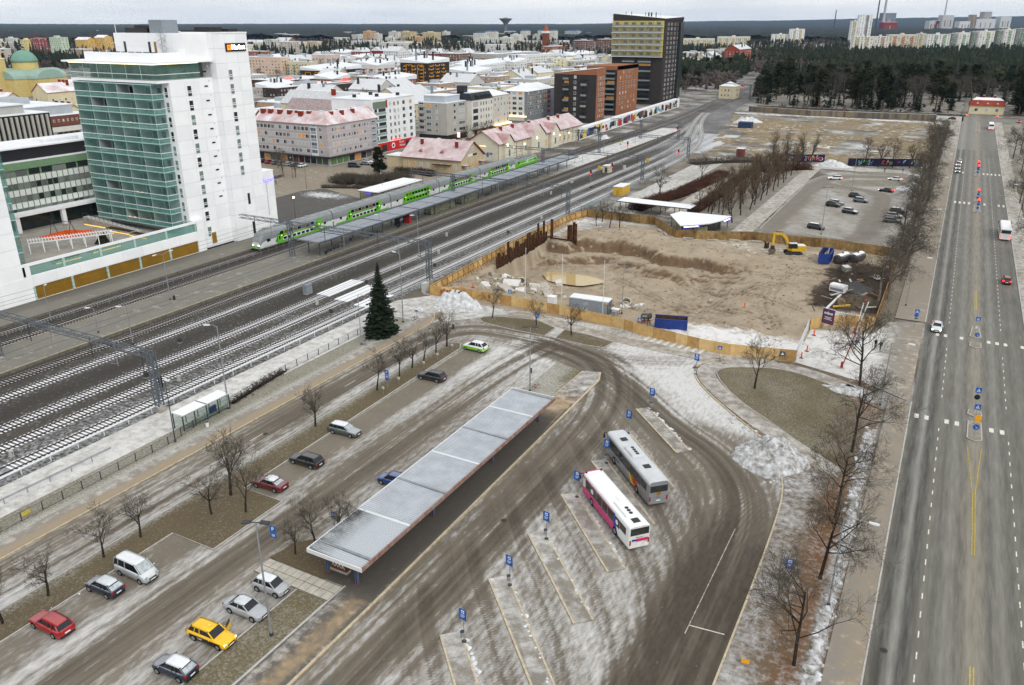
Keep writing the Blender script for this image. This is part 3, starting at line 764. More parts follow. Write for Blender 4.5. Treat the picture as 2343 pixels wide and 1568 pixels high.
def lamp(x,y,z,h,lab,arm=(1.2,0),heads=1,r=.09,grp=None,mat=STEEL,head='street',lit=False,dark=0):
 t=thing('lamp_post',lab,'lamp post',(x,y,z),0,grp)
 MB().cyl((0,0,0),(0,0,.3),r*1.8,n=8).build('base',DSTEEL,t)
 MB().cyl((0,0,.2),(0,0,h),r,r*.6,n=8).build('pole',mat,t)
 a=Vector((*arm,0));
 for k in range(heads):
  d=a if k==0 else-a
  if head=='street':
   MB().tube([(0,0,h-.1),(d.x*.5,d.y*.5,h+.22),(d.x,d.y,h+.25)],.04).build('arm',mat,t)
   u=d.normalized()
   MB().loft([[(d.x+u.x*q-u.y*w,d.y+u.y*q+u.x*w,h+.25+zz)for w,zz in((-ww,-.06),(ww,-.06),(ww*.7,.08),(-ww*.7,.08))]for q,ww in((-.1,.08),(.15,.16),(.65,.17),(.85,.06))]).build('lamp_head',LMAT if not lit else WHL,t)
  elif head=='globe':
   mb=MB();
   mb.loft([[(cos(i*pi/5)*rr,sin(i*pi/5)*rr,h+zz)for i in range(10)]for rr,zz in((.05,0),(.24,.12),(.3,.32),(.2,.52),(.03,.6))]).build('globe',LMAT if not lit else WHL,t,smooth=True)
  else:
   u=d.normalized()
   MB().obox((d.x,d.y,h+.02),(u.x,u.y,-.12),.85,.5,.1).build('lamp_head',DSTEEL,t)
   MB().bar((0,0,h),(d.x*.6,d.y*.6,h+.02),.06).build('arm',DSTEEL,t)
 return t
lamp(-134.9,103.2,.55,9.6,'tall two armed lamp on the open platform opposite the yellow windows',(0,1.6),2)
lamp(-121.8,84.1,0,7,'platform lamp standing beside the dark track left of the near portal mast',(-.6,-.6));lamp(-131.1,84.1,.55,4.6,'short lamp on the platform between two taller lamps',(-.5,-.4));lamp(-145.2,84.3,0,7,'lamp behind the track railing in front of the yellow windows',(-.2,.3))
lamp(-110.0,155.8,0,10,'tall thin lamp among the snowy tracks beyond the spruce',(-.8,-.5));lamp(-131.7,169.2,.55,4.6,'short lamp rising through the platform edge by the kiosk',(-.6,-.2));lamp(-133.0,152,.55,6.2,'lamp with pale head above the canopy by the control car',(-.2,.3))
lamp(-87.4,73.7,0,13,'tall grey lamp at the end of the railway bus shelter',(-.9,-.5),r=.12);lamp(-86.0,62.9,0,9.1,'thin dark pole at the near corner of the small shelter',(.05,0),r=.08,mat=DSTEEL)
lamp(-86.1,103.2,0,9.2,'thin lamp by the fence left of the big spruce',(.5,.1),r=.08);lamp(-86.3,116.1,0,13.4,'tall grey lamp behind the big spruce',(-1,.1),r=.12)
for i,y in enumerate((246,268,300,330)):
 lamp(-133.4,y,.55,8,['lamp over the far end of the platform canopy','lamp just past the far end of the canopy','lamp in the middle of the snow covered platform','lamp near the far tip of the snow covered platform'][i],(-.9,.3),grp='lamps on the island platform')
def lattice(mb,p,q,w,n,r=.045):
 p,q=Vector(p),Vector(q);d=(q-p).normalized();u=Vector((0,1,0));
 if abs(d.y)>.9:u=Vector((1,0,0))
 a=d.cross(u).normalized()*w/2;b=u*w/2
 cs=[a+b,a-b,-a-b,-a+b]
 for c in cs:mb.bar(p+c,q+c,r*2)
 for i in range(n):
  s,e=p+(q-p)*(i/n),p+(q-p)*((i+1)/n)
  for j in range(4):
   c0,c1=cs[j],cs[(j+1)%4]
   mb.bar(s+(c0 if i%2 else c1),e+(c1 if i%2 else c0),r)
PORT=[(68.4,'nearest lattice portal, its mast on a concrete foot by the small shelter'),(139,'lattice portal whose beam passes over the nose of the train'),(211,'lattice portal crossing the canopy near the glazed shelters'),(274,'lattice portal at the locomotive'),(329,'lattice portal over the snow covered platform'),(381,'lattice portal beyond the snow covered platform end')]
PMAT=M('portal_steel',S(104,112,120),.6,.2,var=.15)
for y,lab in PORT:
 t=thing('catenary_portal',lab,'portal',(0,y,0),0,'overhead line portals across the tracks')
 xr=-95.6 if y<350 else-116
 for x in(xr,-135.0):
  mb=MB();lattice(mb,(x,0,.9 if x==xr else.5),(x,0,9.4),.85,10,.075);mb.build('mast',PMAT,t)
  MB().box(x-.6,x+.6,-.6,.6,0,.95 if x==xr else.75).build('foot',CONC,t)
 mb=MB();lattice(mb,(xr,0,9.0),(-151,0,9.0),.8,40,.05);mb.build('beam',PMAT,t)
 for k,x in enumerate((-98.9,-104.7,-110.3,-120,-125.6,-142.2,-147.4)):
  if x>xr:continue
  mb=MB().bar((x+1.2,0,9.3),(x+1.2,0,5.6),.09).bar((x+1.2,0,6.9),(x-.2,0,6.6),.05).bar((x+1.2,0,6.0),(x-.3,0,5.75),.05)
  mb.build('drop_arm',STEEL if k%2 else DSTEEL,t)
MB().cyl((-95.6,68.4,4),(-95.6,68.4,4.01),.1)
for k,x in zip('ABCDEFG',(-98.9,-104.7,-110.3,-120,-125.6,-142.2,-147.4)):
 mb=MB();mb.tube([(x,20,5.7),(x,381,5.7)],.028,3)
 ys=[20,68.4,139,211,274,329,381]
 for a,b in zip(ys,ys[1:]):mb.tube([(x,a+(b-a)*q,6.9-2.0*q*(1-q))for q in(0,.25,.5,.75,1)],.028,3)
 tag(mb.build('overhead_wire',DSTEEL),'thin overhead wires above the '+{'A':'track by the guard rail','B':'second snowy track','C':'third snowy track','D':'lone snowy track','E':'dark yard side track','F':'track by the railing','G':'train'}[k],'wire','overhead wires along the tracks')
t=thing('signal_gantry','steel signal gantry with two red lights where the railway enters the wood','gantry',(-149,628,0))
for x in(-9.5,9.5):mb=MB();lattice(mb,(x,0,0),(x,0,10.5),.7,8,.08);mb.build('mast',PMAT,t)
mb=MB();lattice(mb,(-9.5,0,10.5),(9.5,0,10.5),.9,14,.08);mb.build('beam',PMAT,t)
for x in(-2.5,3.2):
 MB().box(x-.5,x+.5,-.3,.3,8.0,9.8).build('signal_head',BLACK,t);MB().box(x-.28,x+.28,-.42,-.3,8.2,8.75).build('red_lamp',REDL,t)
def railing(name,lab,cat,pts,h,step,z=0,mat=STEEL,rails=(1.0,.55),pr=.035,rr=.03,grp=None):
 t=thing(name,lab,cat,(0,0,z),0,grp)
 post=MB().box(-pr,pr,-pr,pr,0,h).mesh('post',mat)
 n=0
 for a,b in zip(pts,pts[1:]):
  a,b=Vector(a),Vector(b);L=(b-a).length;k=max(1,round(L/step))
  for i in range(k):
   q=a+(b-a)*(i/k);inst('post',post,t,(q.x,q.y,0));n+=1
 for f in rails:
  MB().tube([(p[0],p[1],h*f)for p in pts],rr,5).build('rail',mat,t)
 return t
railing('railing','low steel railing between the two tracks in front of the yellow windows','railing',[(-145.2,60),(-145.2,152)],1.1,2.6)
t=railing('guard_rail','long white pipe guard rail along the snow path','guard rail',[(-96.1,40),(-96.1,118)],.9,4,0,LMAT,(1.0,),.05,.16)
railing('guard_rail','grey crash rail end beside the snow path','guard rail',[(-91.6,40),(-91.2,57)],.8,3,0,STEEL,(1.0,.8),.05,.06)
def meshfence(lab,pts,h=1.2):
 t=railing('wire_fence',lab,'fence',pts,h,2.6,0,DSTEEL,(1.0,.08),.045,.022)
 a=MB()
 for p,q in zip(pts,pts[1:]):
  L=math.dist(p,q);n=int(L/.18)
  for i in range(n):
   x=p[0]+(q[0]-p[0])*i/n;y=p[1]+(q[1]-p[1])*i/n
   a.bar((x,y,.08),(x,y,h),.012)
 for f in(.3,.5,.75):a.tube([(p[0],p[1],h*f)for p in pts],.008,3)
 o=a.build('wire_mesh',M('wire',S(110,112,112),.6),t);o['kind']='stuff'
 return t
f=meshfence('wire mesh fence between snow path and footway',[(-86.2,34),(-86.3,62),(-88,72),(-89.6,88),(-89.7,112)])
MB().box(-86.34,-86.28,41.8,42.8,.5,.95).build('yellow_plate',M('yellow_plate',S(226,200,40),.5),f)
railing('wire_fence','thin fence at the far side of the yard beyond the yellow shed','fence',[(-92.2,218),(-92.0,300),(-94,345)],1.6,4,0,STEEL,(1.0,.5,.1),.04,.02)
SNB=M('snowy_boards',S(206,208,210),.8,snow=1,var=.1)
for n,(x,y0,y1,lab)in enumerate(((-110.3,121,132.5,'white snow covered crossing boards on the third track'),(-104.7,120,131,'white snow covered crossing boards on the second track'),(-98.9,119,128,'white snow covered crossing boards partly behind the spruce'))):
 t=thing('crossing_boards',lab,'crossing',(x,y0,0))
 for s in(-1.9,-.55,.1,.75,1.5):
  pass
 for(a,b)in((-1.7,-.9),(-.7,0),(0.02,.7),(.9,1.7)):MB().box(a,b,0,y1-y0,.1,.29).build('board',SNB,t)
def cabinet(x,y,sx,sy,h,lab,mat,name='equipment_cabinet',z=0,roof=None):
 t=thing(name,lab,'cabinet',(x,y,z))
 MB().box(-sx/2,sx/2,-sy/2,sy/2,.08,h).build('body',mat,t);MB().box(-sx/2-.05,sx/2+.05,-sy/2-.05,sy/2+.05,0,.1).build('plinth',CONC,t)
 MB().box(-sx/2-.06,sx/2+.06,-sy/2-.06,sy/2+.06,h,h+.07).build('lid',roof or mat,t)
 MB().box(sx/2,sx/2+.015,-sy*.4,sy*.02,.2,h-.15).box(sx/2,sx/2+.015,sy*.05,sy*.42,.2,h-.15).build('door',mat,t)
 return t
CABG=M('cabinet_grey',S(134,142,150),.6,var=.08);CABL=M('cabinet_light',S(186,190,186),.6,var=.1)
cabinet(-114.3,121,1.0,1.8,2.0,'blue grey cabinet in the ballast strip by the crossing boards',CABG);cabinet(-93.1,133.6,.9,1.6,2.0,'pale cabinet at the plywood corner by the tracks',CABL)
for i,(x,y,lab)in enumerate(((-107.6,75.5,'signal box with loops of cable next to the second track'),(-101.8,50.0,'small black point machine beside the second track at bottom left'),(-115.2,88.6,'short grey post box with cable in the ballast strip'),(-102,77.2,'black cable drum box beside the tall lamp'),(-107.4,132,'small grey track box beyond the crossing boards'),(-107.7,116.4,'grey post box near the snow boards'),(-101.6,113.4,'small box with cable loop left of the spruce'),(-107,160,'small track box between the second and third track'),(-101.6,150,'track box near the tall mast by the plywood'),(-115,176,'track box in the ballast strip opposite the sheet piles'),(-101.8,186,'dark point machine opposite the sheet piles'),(-115,240,'small track box in the ballast strip beyond the canopy'),(-107,255,'dark track box by the yellow shed'),(-101.7,206,'small dark signal beside the third portal'))):
 t=thing('track_box',lab,'track box',(x,y,0),random.uniform(-.3,.3),'small equipment boxes in the rail yard')
 MB().box(-.28,.28,-.22,.22,0,.95).build('body',CABL if i%2 else M('dark_box',S(70,72,70),.7),t);MB().box(-.34,.34,-.28,.28,-.02,.1).build('foot',CONC,t)
 c=MB();c.tube([(.3+.25*cos(q),0,.5+.3*sin(q))for q in np.linspace(0,5.5,9)],.04,4);c.build('cable_loop',BLACK,t)
def signal(x,y,h,lab,col):
 t=thing('rail_signal',lab,'signal',(x,y,0),0)
 MB().cyl((0,0,0),(0,0,h),.07,n=6).build('post',STEEL,t);MB().box(-.28,.28,-.18,.18,h-1.3,h+.6).build('head',BLACK,t)
 MB().cyl((0,-.2,h-.9),(0,-.16,h-.9),.2,n=10).build('lens',col,t)
signal(-99.9,72.3,2.6,'black railway signal with hood beside the tall grey lamp',BLACK)
signal(-122.4,330,5.5,'red railway signal at the far tip of the snowy platform',REDL);signal(-112.6,288,3,'red signal beside the small pale hut',REDL);signal(-112.8,268,3.4,'low red signal on a mast among the far tracks',REDL);signal(-118,385,6,'far red signal in the yard throat',REDL);signal(-103,340,2.2,'low red light beside the curving track',REDL)
def hut(x,y,sx,sy,h,lab,wall,roof,doorc):
 t=thing('equipment_hut',lab,'hut',(x,y,0))
 MB().box(-sx/2,sx/2,-sy/2,sy/2,0,h).build('wall',wall,t)
 MB().loft([[(-sx/2-.15,-sy/2-.15,h),(sx/2+.15,-sy/2-.15,h),(sx/2+.15,sy/2+.15,h),(-sx/2-.15,sy/2+.15,h)],[(-sx/2-.15,-sy/2-.15,h+.1),(sx/2+.15,-sy/2-.15,h+.25),(sx/2+.15,sy/2+.15,h+.25),(-sx/2-.15,sy/2+.15,h+.1)]]).build('roof',roof,t)
 MB().box(-.5,.5,-sy/2-.03,-sy/2,.1,2).build('door',doorc,t)
YELW=M('yellow_wall',S(206,168,60),.7,var=.1)
hut(-94.6,251.5,3.2,7.0,2.9,'yellow rail shed with snow white roof by the tracks',YELW,SNOWM,M('yellow_door',S(190,150,50),.7))
hut(-114.6,288.5,2.6,3.2,2.5,'small pale hut with white roof between the tracks',M('cream_wall',S(214,206,180),.7),SNOWM,DSTEEL)
for i,(x,y)in enumerate(((-119,291),(-111,297),(-109,318),(-117.5,262))):cabinet(x,y,.8,1.2,1.5,['yellow striped box left of the small pale hut','pale box right of the small pale hut','yellow box beside the red signal in the far tracks','white box below the small pale hut'][i],YELW if i in(0,2)else CABL)
t=thing('bus_shelter','small glass shelter with snowy white roof beside the snow path','shelter',(-88.6,65.6,0))
MB().box(-.9,1.3,0,8.4,2.35,2.5).build('roof',M('shelter_roof',S(220,222,224),.7,snow=1),t)
f=MB()
for y in(0.05,2.1,4.2,6.3,8.35):
 for x in(-.8,1.2):f.box(x-.07,x+.07,y-.07,y+.07,0,2.35)
for z in(.35,2.3):f.box(1.16,1.24,0,8.4,z-.04,z+.04)
f.box(-.9,1.3,4.12,4.28,2.5,2.54)
f.build('frame',M('dark_green_frame',S(40,66,64),.5),t)
MB().box(1.19,1.21,0,8.4,.4,2.25).box(-.8,1.2,.04,.06,.4,2.25).box(-.8,1.2,8.34,8.36,.4,2.25).build('glass_pane',GLASSPANE('shelter_glass2',S(150,176,164),.22),t)
MB().box(1.0,1.25,4.6,5.9,.7,1.7).build('notice_board',M('dark_blue',S(24,40,80),.5),t);MB().box(.6,1.0,.8,7.6,.42,.5).build('bench',DSTEEL,t)
t=thing('waiting_canopy','white roofed platform canopy in front of the dark gravel yard','canopy',(-160.4,200.8,0))
MB().box(-4.1,3.9,0,25,3.3,3.55).build('roof',M('white_roof',S(232,234,236),.6,snow=1),t)
MB().box(-4.12,3.92,-.03,25.03,3.15,3.32).build('fascia',DSTEEL,t)
for y in(.6,6.5,12.5,18.5,24.4):
 for x in(-3.5,3.3):MB().box(x-.08,x+.08,y-.08,y+.08,0,3.2).build('post',DSTEEL,t)
MB().box(-3.6,-3.5,1,24,.6,2.6).build('glass_pane',GLASSPANE('shelter_glass',S(170,172,140),.35),t)
MB().box(-.9,1.4,-.1,0,2.6,3.1).build('purple_sign',M('purple_sign',S(70,60,200),.4,emit=1.2),t)
# ------------------------------------------------------------------ vehicles
GLS=M('car_glass',S(30,36,42),.12,var=.15);GLF=M('frosted_glass',S(176,186,190),.5,var=.2,scale=2.5)
TYRE=M('tyre',S(30,30,31),.9);RIM=M('rim',S(150,152,154),.4,.4);CHR=M('chrome',S(190,192,194),.3,.6)
HEADL=M('headlight_glass',S(150,156,160),.15,var=.05);TAILL=M('tail_light',S(150,20,20),.3,var=.1)
HLON=M('headlight_on',S(255,240,200),.3,emit=6,var=.02);TLON=M('tail_light_on',S(255,30,20),.3,emit=8,var=.02)
def PAINT(name,c,snow=0,metal=.25):
 """car paint with dried road salt on the lower body"""
 if 'paint_'+name in MATS:return MATS['paint_'+name]
 m=M('paint_'+name,S(*c),.35,metal,var=.05,scale=1.2,snow=snow,coat=.4);nt=m.node_tree;b=nt.nodes['Principled BSDF'];L_=b.inputs['Base Color'].links[0];src=L_.from_socket
 tc=nt.nodes.new('ShaderNodeTexCoord');sp=nt.nodes.new('ShaderNodeSeparateXYZ');nt.links.new(tc.outputs['Object'],sp.inputs[0]);nz=_wnoise(nt,4,4)
 f=_math(nt,'MULTIPLY',_math(nt,'SUBTRACT',_math(nt,'ADD',.34,_math(nt,'MULTIPLY',nz,.4)),sp.outputs[2],True),1.5,True)
 nt.links.new(_mix(nt,f,src,S(122,114,102)),b.inputs['Base Color']);return m
CAR={'sedan':(4.6,1.78,1.43,.30,.44,.72,.86,.93,.2),'wagon':(4.75,1.8,1.48,.29,.43,.88,.97,.93,.2),'hatch':(4.1,1.74,1.5,.25,.41,.84,.97,.95,.2),'small':(3.8,1.7,1.52,.22,.39,.85,.97,.96,.2),'suv':(4.5,1.86,1.66,.26,.42,.85,.97,1.05,.26),'van':(4.9,1.92,1.92,.16,.33,.95,.992,1.08,.24),'minivan':(4.6,1.83,1.64,.2,.38,.9,.98,1.0,.22)}
_cars={}
def _car_meshes(kind):
 if kind in _cars:return _cars[kind]
 L,Wd,H,cw,rf,rr,rb,belt,gc=CAR[kind]
 hw=Wd/2;X=lambda f:L/2-f*L
 P1=PAINT('default',(120,120,120));out=[]
 hood=belt-.1
 st=[(0,.50,gc+.12,.60),(.02,.86,gc,.70),(.08,.95,gc-.02,hood-.07),(cw*.7,.99,gc-.02,hood-.01),(cw,1,gc-.02,belt-.02),(.5,1,gc-.02,belt),(rb-.04 if rb<.95 else.9,.99,gc-.02,belt+.02),(.97,.95,gc,belt+(.02 if rb>.9 else-.03)),(.992,.86,gc+.08,belt-.06),(1,.7,gc+.16,belt-.3)]
 rings=[]
 for f,k,zb,zt in st:
  w=hw*k;zm=zb+(zt-zb)*.5
  rings.append([(X(f),w*.9,zb),(X(f),w,zb+.12),(X(f),w,zm),(X(f),w*.985,zt-.1),(X(f),w*.88,zt),(X(f),w*.4,zt+.035),(X(f),-w*.4,zt+.035),(X(f),-w*.88,zt),(X(f),-w*.985,zt-.1),(X(f),-w,zm),(X(f),-w,zb+.12),(X(f),-w*.9,zb)])
 body=MB().loft(rings)
 out.append(('body',body.mesh('body',P1,True),'paint',(0,0,0)))
 zt=H-.05
 gb=lambda f,w,z:[(X(f),w,z),(X(f),-w,z)]
 a=hw*.9;b=hw*.74
 glass=MB().add([(X(cw),a*.93,belt-.03),(X(cw),-a*.93,belt-.03),(X(rb),-a*.95,belt-.02),(X(rb),a*.95,belt-.02),(X(rf),b,zt),(X(rf),-b,zt),(X(rr),-b,zt),(X(rr),b,zt)],[(0,1,5,4),(1,2,6,5),(2,3,7,6),(3,0,4,7),(4,5,6,7)])
 out.append(('windows',glass.mesh('windows',GLS),'glass',(0,0,0)))
 ws=MB().add([(X(cw)+.012,a*.84,belt+.03),(X(cw)+.012,-a*.84,belt+.03),(X(rf)+.03,-b*.9,zt-.03),(X(rf)+.03,b*.9,zt-.03)],[(1,0,3,2)])
 out.append(('windscreen',ws.mesh('windscreen',GLS),'front',(0,0,0)))
 rw=MB().add([(X(rb)-.012,a*.84,belt+.06),(X(rb)-.012,-a*.84,belt+.06),(X(rr)-.04,-b*.88,zt-.06),(X(rr)-.04,b*.88,zt-.06)],[(0,1,2,3)])
 out.append(('rear_window',rw.mesh('rear_window',GLS),'rear',(0,0,0)))
 roof=MB().loft([[(X(f),w,z),(X(f),w*.55,z+.05),(X(f),-w*.55,z+.05),(X(f),-w,z)]for f,w,z in((rf-.012,b*1.03,zt-.03),(rf+.05,b*1.06,zt+.0),((rf+rr)/2,b*1.06,zt+.015),(rr-.05,b*1.05,zt),(rr+.02,b*1.02,zt-.05))])
 out.append(('roof',roof.mesh('roof',P1,True),'top',(0,0,0)))
 for s in(1,-1):
  m1=(rf+rr)/2-.01;m2=rr-.1
  for p0_,q0_,w0_ in[((X(cw),s*a*.94),(X(rf),s*b*1.02),.09),((X(rb),s*a*.96),(X(rr),s*b*1.02),.13),((X(m1),s*a),(X(m1),s*b*1.04),.07)]+([((X(m2),s*a),(X(m2-.02),s*b*1.04),.07)]if rr>.8 else[]):
   out.append(('pillar',MB().bar((*p0_,belt-.02),(*q0_,zt),w0_,.05).mesh('pillar',P1),'paint',(0,0,0)))
 for s in(1,-1):
  out.append(('headlight',MB().obox((X(.03),s*hw*.68,hood-.2),(1,s*-.35,-.25),.2,.3,.12).mesh('headlight',HEADL),'head',(0,0,0)))
  out.append(('tail_light',MB().obox((X(.985),s*hw*.76,belt-.14),(1,s*.25,0),.14,.26,.26 if rb>.9 else.16).mesh('tail_light',TAILL),'tail',(0,0,0)))
  out.append(('mirror',MB().obox((X(cw+.05),s*(hw+.1),belt+.06),(0,1,0),.2,.1,.14).mesh('mirror',P1),'paint',(0,0,0)))
  for xa in(.185,.80):out.append(('arch',MB().cyl((X(xa),s*hw*.92,.33),(X(xa),s*(hw+.004),.33),.37,n=14).mesh('wheel_arch',BLACK),None,(0,0,0)))
 out.append(('underbody_shade',MB().box(-L*.46,L*.46,-hw*.8,hw*.8,.1,gc+.1).mesh('underbody_shade',BLACK),None,(0,0,0)))  # black box added below the body, stands in for the car's contact shadow
 out.append(('grille',MB().box(X(.004)-.03,X(.004)+.02,-hw*.45,hw*.45,gc+.22,gc+.42).mesh('grille',BLACK),None,(0,0,0)))
 out.append(('bumper',MB().box(X(1)-.02,X(.975),-hw*.8,hw*.8,gc+.02,gc+.2).box(X(.015),X(0)+.02,-hw*.62,hw*.62,gc,gc+.12).mesh('bumper',BLACK),'trim',(0,0,0)))
 out.append(('number_plate',MB().box(X(1)-.035,X(1)-.0,-.26,.26,gc+.32,gc+.44).box(X(0)-.02,X(0)+.03,-.26,.26,gc+.16,gc+.27).mesh('number_plate',WHT),None,(0,0,0)))
 _cars[kind]=out
 return out
_tyre=MB().cyl((0,-.11,0),(0,.11,0),.32,n=16).mesh('tyre',TYRE)
_rim=MB().cyl((0,-.125,0),(0,.125,0),.21,n=10).mesh('rim',RIM)
def car(kind,x,y,hdg,lab,paint,top=None,glass=None,front=None,rear=None,lights=False,grp=None,cat='car',name='parked_car',trim=None,z=0.0,far=False):
 t=thing(name,lab,cat,(x,y,z+.02),R(hdg),grp)
 role=dict(paint=paint,top=top or paint,glass=glass or GLS,front=front or GLS,rear=rear or GLS,head=HLON if lights else HEADL,tail=TLON if lights else TAILL,trim=trim or BLACK)
 for n,me,r,loc in _car_meshes(kind):
  if far and n in('pillar','mirror','number_plate','arch','grille'):continue
  inst({'arch':'wheel_arch'}.get(n,n),me,t,loc,mats=[role[r]]if r else None)
 L,Wd=CAR[kind][:2]
 for f in(.185,.80):
  for s in(1,-1):
   w=inst('wheel',_tyre,t,(L/2-f*L,s*(Wd/2-.09),.31))
   if not far:inst('rim',_rim,w)
 return t
SIL=PAINT('silver',(176,182,184),.7);SILD=PAINT('silver_clean',(178,182,186));BLK=PAINT('black',(22,23,26),.12,.1);BLKS=PAINT('black_snowy',(28,30,34),1.0,.1)
REDP=PAINT('red',(170,22,30),.1);DRED=PAINT('dark_red',(110,24,30),.15);NAVY=PAINT('navy',(34,46,66),.35);GREYG=PAINT('grey_green',(78,90,88),.45);WHP=PAINT('white',(228,230,232),0,0)
BLUP=PAINT('blue',(24,62,130),.2);YELP=PAINT('taxi_yellow',(240,190,20),0,0);GREYP=PAINT('grey',(98,104,110),.3);LIME=PAINT('lime',(120,200,30),0,0);ORNG=PAINT('orange',(232,84,30),0,0)
FROST=M('frost_on_paint',S(206,212,216),.7,var=.1,scale=1.6);SNOWT=M('snow_on_roof',S(226,230,234),.75,var=.06,scale=1.3)
car('wagon',-66.7,32.4,180,'red estate car nose to the grass strip at the left',REDP)
car('hatch',-67.1,38.3,182,'dark blue hatchback with frosted roof beside the silver van',NAVY,FROST,rear=GLF,front=GLF)
car('van',-66.4,41.5,0,'silver passenger van with snowy roof parked front out',SIL,SNOWT,front=GLF)
tx=car('wagon',-52.3,38.5,3,'yellow and black taxi estate with its driver door open',YELP,name='taxi',cat='taxi',lights=False)
MB().box(-1.9,1.8,-.915,-.885,.30,.72).build('black_side_panel',M('taxi_black',S(26,26,28),.4),tx)
MB().box(-.25,.05,-.12,.12,1.46,1.58).build('roof_sign',M('taxi_sign',S(240,220,90),.4),tx);text('lettering','TAKSI',.2,WHT,tx,(-.6,-.92,.52),(pi/2,0,0))
d=inst('open_door',MB().box(-.02,.95,-.03,.03,.3,.95,0).box(.0,.85,-.02,.02,.95,1.35,1).mesh('open_door',[YELP,GLS]),tx,(.95,.9,0),R(112))
for s in(.62,-.62):MB().obox((2.24,s,.66),(1,0,-.2),.1,.3,.1).build('lit_headlight',HLON,tx)
car('hatch',-52.0,34.1,184,'blue hatchback with white frosted top by the yellow taxi',NAVY,SNOWT,front=GLF,rear=GLF)
car('sedan',-52.2,42.7,2,'silver saloon with clean windscreen next to the lamp post',SILD,FROST)
car('small',-52.5,46.3,3,'small silver hatchback beside the slab path',SILD,SNOWT)
car('wagon',-67.4,75.9,3,'grey green estate with white frosted windscreen',GREYG,SNOWT,front=GLF)
car('wagon',-66.9,96.8,182,'black estate with tall red tail lights halfway up the car park',BLK)
q=car('suv',-67.2,110.8,178,'white and lime green crossover at the loop end of the car park',WHP)
MB().box(-2.1,2.05,.92,.945,.32,.80).box(-2.1,2.05,-.945,-.92,.32,.80).box(-2.28,-2.2,-.8,.8,.35,.75).build('lime_side_panel',LIME,q)
car('wagon',-66.4,67.0,181,'glossy black estate between the grey green estate and the dark red car',BLK)
car('sedan',-66.5,60.6,183,'dark red saloon with snow on roof behind bare branches',DRED,SNOWT,rear=GLF,front=GLF)
car('hatch',-53.6,68.4,181,'blue hatchback half hidden by the long shelter roof',BLUP)
car('sedan',-67.3,25.3,181,'dark saloon cut off at the left picture edge',BLK)
car('sedan',3.1,160.2,-90,'silver white saloon driving towards the viewer with lights on',PAINT('pale_silver',(214,220,224)),lights=True,name='moving_car')
car('hatch',15.3,199.5,90,'dark red hatchback driving away by the right kerb',DRED,lights=True,name='moving_car')
for i,(x,y,k,p,lab)in enumerate(((2.9,351.5,'sedan',GREYP,'first car of the oncoming queue with amber light'),(2.8,360,'wagon',GREYP,'second car of the oncoming queue'),(2.8,368,'suv',SILD,'third car of the oncoming queue'),(3.0,377,'sedan',WHP,'last car of the oncoming queue'))):
 car(k,x,y,-90,lab,p,lights=True,name='moving_car',far=True,grp='cars queueing on the main road')
car('sedan',-4,553,185,'dark car crossing at the far junction',BLK,lights=True,name='moving_car',far=True);car('hatch',30,552,90,'car waiting behind the far red light',GREYP,lights=True,name='moving_car',far=True)
for(k,x,y,h,p,top,lab,kw)in(('wagon',-36.0,313.5,195,WHP,None,'white estate with red brake lights on the far drive',dict(lights=True,name='moving_car')),('sedan',-16.6,321.5,172,WHP,None,'white saloon turning in by the painted fence',dict(lights=True,name='moving_car')),('sedan',-17.5,297.5,165,BLK,None,'black taxi with a yellow diagonal stripe',dict(name='taxi',cat='taxi',lights=True)),('suv',-25.3,282.6,0,BLK,None,'black hatchback farthest in the middle row',{}),('suv',-23.0,275.3,-10,GREYP,FROST,'grey crossover next to the farthest black hatchback',{}),('wagon',-29.4,268.3,-15,GREYP,SNOWT,'grey estate with snowy roof behind the big black off roader',{}),('suv',-29.8,264.4,-12,BLK,None,'big black off roader by the lamp post',{}),('suv',-23.9,256.6,-14,BLKS,None,'black crossover alone in the middle of the far car park',{}),('minivan',-29.6,231.3,-12,BLK,SNOWT,'black people carrier with white roof near the plywood',{}),('wagon',-11.8,249.8,0,GREYG,None,'grey green estate under the roadside birches',{}),('wagon',-11.8,257.0,0,SIL,SNOWT,'silver estate with snow on top under the birches',{}),('suv',-11.5,264,0,BLK,SNOWT,'dark car with snowy roof under the birches',{})):
 o=car(k,x,y,h,lab,p,top,far=True,**kw)
 if 'stripe' in lab:MB().obox((0,-.9,.62),(1,0,.55),1.5,.05,.3).build('yellow_stripe',YELP,o)
BGL=M('bus_glass',S(34,38,44),.1,var=.25,scale=.8)
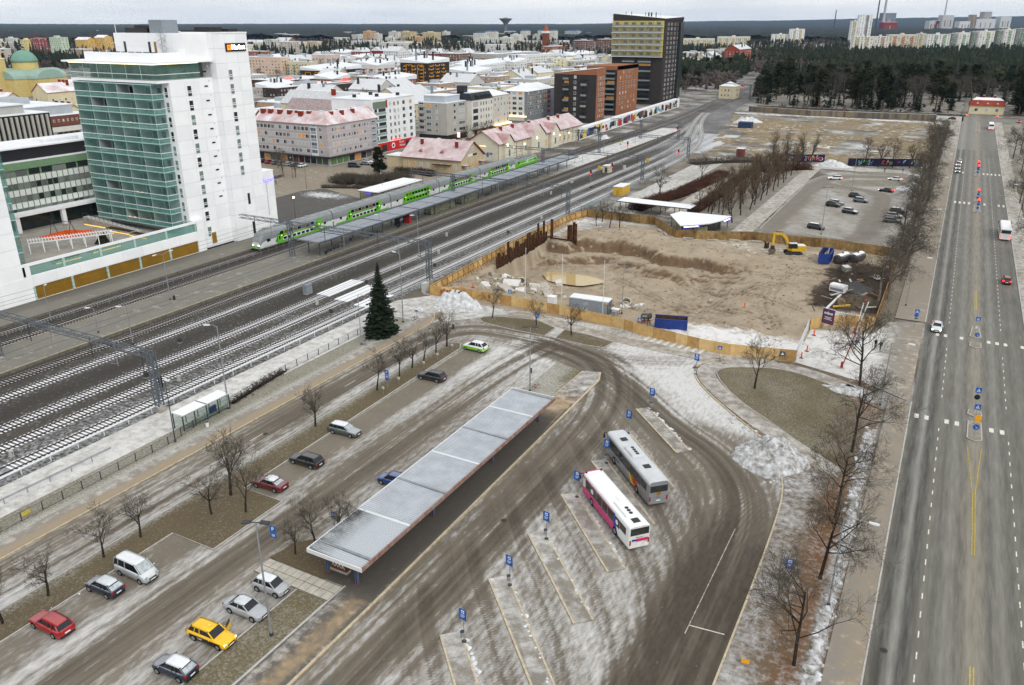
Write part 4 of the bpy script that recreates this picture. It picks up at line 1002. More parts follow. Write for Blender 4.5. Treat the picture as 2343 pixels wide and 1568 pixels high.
def bus(x,y,hdg,lab,L=12.2,W_=2.55,H=3.05,roofm=None,sidem=None,rearm=None,name='bus',kind='city',far=False,lights=False,z=0,grp=None):
 t=thing(name,lab,'bus',(x,y,z+.02),R(hdg),grp)
 w=W_/2;h2=L/2
 pr=[(w*.96,.32),(w,.6),(w,H-.35),(w*.93,H-.12),(w*.75,H)];pr=pr+[(-a,b)for a,b in pr[::-1]]
 mb=MB();n=len(pr);rings=[[(xx,a*k,.32+(b-.32)*q)for a,b in pr]for xx,k,q in((-h2,.94,.985),(-h2+.12,1,1),(h2-.35,1,1),(h2-.08,.95,.985),(h2,.88,.95))]
 mb.v=[p for r in rings for p in r]
 for k in range(len(rings)-1):
  for i in range(n):
   j=(i+1)%n;mb.f.append((k*n+i,k*n+j,(k+1)*n+j,(k+1)*n+i))
   mb.m.append(1 if min(pr[i][1],pr[j][1])>H-.36 else 0)
 mb.f+=[tuple(range(n)),tuple(range((len(rings)-1)*n,len(rings)*n))[::-1]];mb.m+=[2,2]
 mb.build('body',[sidem,roofm,rearm or sidem],t)
 MB().box(-h2+.3,h2-.3,-w*.9,w*.9,.2,.34).build('chassis',BLACK,t)
 z0,z1=(1.36,2.5)if kind=='city' else(1.55,2.75)
 for s in(1,-1):
  nwin=7;x0=-h2+.7;ww=(L-1.6)/nwin
  for i in range(nwin):
   MB().box(x0+i*ww+.03,x0+(i+1)*ww-.03,s*w-.015,s*w+.012,z0+(.25 if i==0 else 0),z1).build('window',BGL,t)
 MB().box(h2-.12,h2+.015,-w*.86,w*.86,1.1,H-.35).build('windscreen',BGL,t)
 r=MB().obox((-h2-.01,0,2.35),(0,1,0),W_*.86,.06,.85);r.build('rear_window',M('rear_glass',S(52,56,56),.2,var=.2),t)
 for s in(1,-1):
  MB().box(-h2-.03,-h2+.08,s*w*.86-.09,s*w*.86+.09,.75,1.35).build('tail_light',TLON if lights else M('bus_tail',S(166,20,20),.3),t)
  MB().box(-h2-.02,-h2+.05,s*w*.78-.04,s*w*.78+.04,H-.30,H-.24).build('marker_light',TAILL,t)
  MB().box(h2-.05,h2+.03,s*w*.72-.2,s*w*.72+.2,.6,.85).build('headlight',HEADL,t)
  MB().tube([(h2-.1,s*w*.95,H-.25),(h2+.35,s*(w+.15),H-.35),(h2+.35,s*(w+.2),H-.7)],.05).box(h2+.25,h2+.42,s*(w+.18)-.1,s*(w+.18)+.1,H-1.1,H-.6).build('mirror',BLACK,t)
  for xx in(h2-2.75,-h2+3.3):
   wo=MB().cyl((xx,s*(w-.28),.5),(xx,s*(w+.015),.5),.5,n=18).build('wheel',TYRE,t);MB().cyl((xx,s*(w-.1),.5),(xx,s*(w+.03),.5),.3,n=12).build('rim',RIM,wo)
 MB().box(-h2-.03,-h2,-.26,.26,.72,.86).build('number_plate',WHT,t)
 MB().box(-h2-.05,-h2+.05,-w*.9,w*.9,.38,.55).build('rear_bumper',rearm or sidem,t)
 return t
PINK=M('bus_pink',S(206,20,116),.3,var=.05,coat=.5);BUSW=M('bus_white',S(236,238,238),.35,var=.04,scale=.7,coat=.3);BUSS=M('coach_silver',S(150,154,158),.35,.3,var=.06,scale=.6,coat=.3);COR=M('coach_roof',S(198,202,206),.45,var=.06,scale=.8)
hd=math.degrees(math.atan2(8.1,-8.9));c_,s_=cos(R(hd)),sin(R(hd))
bp=bus(-22.35+6.1*c_,70.15+6.1*s_,hd,'pink sided city bus with white roof parked at the diagonal bay',roofm=BUSW,sidem=BUSW,rearm=M('bus_rear',S(222,224,218),.4,var=.06,streak=.2))
for s in(1,-1):
 g=MB();yy=s*1.281
 for(x0,x1,z0,z1)in((-2.4,6.0,.36,1.34),(-2.4,6.0,2.52,2.72)):
  a=[(x0,yy,z0),(x1,yy,z0),(x1,yy,z1),(x0,yy,z1)];g.add(a,[(0,1,2,3)])
 g.build('pink_side_panel',PINK,bp)
 g=MB().add([(-3.6,yy,.36),(-2.4,yy,.36),(-2.4,yy,1.34),(-3.0,yy,1.34)],[(0,1,2,3)]).add([(-2.75,yy*1.009,2.72),(-2.3,yy*1.009,2.72),(-2.3,yy*1.009,1.14),(-3.0,yy*1.009,1.14)],[(0,1,2,3)]);g.build('blue_side_panel',M('bus_blue',S(36,50,150),.35),bp)
MB().box(6.0,6.13,-1.2,1.2,2.7,3.0).box(6.02,6.14,-1.15,1.15,.4,1.05).build('pink_front',PINK,bp)
MB().box(5.9,6.04,-1.26,1.26,2.98,3.06).build('pink_roof_edge',PINK,bp)
def roof_pod(t,x0,x1,H,fans,mat,fx,w=.85):
 MB().loft([[(x,y,z)for x,y,z in((xx,-ww,H-.02),(xx,ww,H-.02),(xx,ww*.86,H+hh),(xx,-ww*.86,H+hh))]for xx,ww,hh in((x0,w*.8,.05),(x0+.3,w,.24),(x1-.3,w,.24),(x1,w*.8,.05))]).build('air_conditioner',mat,t)
 for i in range(fans):MB().cyl((fx+i*.52,0,H+.2),(fx+i*.52,0,H+.275),.22,n=14).build('fan',BLACK,t)
roof_pod(bp,-4.6,-1.0,3.05,3,BUSW,-3.9);MB().box(-4.1,-2.5,-.3,.3,3.2,3.255).build('fan_well',DSTEEL,bp)
MB().box(-5.45,-4.65,-.42,.42,3.04,3.10).build('roof_hatch',BLACK,bp);MB().box(-1.0,-.2,-.5,.0,3.04,3.14).build('roof_vent',BUSW,bp)
MB().box(-6.14,-6.09,-1.0,.35,1.1,1.45,0).box(-6.14,-6.09,.36,.9,1.2,1.42,1).build('rear_banner',[PINK,M('bus_blue',S(36,50,150),.35)],bp)
text('lettering','eschamatkat.fi',.15,DSTEEL,bp,(-6.13,0,1.62),(pi/2,0,-pi/2));text('lettering','2140',.12,DSTEEL,bp,(-6.15,-.75,1.02),(pi/2,0,-pi/2))
for s in(1,-1):MB().cyl((-3.2,s*1.285,1.9),(-3.2,s*1.296,1.9),.3,n=16).build('round_emblem',WHT,bp);MB().cyl((3.3,s*1.285,1.9),(3.3,s*1.296,1.9),.32,n=16).build('round_emblem',WHT,bp)
MB().cyl((5.7,.95,3.05),(5.7,.95,3.22),.11,n=10).cyl((5.7,-.95,3.05),(5.7,-.95,3.22),.11,n=10).build('roof_knob',BLACK,bp)
hd=math.degrees(math.atan2(9.5,-9.2));c_,s_=cos(R(hd)),sin(R(hd))
bc=bus(-23.3+6.6*c_,79.25+6.6*s_,hd,'silver grey coach with yellow and orange flash beside the pink bus',L=13.2,H=3.35,roofm=COR,sidem=BUSS,kind='coach')
roof_pod(bc,-.9,2.0,3.35,4,COR,-.3,.95);MB().box(-.7,1.7,-.42,.42,3.52,3.56).build('fan_well',LMAT,bc)
for xx in(4.0,-3.0):MB().box(xx-.5,xx+.3,-.42,.42,3.34,3.42).build('roof_hatch',BLACK,bc)
for k,c in enumerate(((236,206,40),(232,130,30),(206,60,30))):
 for s in(1,-1):
  MB().add([(-1.6+k*-.62,s*1.281,.5),(-2.2+k*-.62,s*1.281,.5),(-2.3-k*.5,s*1.281,1.55),(-.6+k*-.5,s*1.281,1.55)][::1],[(0,1,2,3)]).build('colour_flash',M('flash%d'%k,S(*c),.4),bc)
for s in(1,):text('lettering','Pohjolan Oy',.34,M('script_blue',S(40,56,90),.5),bc,(3.0,1.29,1.1),(pi/2,0,pi));
MB().cyl((-6.64,0,1.72),(-6.60,0,1.72),.28,n=16).build('round_emblem',M('emblem_gold',S(160,110,30),.5),bc);text('lettering','Pohjolan',.16,REDP,bc,(-6.64,.1,1.25),(pi/2,0,-pi/2))
bus(15.9,247.2,90,'white city bus driving away on the right lane',roofm=BUSW,sidem=BUSW,lights=True);bus(15.6,512,90,'white bus waiting at the far junction',roofm=BUSW,sidem=BUSW,lights=True)
# ------------------------------------------------------------------ bus station furniture
t=thing('station_shelter','long open shelter with pale corrugated metal roof in seven fields','shelter',(-46.8,49.5,0))
CORR=M('corrugated_roof',S(184,190,197),.5,.15,var=.1,scale=.5,snow=.12)
def _moss():
 m,nt,b=_nt('corrugated_roof_mossy');n=_wnoise(nt,.55,5,.7);n3=_wnoise(nt,6,4,.7)
 g=nt.nodes.new("ShaderNodeNewGeometry");sp=nt.nodes.new("ShaderNodeSeparateXYZ");nt.links.new(g.outputs['Position'],sp.inputs[0])
 f=_math(nt,'MULTIPLY',_math(nt,'SUBTRACT',-47.0,sp.outputs[0]),.33,True)
 f=_math(nt,'MULTIPLY',f,_math(nt,'ADD',_math(nt,'MULTIPLY',n,2.6),_math(nt,'SUBTRACT',_math(nt,'MULTIPLY',n3,.8),1.1)),True)
 nt.links.new(_mix(nt,f,S(184,190,196),S(46,46,44)),b.inputs['Base Color']);b.inputs['Roughness'].default_value=.6
 return m
MOSSY=_moss()
def corr(x0,x1,y0,y1,z,dz=.09,pitch=.3):
 mb=MB();y=y0;pts=[]
 while y<y1-.01:
  pts+=[(y,z),(y+pitch*.38,z),(y+pitch*.5,z+dz),(y+pitch*.88,z+dz)];y+=pitch
 pts.append((y1,z))
 for a,b in zip(pts,pts[1:]):
  mb.add([(x0,a[0],a[1]+.10),(x1,a[0],a[1]-.04),(x1,b[0],b[1]-.04),(x0,b[0],b[1]+.10)],[(0,1,2,3)])
 return mb
RUSTF=M('rusty_fascia',S(132,84,74),.8,col2=S(150,140,132),scale=1.2,var=.3)
fields=[(.25,1.5),(1.75,8.0),(8.25,15.2),(15.45,22.4),(22.65,29.6),(29.85,36.6),(36.85,42.8)]
for i,(a,b)in enumerate(fields):
 corr(-3.4,3.35,a,b,3.6).build('roof_panel',MOSSY if i<2 else CORR,t)
 MB().box(-3.4,3.38,b-.02,b+.27,3.6,3.80).build('roof_rib',LMAT if i%2 else STEEL,t)
for x in(-3.45,3.42):MB().box(x-.07,x+.07,0,43.6,3.32,3.78).build('fascia',LMAT if x<0 else RUSTF,t)
for y in(0.0,43.6):MB().box(-3.5,3.48,y-.07,y+.07,3.32,3.76).build('fascia',LMAT,t)
MB().box(-3.3,3.3,.1,43.5,3.35,3.42).build('ceiling',M('soffit',S(96,92,86),.9),t)
for y in(1.5,15.3,29.1,42.2):
 for x in(-2.4,1.4):
  c=MB().box(x-.18,x-.06,y-.12,y+.12,.12,3.36).box(x+.06,x+.18,y-.12,y+.12,.12,3.36)
  c.build('column',M('column_blue',S(84,96,124),.6,var=.15),t);MB().box(x-.3,x+.3,y-.25,y+.25,.13,.2).build('column_foot',M('rust',S(110,70,54),.9),t)
 MB().box(-3.2,3.2,y-.1,y+.1,3.15,3.36).build('cross_beam',M('column_blue',S(84,96,124),.6,var=.15),t)
g=thing('brick_bench_wall','low brown wall with white graffiti under the shelter end','wall',(-48.4,51.9,.13))
MB().box(-.9,1.1,-.25,.25,.18,1.5).build('wall',M('brown_wood',S(110,74,50),.8,var=.2),g);MB().box(-1,1.2,-.35,.35,0,.2).build('base',CONC,g)
gr=MB()
for i in range(4):
 px=-.7+i*.42
 gr.tube([(px,-.262,.6),(px+.05,-.262,1.2),(px+.25,-.262,1.1),(px+.1,-.262,.9),(px+.32,-.262,.55)],.03,4)
gr.build('graffiti',WHT,g)
bb=thing('shelter_bench','bench unit under the middle of the long shelter','bench',(-48.2,64,.14));MB().box(-.3,.3,-1.4,1.4,.38,.45).build('seat',M('brown_wood',S(110,74,50),.8,var=.2),bb)
for s in(-1.2,1.2):MB().box(-.25,.25,s-.05,s+.05,0,.38).build('leg',DSTEEL,bb)
_panel={}
def stop_sign(x,y,h,lab,z=.13,rz=R(-10),num=None,bin_on=True,big=1.0):
 t=thing('bus_stop_sign',lab,'sign',(x,y,z),rz)
 MB().cyl((0,0,0),(0,0,h),.045,n=8).build('pole',STEEL,t);MB().cyl((0,0,0),(0,0,.1),.22,n=8).build('foot',DSTEEL,t)
 mb=MB();pts=[]
 for i in range(7):
  u=-.42+.14*i;v=.05+.06*(u/.42)**2
  pts.append((u*big,-v))
 for a,b in zip(pts,pts[1:]):
  mb.add([(a[0],a[1]-.03,h-1.15),(b[0],b[1]-.03,h-1.15),(b[0],b[1]-.03,h+.05),(a[0],a[1]-.03,h+.05),(a[0],a[1],h-1.15),(b[0],b[1],h-1.15),(b[0],b[1],h+.05),(a[0],a[1],h+.05)],[(0,1,2,3),(5,4,7,6),(3,2,6,7),(0,4,5,1)])
 mb.build('panel',BLUE,t)
 MB().box(-.17,.17,-.12,-.09,h-.42,h-.1).build('pictogram',WHT,t);MB().box(-.1,.1,-.128,-.12,h-.33,h-.19).build('pictogram',BLUE,t)
 for k in range(3):MB().box(-.25,.25-k*.08,-.115,-.10,h-.62-k*.12,h-.58-k*.12).build('text_line',WHT,t)
 if num:text('lettering',num,.24,WHT,t,(-.22,-.13,h-.62),(pi/2,0,0))
 if bin_on:MB().cyl((.0,-.22,.75),(.0,-.22,1.3),.2,n=10).build('bin',STEEL,t);MB().cyl((0,-.22,1.3),(0,-.22,1.36),.21,n=10).build('bin_lid',DSTEEL,t)
 return t
for x,y,h,lab,kw in((-36.1,36.3,3.9,'blue bus stop sign numbered 10 at the bottom picture edge',dict(num='10')),(-31.6,49.2,3.7,'blue bus stop sign with bin on the lowest fully seen island',{}),(-31.7,58.2,3.6,'blue bus stop sign with bin on the island below the empty bay',{}),(-31.9,67.0,3.5,'blue bus stop sign with bin on the island two left of the pink bus',{}),(-32.4,76.3,3.5,'blue bus stop sign at the nose of the pink bus',dict(bin_on=False)),(-32.3,85.4,3.4,'blue bus stop sign between the pink bus and the coach',{}),(-32.7,94.4,3.5,'blue bus stop sign beyond the nose of the coach',dict(bin_on=False)),(-32.3,102.8,3.5,'blue bus stop sign with bin on the farthest island',{}),(-30.3,118.6,3.6,'blue bus stop sign with bin at the curved kerb by the bicycle',dict(z=.07))):
 stop_sign(x,y,h,lab,**kw)
def post_sign(x,y,h,lab,shapes,z=.1,rz=R(8),r=.035,name='road_sign'):
 """shapes: (kind, centre height, size, colour, inner)"""
 t=thing(name,lab,'sign',(x,y,z),rz)
 MB().cyl((0,0,0),(0,0,h),r,n=8).build('pole',STEEL,t)
 for kd,zc,sz,mat,inner in shapes:
  if kd=='round':MB().cyl((0,-.07,zc),(0,-.04,zc),sz/2,n=20).build('sign_face',mat,t)
  elif kd=='tri':MB().loft([[(sz*.5*sin(q*2*pi/3),yy,zc+sz*.5*cos(q*2*pi/3))for q in range(3)]for yy in(-.07,-.04)]).build('sign_face',mat,t)
  else:
   w=sz if not isinstance(sz,tuple)else sz[0];hh=sz if not isinstance(sz,tuple)else sz[1]
   MB().box(-w/2,w/2,-.07,-.04,zc-hh/2,zc+hh/2).build('sign_face',mat,t)
  if inner=='walk':
   MB().add([(-.26,-.078,zc-.24),(.26,-.078,zc-.24),(0,-.078,zc+.26)],[(0,1,2)]).build('white_triangle',WHT,t)
   MB().tube([(-.1,-.082,zc-.2),(0,-.082,zc-.02),(.1,-.082,zc-.2)],.03,4).tube([(0,-.082,zc-.02),(0,-.082,zc+.12)],.035,4).build('figure',BLACK,t)
  elif inner=='P':text('letter','P',.62 if not isinstance(sz,tuple)else sz[1]*.8,WHT,t,(0,-.08,zc),(pi/2,0,0),bold=.01)
  elif inner=='arrow':MB().bar((-.17,-.08,zc+.17),(.12,-.08,zc-.12),.09,.02).bar((.17,-.08,zc-.17),(-.06,-.08,zc-.17),.09,.02).bar((.17,-.08,zc-.17),(.17,-.08,zc+.06),.09,.02).build('arrow',WHT,t)
  elif inner=='left':MB().bar((-.2,-.08,zc),(.22,-.08,zc),.09,.02).bar((-.22,-.08,zc),(-.05,-.08,zc+.17),.09,.02).bar((-.22,-.08,zc),(-.05,-.08,zc-.17),.09,.02).build('arrow',WHT,t)
  elif inner=='lines':
   for k in range(3):MB().box(-.2,.2,-.08,-.07,zc-.12+k*.11,zc-.08+k*.11).build('text_line',WHT,t)
 return t
YSG=M('sign_yellow',S(240,170,20),.5,var=.05)
post_sign(-56.4,51.0,3.4,'parking sign P with blue plates beside the slab path',[('sq',3.0,(.75,.8),BLUE,'P'),('sq',2.25,(.7,.6),BLUE,'lines')]);post_sign(-71.0,90.6,3.0,'parking sign P with blue plates in the grass strip',[('sq',2.7,(.7,.75),BLUE,'P'),('sq',1.95,(.65,.6),BLUE,'lines'),('sq',1.5,(.6,.25),BLUE,None)]);post_sign(-53.3,57.0,2.6,'blue sign behind the bush at the shelter corner',[('sq',2.3,(.5,.7),BLUE,'lines')])
post_sign(-61.8,124.0,3.4,'round blue sign with left arrow on the loop island',[('round',3.0,.75,BLUE,'left')]);post_sign(-72.5,112.2,3.2,'dark backed sign at the loop end of the grass strip',[('sq',2.8,(.45,.9),DSTEEL,None)])
post_sign(-28.2,124.6,3.3,'blue crossing sign with a bicycle leaning on its post',[('sq',2.9,.7,BLUE,'walk')]);post_sign(-45.2,133.0,2.6,'blue crossing sign standing behind the plywood by the mixer',[('sq',2.2,.7,BLUE,'walk')]);post_sign(-73.6,135.2,3,'blue crossing sign above the plywood by the concrete rubble',[('sq',2.6,.7,BLUE,'walk')]);post_sign(-85.0,134.6,3.2,'blue crossing sign with yellow plate above the graffiti',[('sq',2.9,.65,BLUE,'walk'),('sq',2.2,(.3,.7),YSG,None)])
post_sign(-51.6,101.6,3.2,'dark backed sign beside the red bicycle',[('sq',2.8,(.4,.9),DSTEEL,None)]);post_sign(-35.5,131.0,2.2,'small white notice post in front of the plywood',[('sq',1.9,(.35,.35),WHT,None)])
post_sign(-.6,159.4,3.4,'crossing sign over a round path sign on the pavement',[('sq',3.1,.75,BLUE,'walk'),('round',2.35,.75,BLUE,None),('sq',1.75,(.6,.2),DSTEEL,None)])
post_sign(9.4,160.4,3.3,'crossing sign on the farther near-road island',[('sq',3.0,.75,BLUE,'walk'),('sq',1.4,(.3,.5),LMAT,None)]);post_sign(9.4,154.4,2.4,'round keep right sign in front of the farther island',[('round',2.0,.75,BLUE,'arrow')])
post_sign(9.4,125.2,3.6,'crossing sign with dark disc on the nearer island',[('sq',3.3,.8,BLUE,'walk'),('round',2.2,.8,M('dark_disc',S(30,38,50),.6),None)]);post_sign(9.4,120.4,3.0,'lower crossing sign on the nearest traffic island',[('sq',2.7,.8,BLUE,'walk')]);post_sign(9.4,115.9,3.4,'yellow no turn sign over a keep right sign',[('round',3.0,.85,YSG,None),('sq',2.4,(.7,.25),YSG,None),('round',1.6,.85,BLUE,'arrow')])
post_sign(-8.8,140.2,2.6,'round blue sign by the barrier pole',[('round',2.3,.65,BLUE,None)]);stop_sign(-7.2,72.5,2.6,'blue bus stop panel seen from above on the roadside verge',.05,R(20),bin_on=False);post_sign(-8.2,58.5,.9,'small yellow ground sign among dead leaves',[('sq',.6,(.7,.45),YSG,None)],.05)
for y,k in((275,0),(292,1),(345,2),(355,3)):
 t=thing('traffic_light',['red traffic light on the island below the first far crossing','red traffic light on the island above the first far crossing','red traffic light on the island at the second far crossing','red traffic light behind the second far crossing'][k],'traffic light',(9.4,y,.12),0,'traffic lights along the road')
 MB().cyl((0,0,0),(0,0,3.6),.06,n=6).build('pole',STEEL,t);MB().box(-.25,.25,-.2,.1,3.1,4.2).build('head',BLACK,t);MB().cyl((0,-.26,3.95),(0,-.2,3.95),.3,n=12).build('red_lamp',REDL,t)
 MB().box(-.35,.35,-.08,-.05,2.2,2.9).build('crossing_sign',BLUE,t);MB().cyl((0,-.1,1.5),(0,-.07,1.5),.38,n=14).build('keep_right_sign',BLUE,t)
for x,y,lab in((3.5,540,'red light at the far junction beside the yellow house'),(24.5,300,'red light among trees on the right pavement'),(18.5,540,'red light at the right corner of the far junction')):
 t=thing('traffic_light',lab,'traffic light',(x,y,.1));MB().cyl((0,0,0),(0,0,3.6),.07,n=6).build('pole',STEEL,t);MB().box(-.25,.25,-.2,.1,3.1,4.2).build('head',BLACK,t);MB().cyl((0,-.26,3.95),(0,-.2,3.95),.34,n=12).build('red_lamp',REDL,t)
lamp(-47.8,41.4,.1,12.4,'tall twin panel lamp by the silver saloon',(.75,.35),2,.11,head='panel');lamp(-51.0,100.1,.1,10.6,'tall twin panel lamp at the far end of the shelter',(.7,.4),2,.1,head='panel');lamp(-51.5,140.5,0,10,'twin panel lamp standing inside the building site',(.8,.3),2,.1,head='panel')
lamp(-27.3,225.2,.1,12.6,'tall twin lamp on the near island of the far car park',(.9,.3),2,.1,head='panel');lamp(-27.8,292.8,.1,12.8,'tall twin lamp on the far island of the far car park',(.9,.3),2,.1,head='panel')
for i,y in enumerate((70.4,120.6,172,222,272,322,372,422)):
 lamp(-2.9,y,.1,10,['white street lamp leaning over the pavement among the nearest trees','street lamp by the gate drive','street lamp beside the plywood corner','street lamp below the far car park','street lamp in the birches of the far car park','street lamp level with the painted fence','street lamp past the painted fence','farthest street lamp on the left pavement'][i],(2.2,0),1,.09,grp='street lamps along the left pavement')
for i,y in enumerate((225,275,325,385)):
 lamp(20.4,y,.1,9,['right hand street lamp near the white bus','right hand street lamp above the white bus','right hand street lamp below the far trees','right hand street lamp by the far big tree'][i],(-2.2,0),1,.09,grp='street lamps along the right pavement')
def bicycle(x,y,rz,lab,mat,z=.05):
 t=thing('bicycle',lab,'bicycle',(x,y,z),rz)
 for xx in(-.52,.52):
  w=MB().tube([(xx+.33*cos(q),0,.34+.33*sin(q))for q in np.linspace(0,2*pi,17)],.022,5);w.build('wheel',BLACK,t)
 MB().tube([(-.52,0,.34),(-.08,0,.3),(.38,0,.78),(-.18,0,.74),(-.52,0,.34)],.022,5).tube([(-.08,0,.3),(-.2,0,.85)],.022,5).tube([(.52,0,.34),(.36,0,.95)],.022,5).build('frame',mat,t)
 MB().box(-.32,-.06,-.08,.08,.85,.92).build('saddle',BLACK,t);MB().tube([(.28,-.27,1.0),(.38,0,.96),(.28,.27,1.0)],.02,5).build('handlebar',BLACK,t)
 MB().cyl((-.08,-.06,.3),(-.08,.06,.3),.09,n=10).build('chainring',DSTEEL,t);MB().box(-.75,-.3,-.07,.07,.7,.73).build('rack',DSTEEL,t)
 return t
bicycle(-50.5,101.2,R(70),'red bicycle by the lamp at the end of the shelter',REDP,.1);bicycle(-28.0,125.2,R(-5),'black bicycle leaning at the crossing sign',BLACK,.06);bicycle(-84.6,117.8,R(20),'dark bicycle standing right of the big spruce',M('dark_green',S(30,60,46),.5),.06)
sgn=post_sign(-84.9,118.6,1.9,'small blue sign over the dark bicycle',[('sq',1.7,(.7,.3),BLUE,None)])
for i,(x,y)in enumerate(((-70.4,108.3),(-70.4,103.7),(-70.4,99.6),(-70.3,92.5),(-70.3,88.5))):
 t=thing('heater_post',['low socket post with blue plate by the lime crossover','leaning pale socket post','pale socket post behind the black estate','pale socket post near the bare tree','pale socket post by the parking sign'][i],'post',(x,y,.1),0,'engine heater sockets in the grass strip')
 MB().cyl((0,0,0),(.06,0,.95),.035,n=6).build('post',STEEL,t);MB().box(-.12,.22,-.1,.1,.9,1.25).build('socket_box',CABL,t)
bin_(-85.4,103.4,.05,'grey litter bin at the foot of the thin lamp',STEEL);bin_(-85.5,68.0,.05,'pale bin on a post by the small glass shelter',LMAT)
for x,y,lab in((-77.0,70.5,'round manhole cover in the access road'),(2.4,66.5,'round manhole cover near the road kerb'),(-37.8,68,'round manhole cover in the bus lane'),(-22.3,43.5,'manhole cover by the lowest islands'),(-19.2,43.0,'second manhole cover by the lowest islands')):
 t=thing('manhole_cover',lab,'manhole',(x,y,.003),0);MB().cyl((0,0,0),(0,0,.02),.4,n=20).build('ring',M('iron',S(88,82,76),.7),t);MB().cyl((0,0,.01),(0,0,.026),.31,n=16).build('lid',M('iron_dark',S(58,54,52),.7),t)
def heap(name,x,y,rx,ry,h,lab,mat,seed=0,cat='snow heap',z=0,n=34):
 X,Y=np.meshgrid(np.linspace(-1.15,1.15,n),np.linspace(-1.15,1.15,n));r=np.hypot(X,Y)
 r=r+.5*(fbm(X*1.6+seed+7,Y*1.6,3)-.5);Zz=np.clip(1-r**1.5,-.15,1)*(.55+.9*fbm(X*2.6+seed,Y*2.6,3))*h+(fbm(X*9+seed,Y*9,4)-.5)*.55*h*np.clip(1.1-r,0,1)
 Zz=np.where(r>1.0,-.1,Zz)
 V=np.stack([X.ravel()*rx,Y.ravel()*ry,Zz.ravel()],1);i=(np.arange(n-1)[:,None]*n+np.arange(n-1)).ravel()
 me=bpy.data.meshes.new(name);me.from_pydata(V.tolist(),[],np.stack([i,i+1,i+n+1,i+n],1).tolist());me.materials.append(mat);me.polygons.foreach_set('use_smooth',[True]*len(me.polygons));me.update()
 o=inst(name,me,None,(x,y,z));tag(o,lab,cat)
 return o
SDIRT=M('dirty_snow',S(214,217,220),.9,col2=S(112,106,97),scale=1.3,bump=.3);SCLN=M('ploughed_snow',S(228,232,236),.9,col2=S(168,168,166),scale=1.1,bump=.3)
heap('snow_heap',-13.8,97.0,5.0,4.8,2.6,'big dirty snow heap on the station kerb near the road trees',SDIRT,3,n=80);heap('snow_heap',-82.0,129.2,5.6,2.4,3.0,'white snow heap below the graffiti fence',SCLN,9,n=50)
heap('snow_heap',-41,343.5,7.5,3.0,2.4,'white snow heap between the two painted fences',SCLN,14);heap('snow_heap',-12.2,305,3,2.4,1.4,'small snow heap under the birches of the far car park',SCLN,19);heap('snow_heap',-104,470,9,6,4,'snow heap at the far corner of the bare field',SCLN,23);heap('snow_heap',-152.5,378,2.6,3.2,1.6,'snow heap at the foot of the painted wall',SCLN,29);heap('snow_heap',-7.6,124,4.0,1.8,.8,'strip of lumpy snow on the round green',SDIRT,31)
def snow_ridge(pts,lab,n,w,h,seed,mat):
 rd=random.Random(seed);mb=MB();L_=[math.dist(a,b)for a,b in zip(pts,pts[1:])]
 for i in range(n):
  q=rd.random()*sum(L_);k=0
  while q>L_[k]:q-=L_[k];k+=1
  f=q/L_[k];x=pts[k][0]+(pts[k+1][0]-pts[k][0])*f+rd.gauss(0,w);y=pts[k][1]+(pts[k+1][1]-pts[k][1])*f+rd.gauss(0,w);r=rd.uniform(.4,1.3)*h;a=rd.random()*6
  mb.loft([[(x+cos(a+t*1.047)*r*s_*1.7*rd.uniform(.7,1.3),y+sin(a+t*1.047)*r*s_*1.7*rd.uniform(.7,1.3),z)for t in range(6)]for s_,z in((1,-.02),(.9,r*.5),(.4,r))])
 tag(mb.build('snow',mat),lab,'snow',kind='stuff')
for i,(x0,y0,x1,y1)in enumerate(((-31.7,58.4,-22,47.8),(-32.2,67.5,-22.2,57.3),(-32.6,77.0,-22.4,66.3),(-32.6,103.4,-23.6,93.8),(-31.9,50,-24,41.6))):snow_ridge([(x0,y0),(x1,y1)],'crumbled snow along the kerb of a boarding island',46,.12,.13,i,SCLN)
snow_ridge([(-2.9,20),(-2.9,80),(-3.6,112)],'dirty snow bank between the verge and the pavement',520,.32,.22,9,SDIRT)
snow_ridge([(-69.2,24),(-69.3,47)],'thin snow along the parking kerb',60,.2,.08,10,SCLN);snow_ridge([(-46.0,20),(-45.9,46)],'icy lumps beside the grass strip kerb',90,.25,.09,11,SCLN);snow_ridge([(-11,90),(-16,101),(-22,107.6)],'snow lumps around the big dirty heap',120,.7,.14,12,SDIRT);snow_ridge([(-90,124),(-78,127.6)],'snow lumps around the white heap by the graffiti',110,.7,.16,13,SCLN)
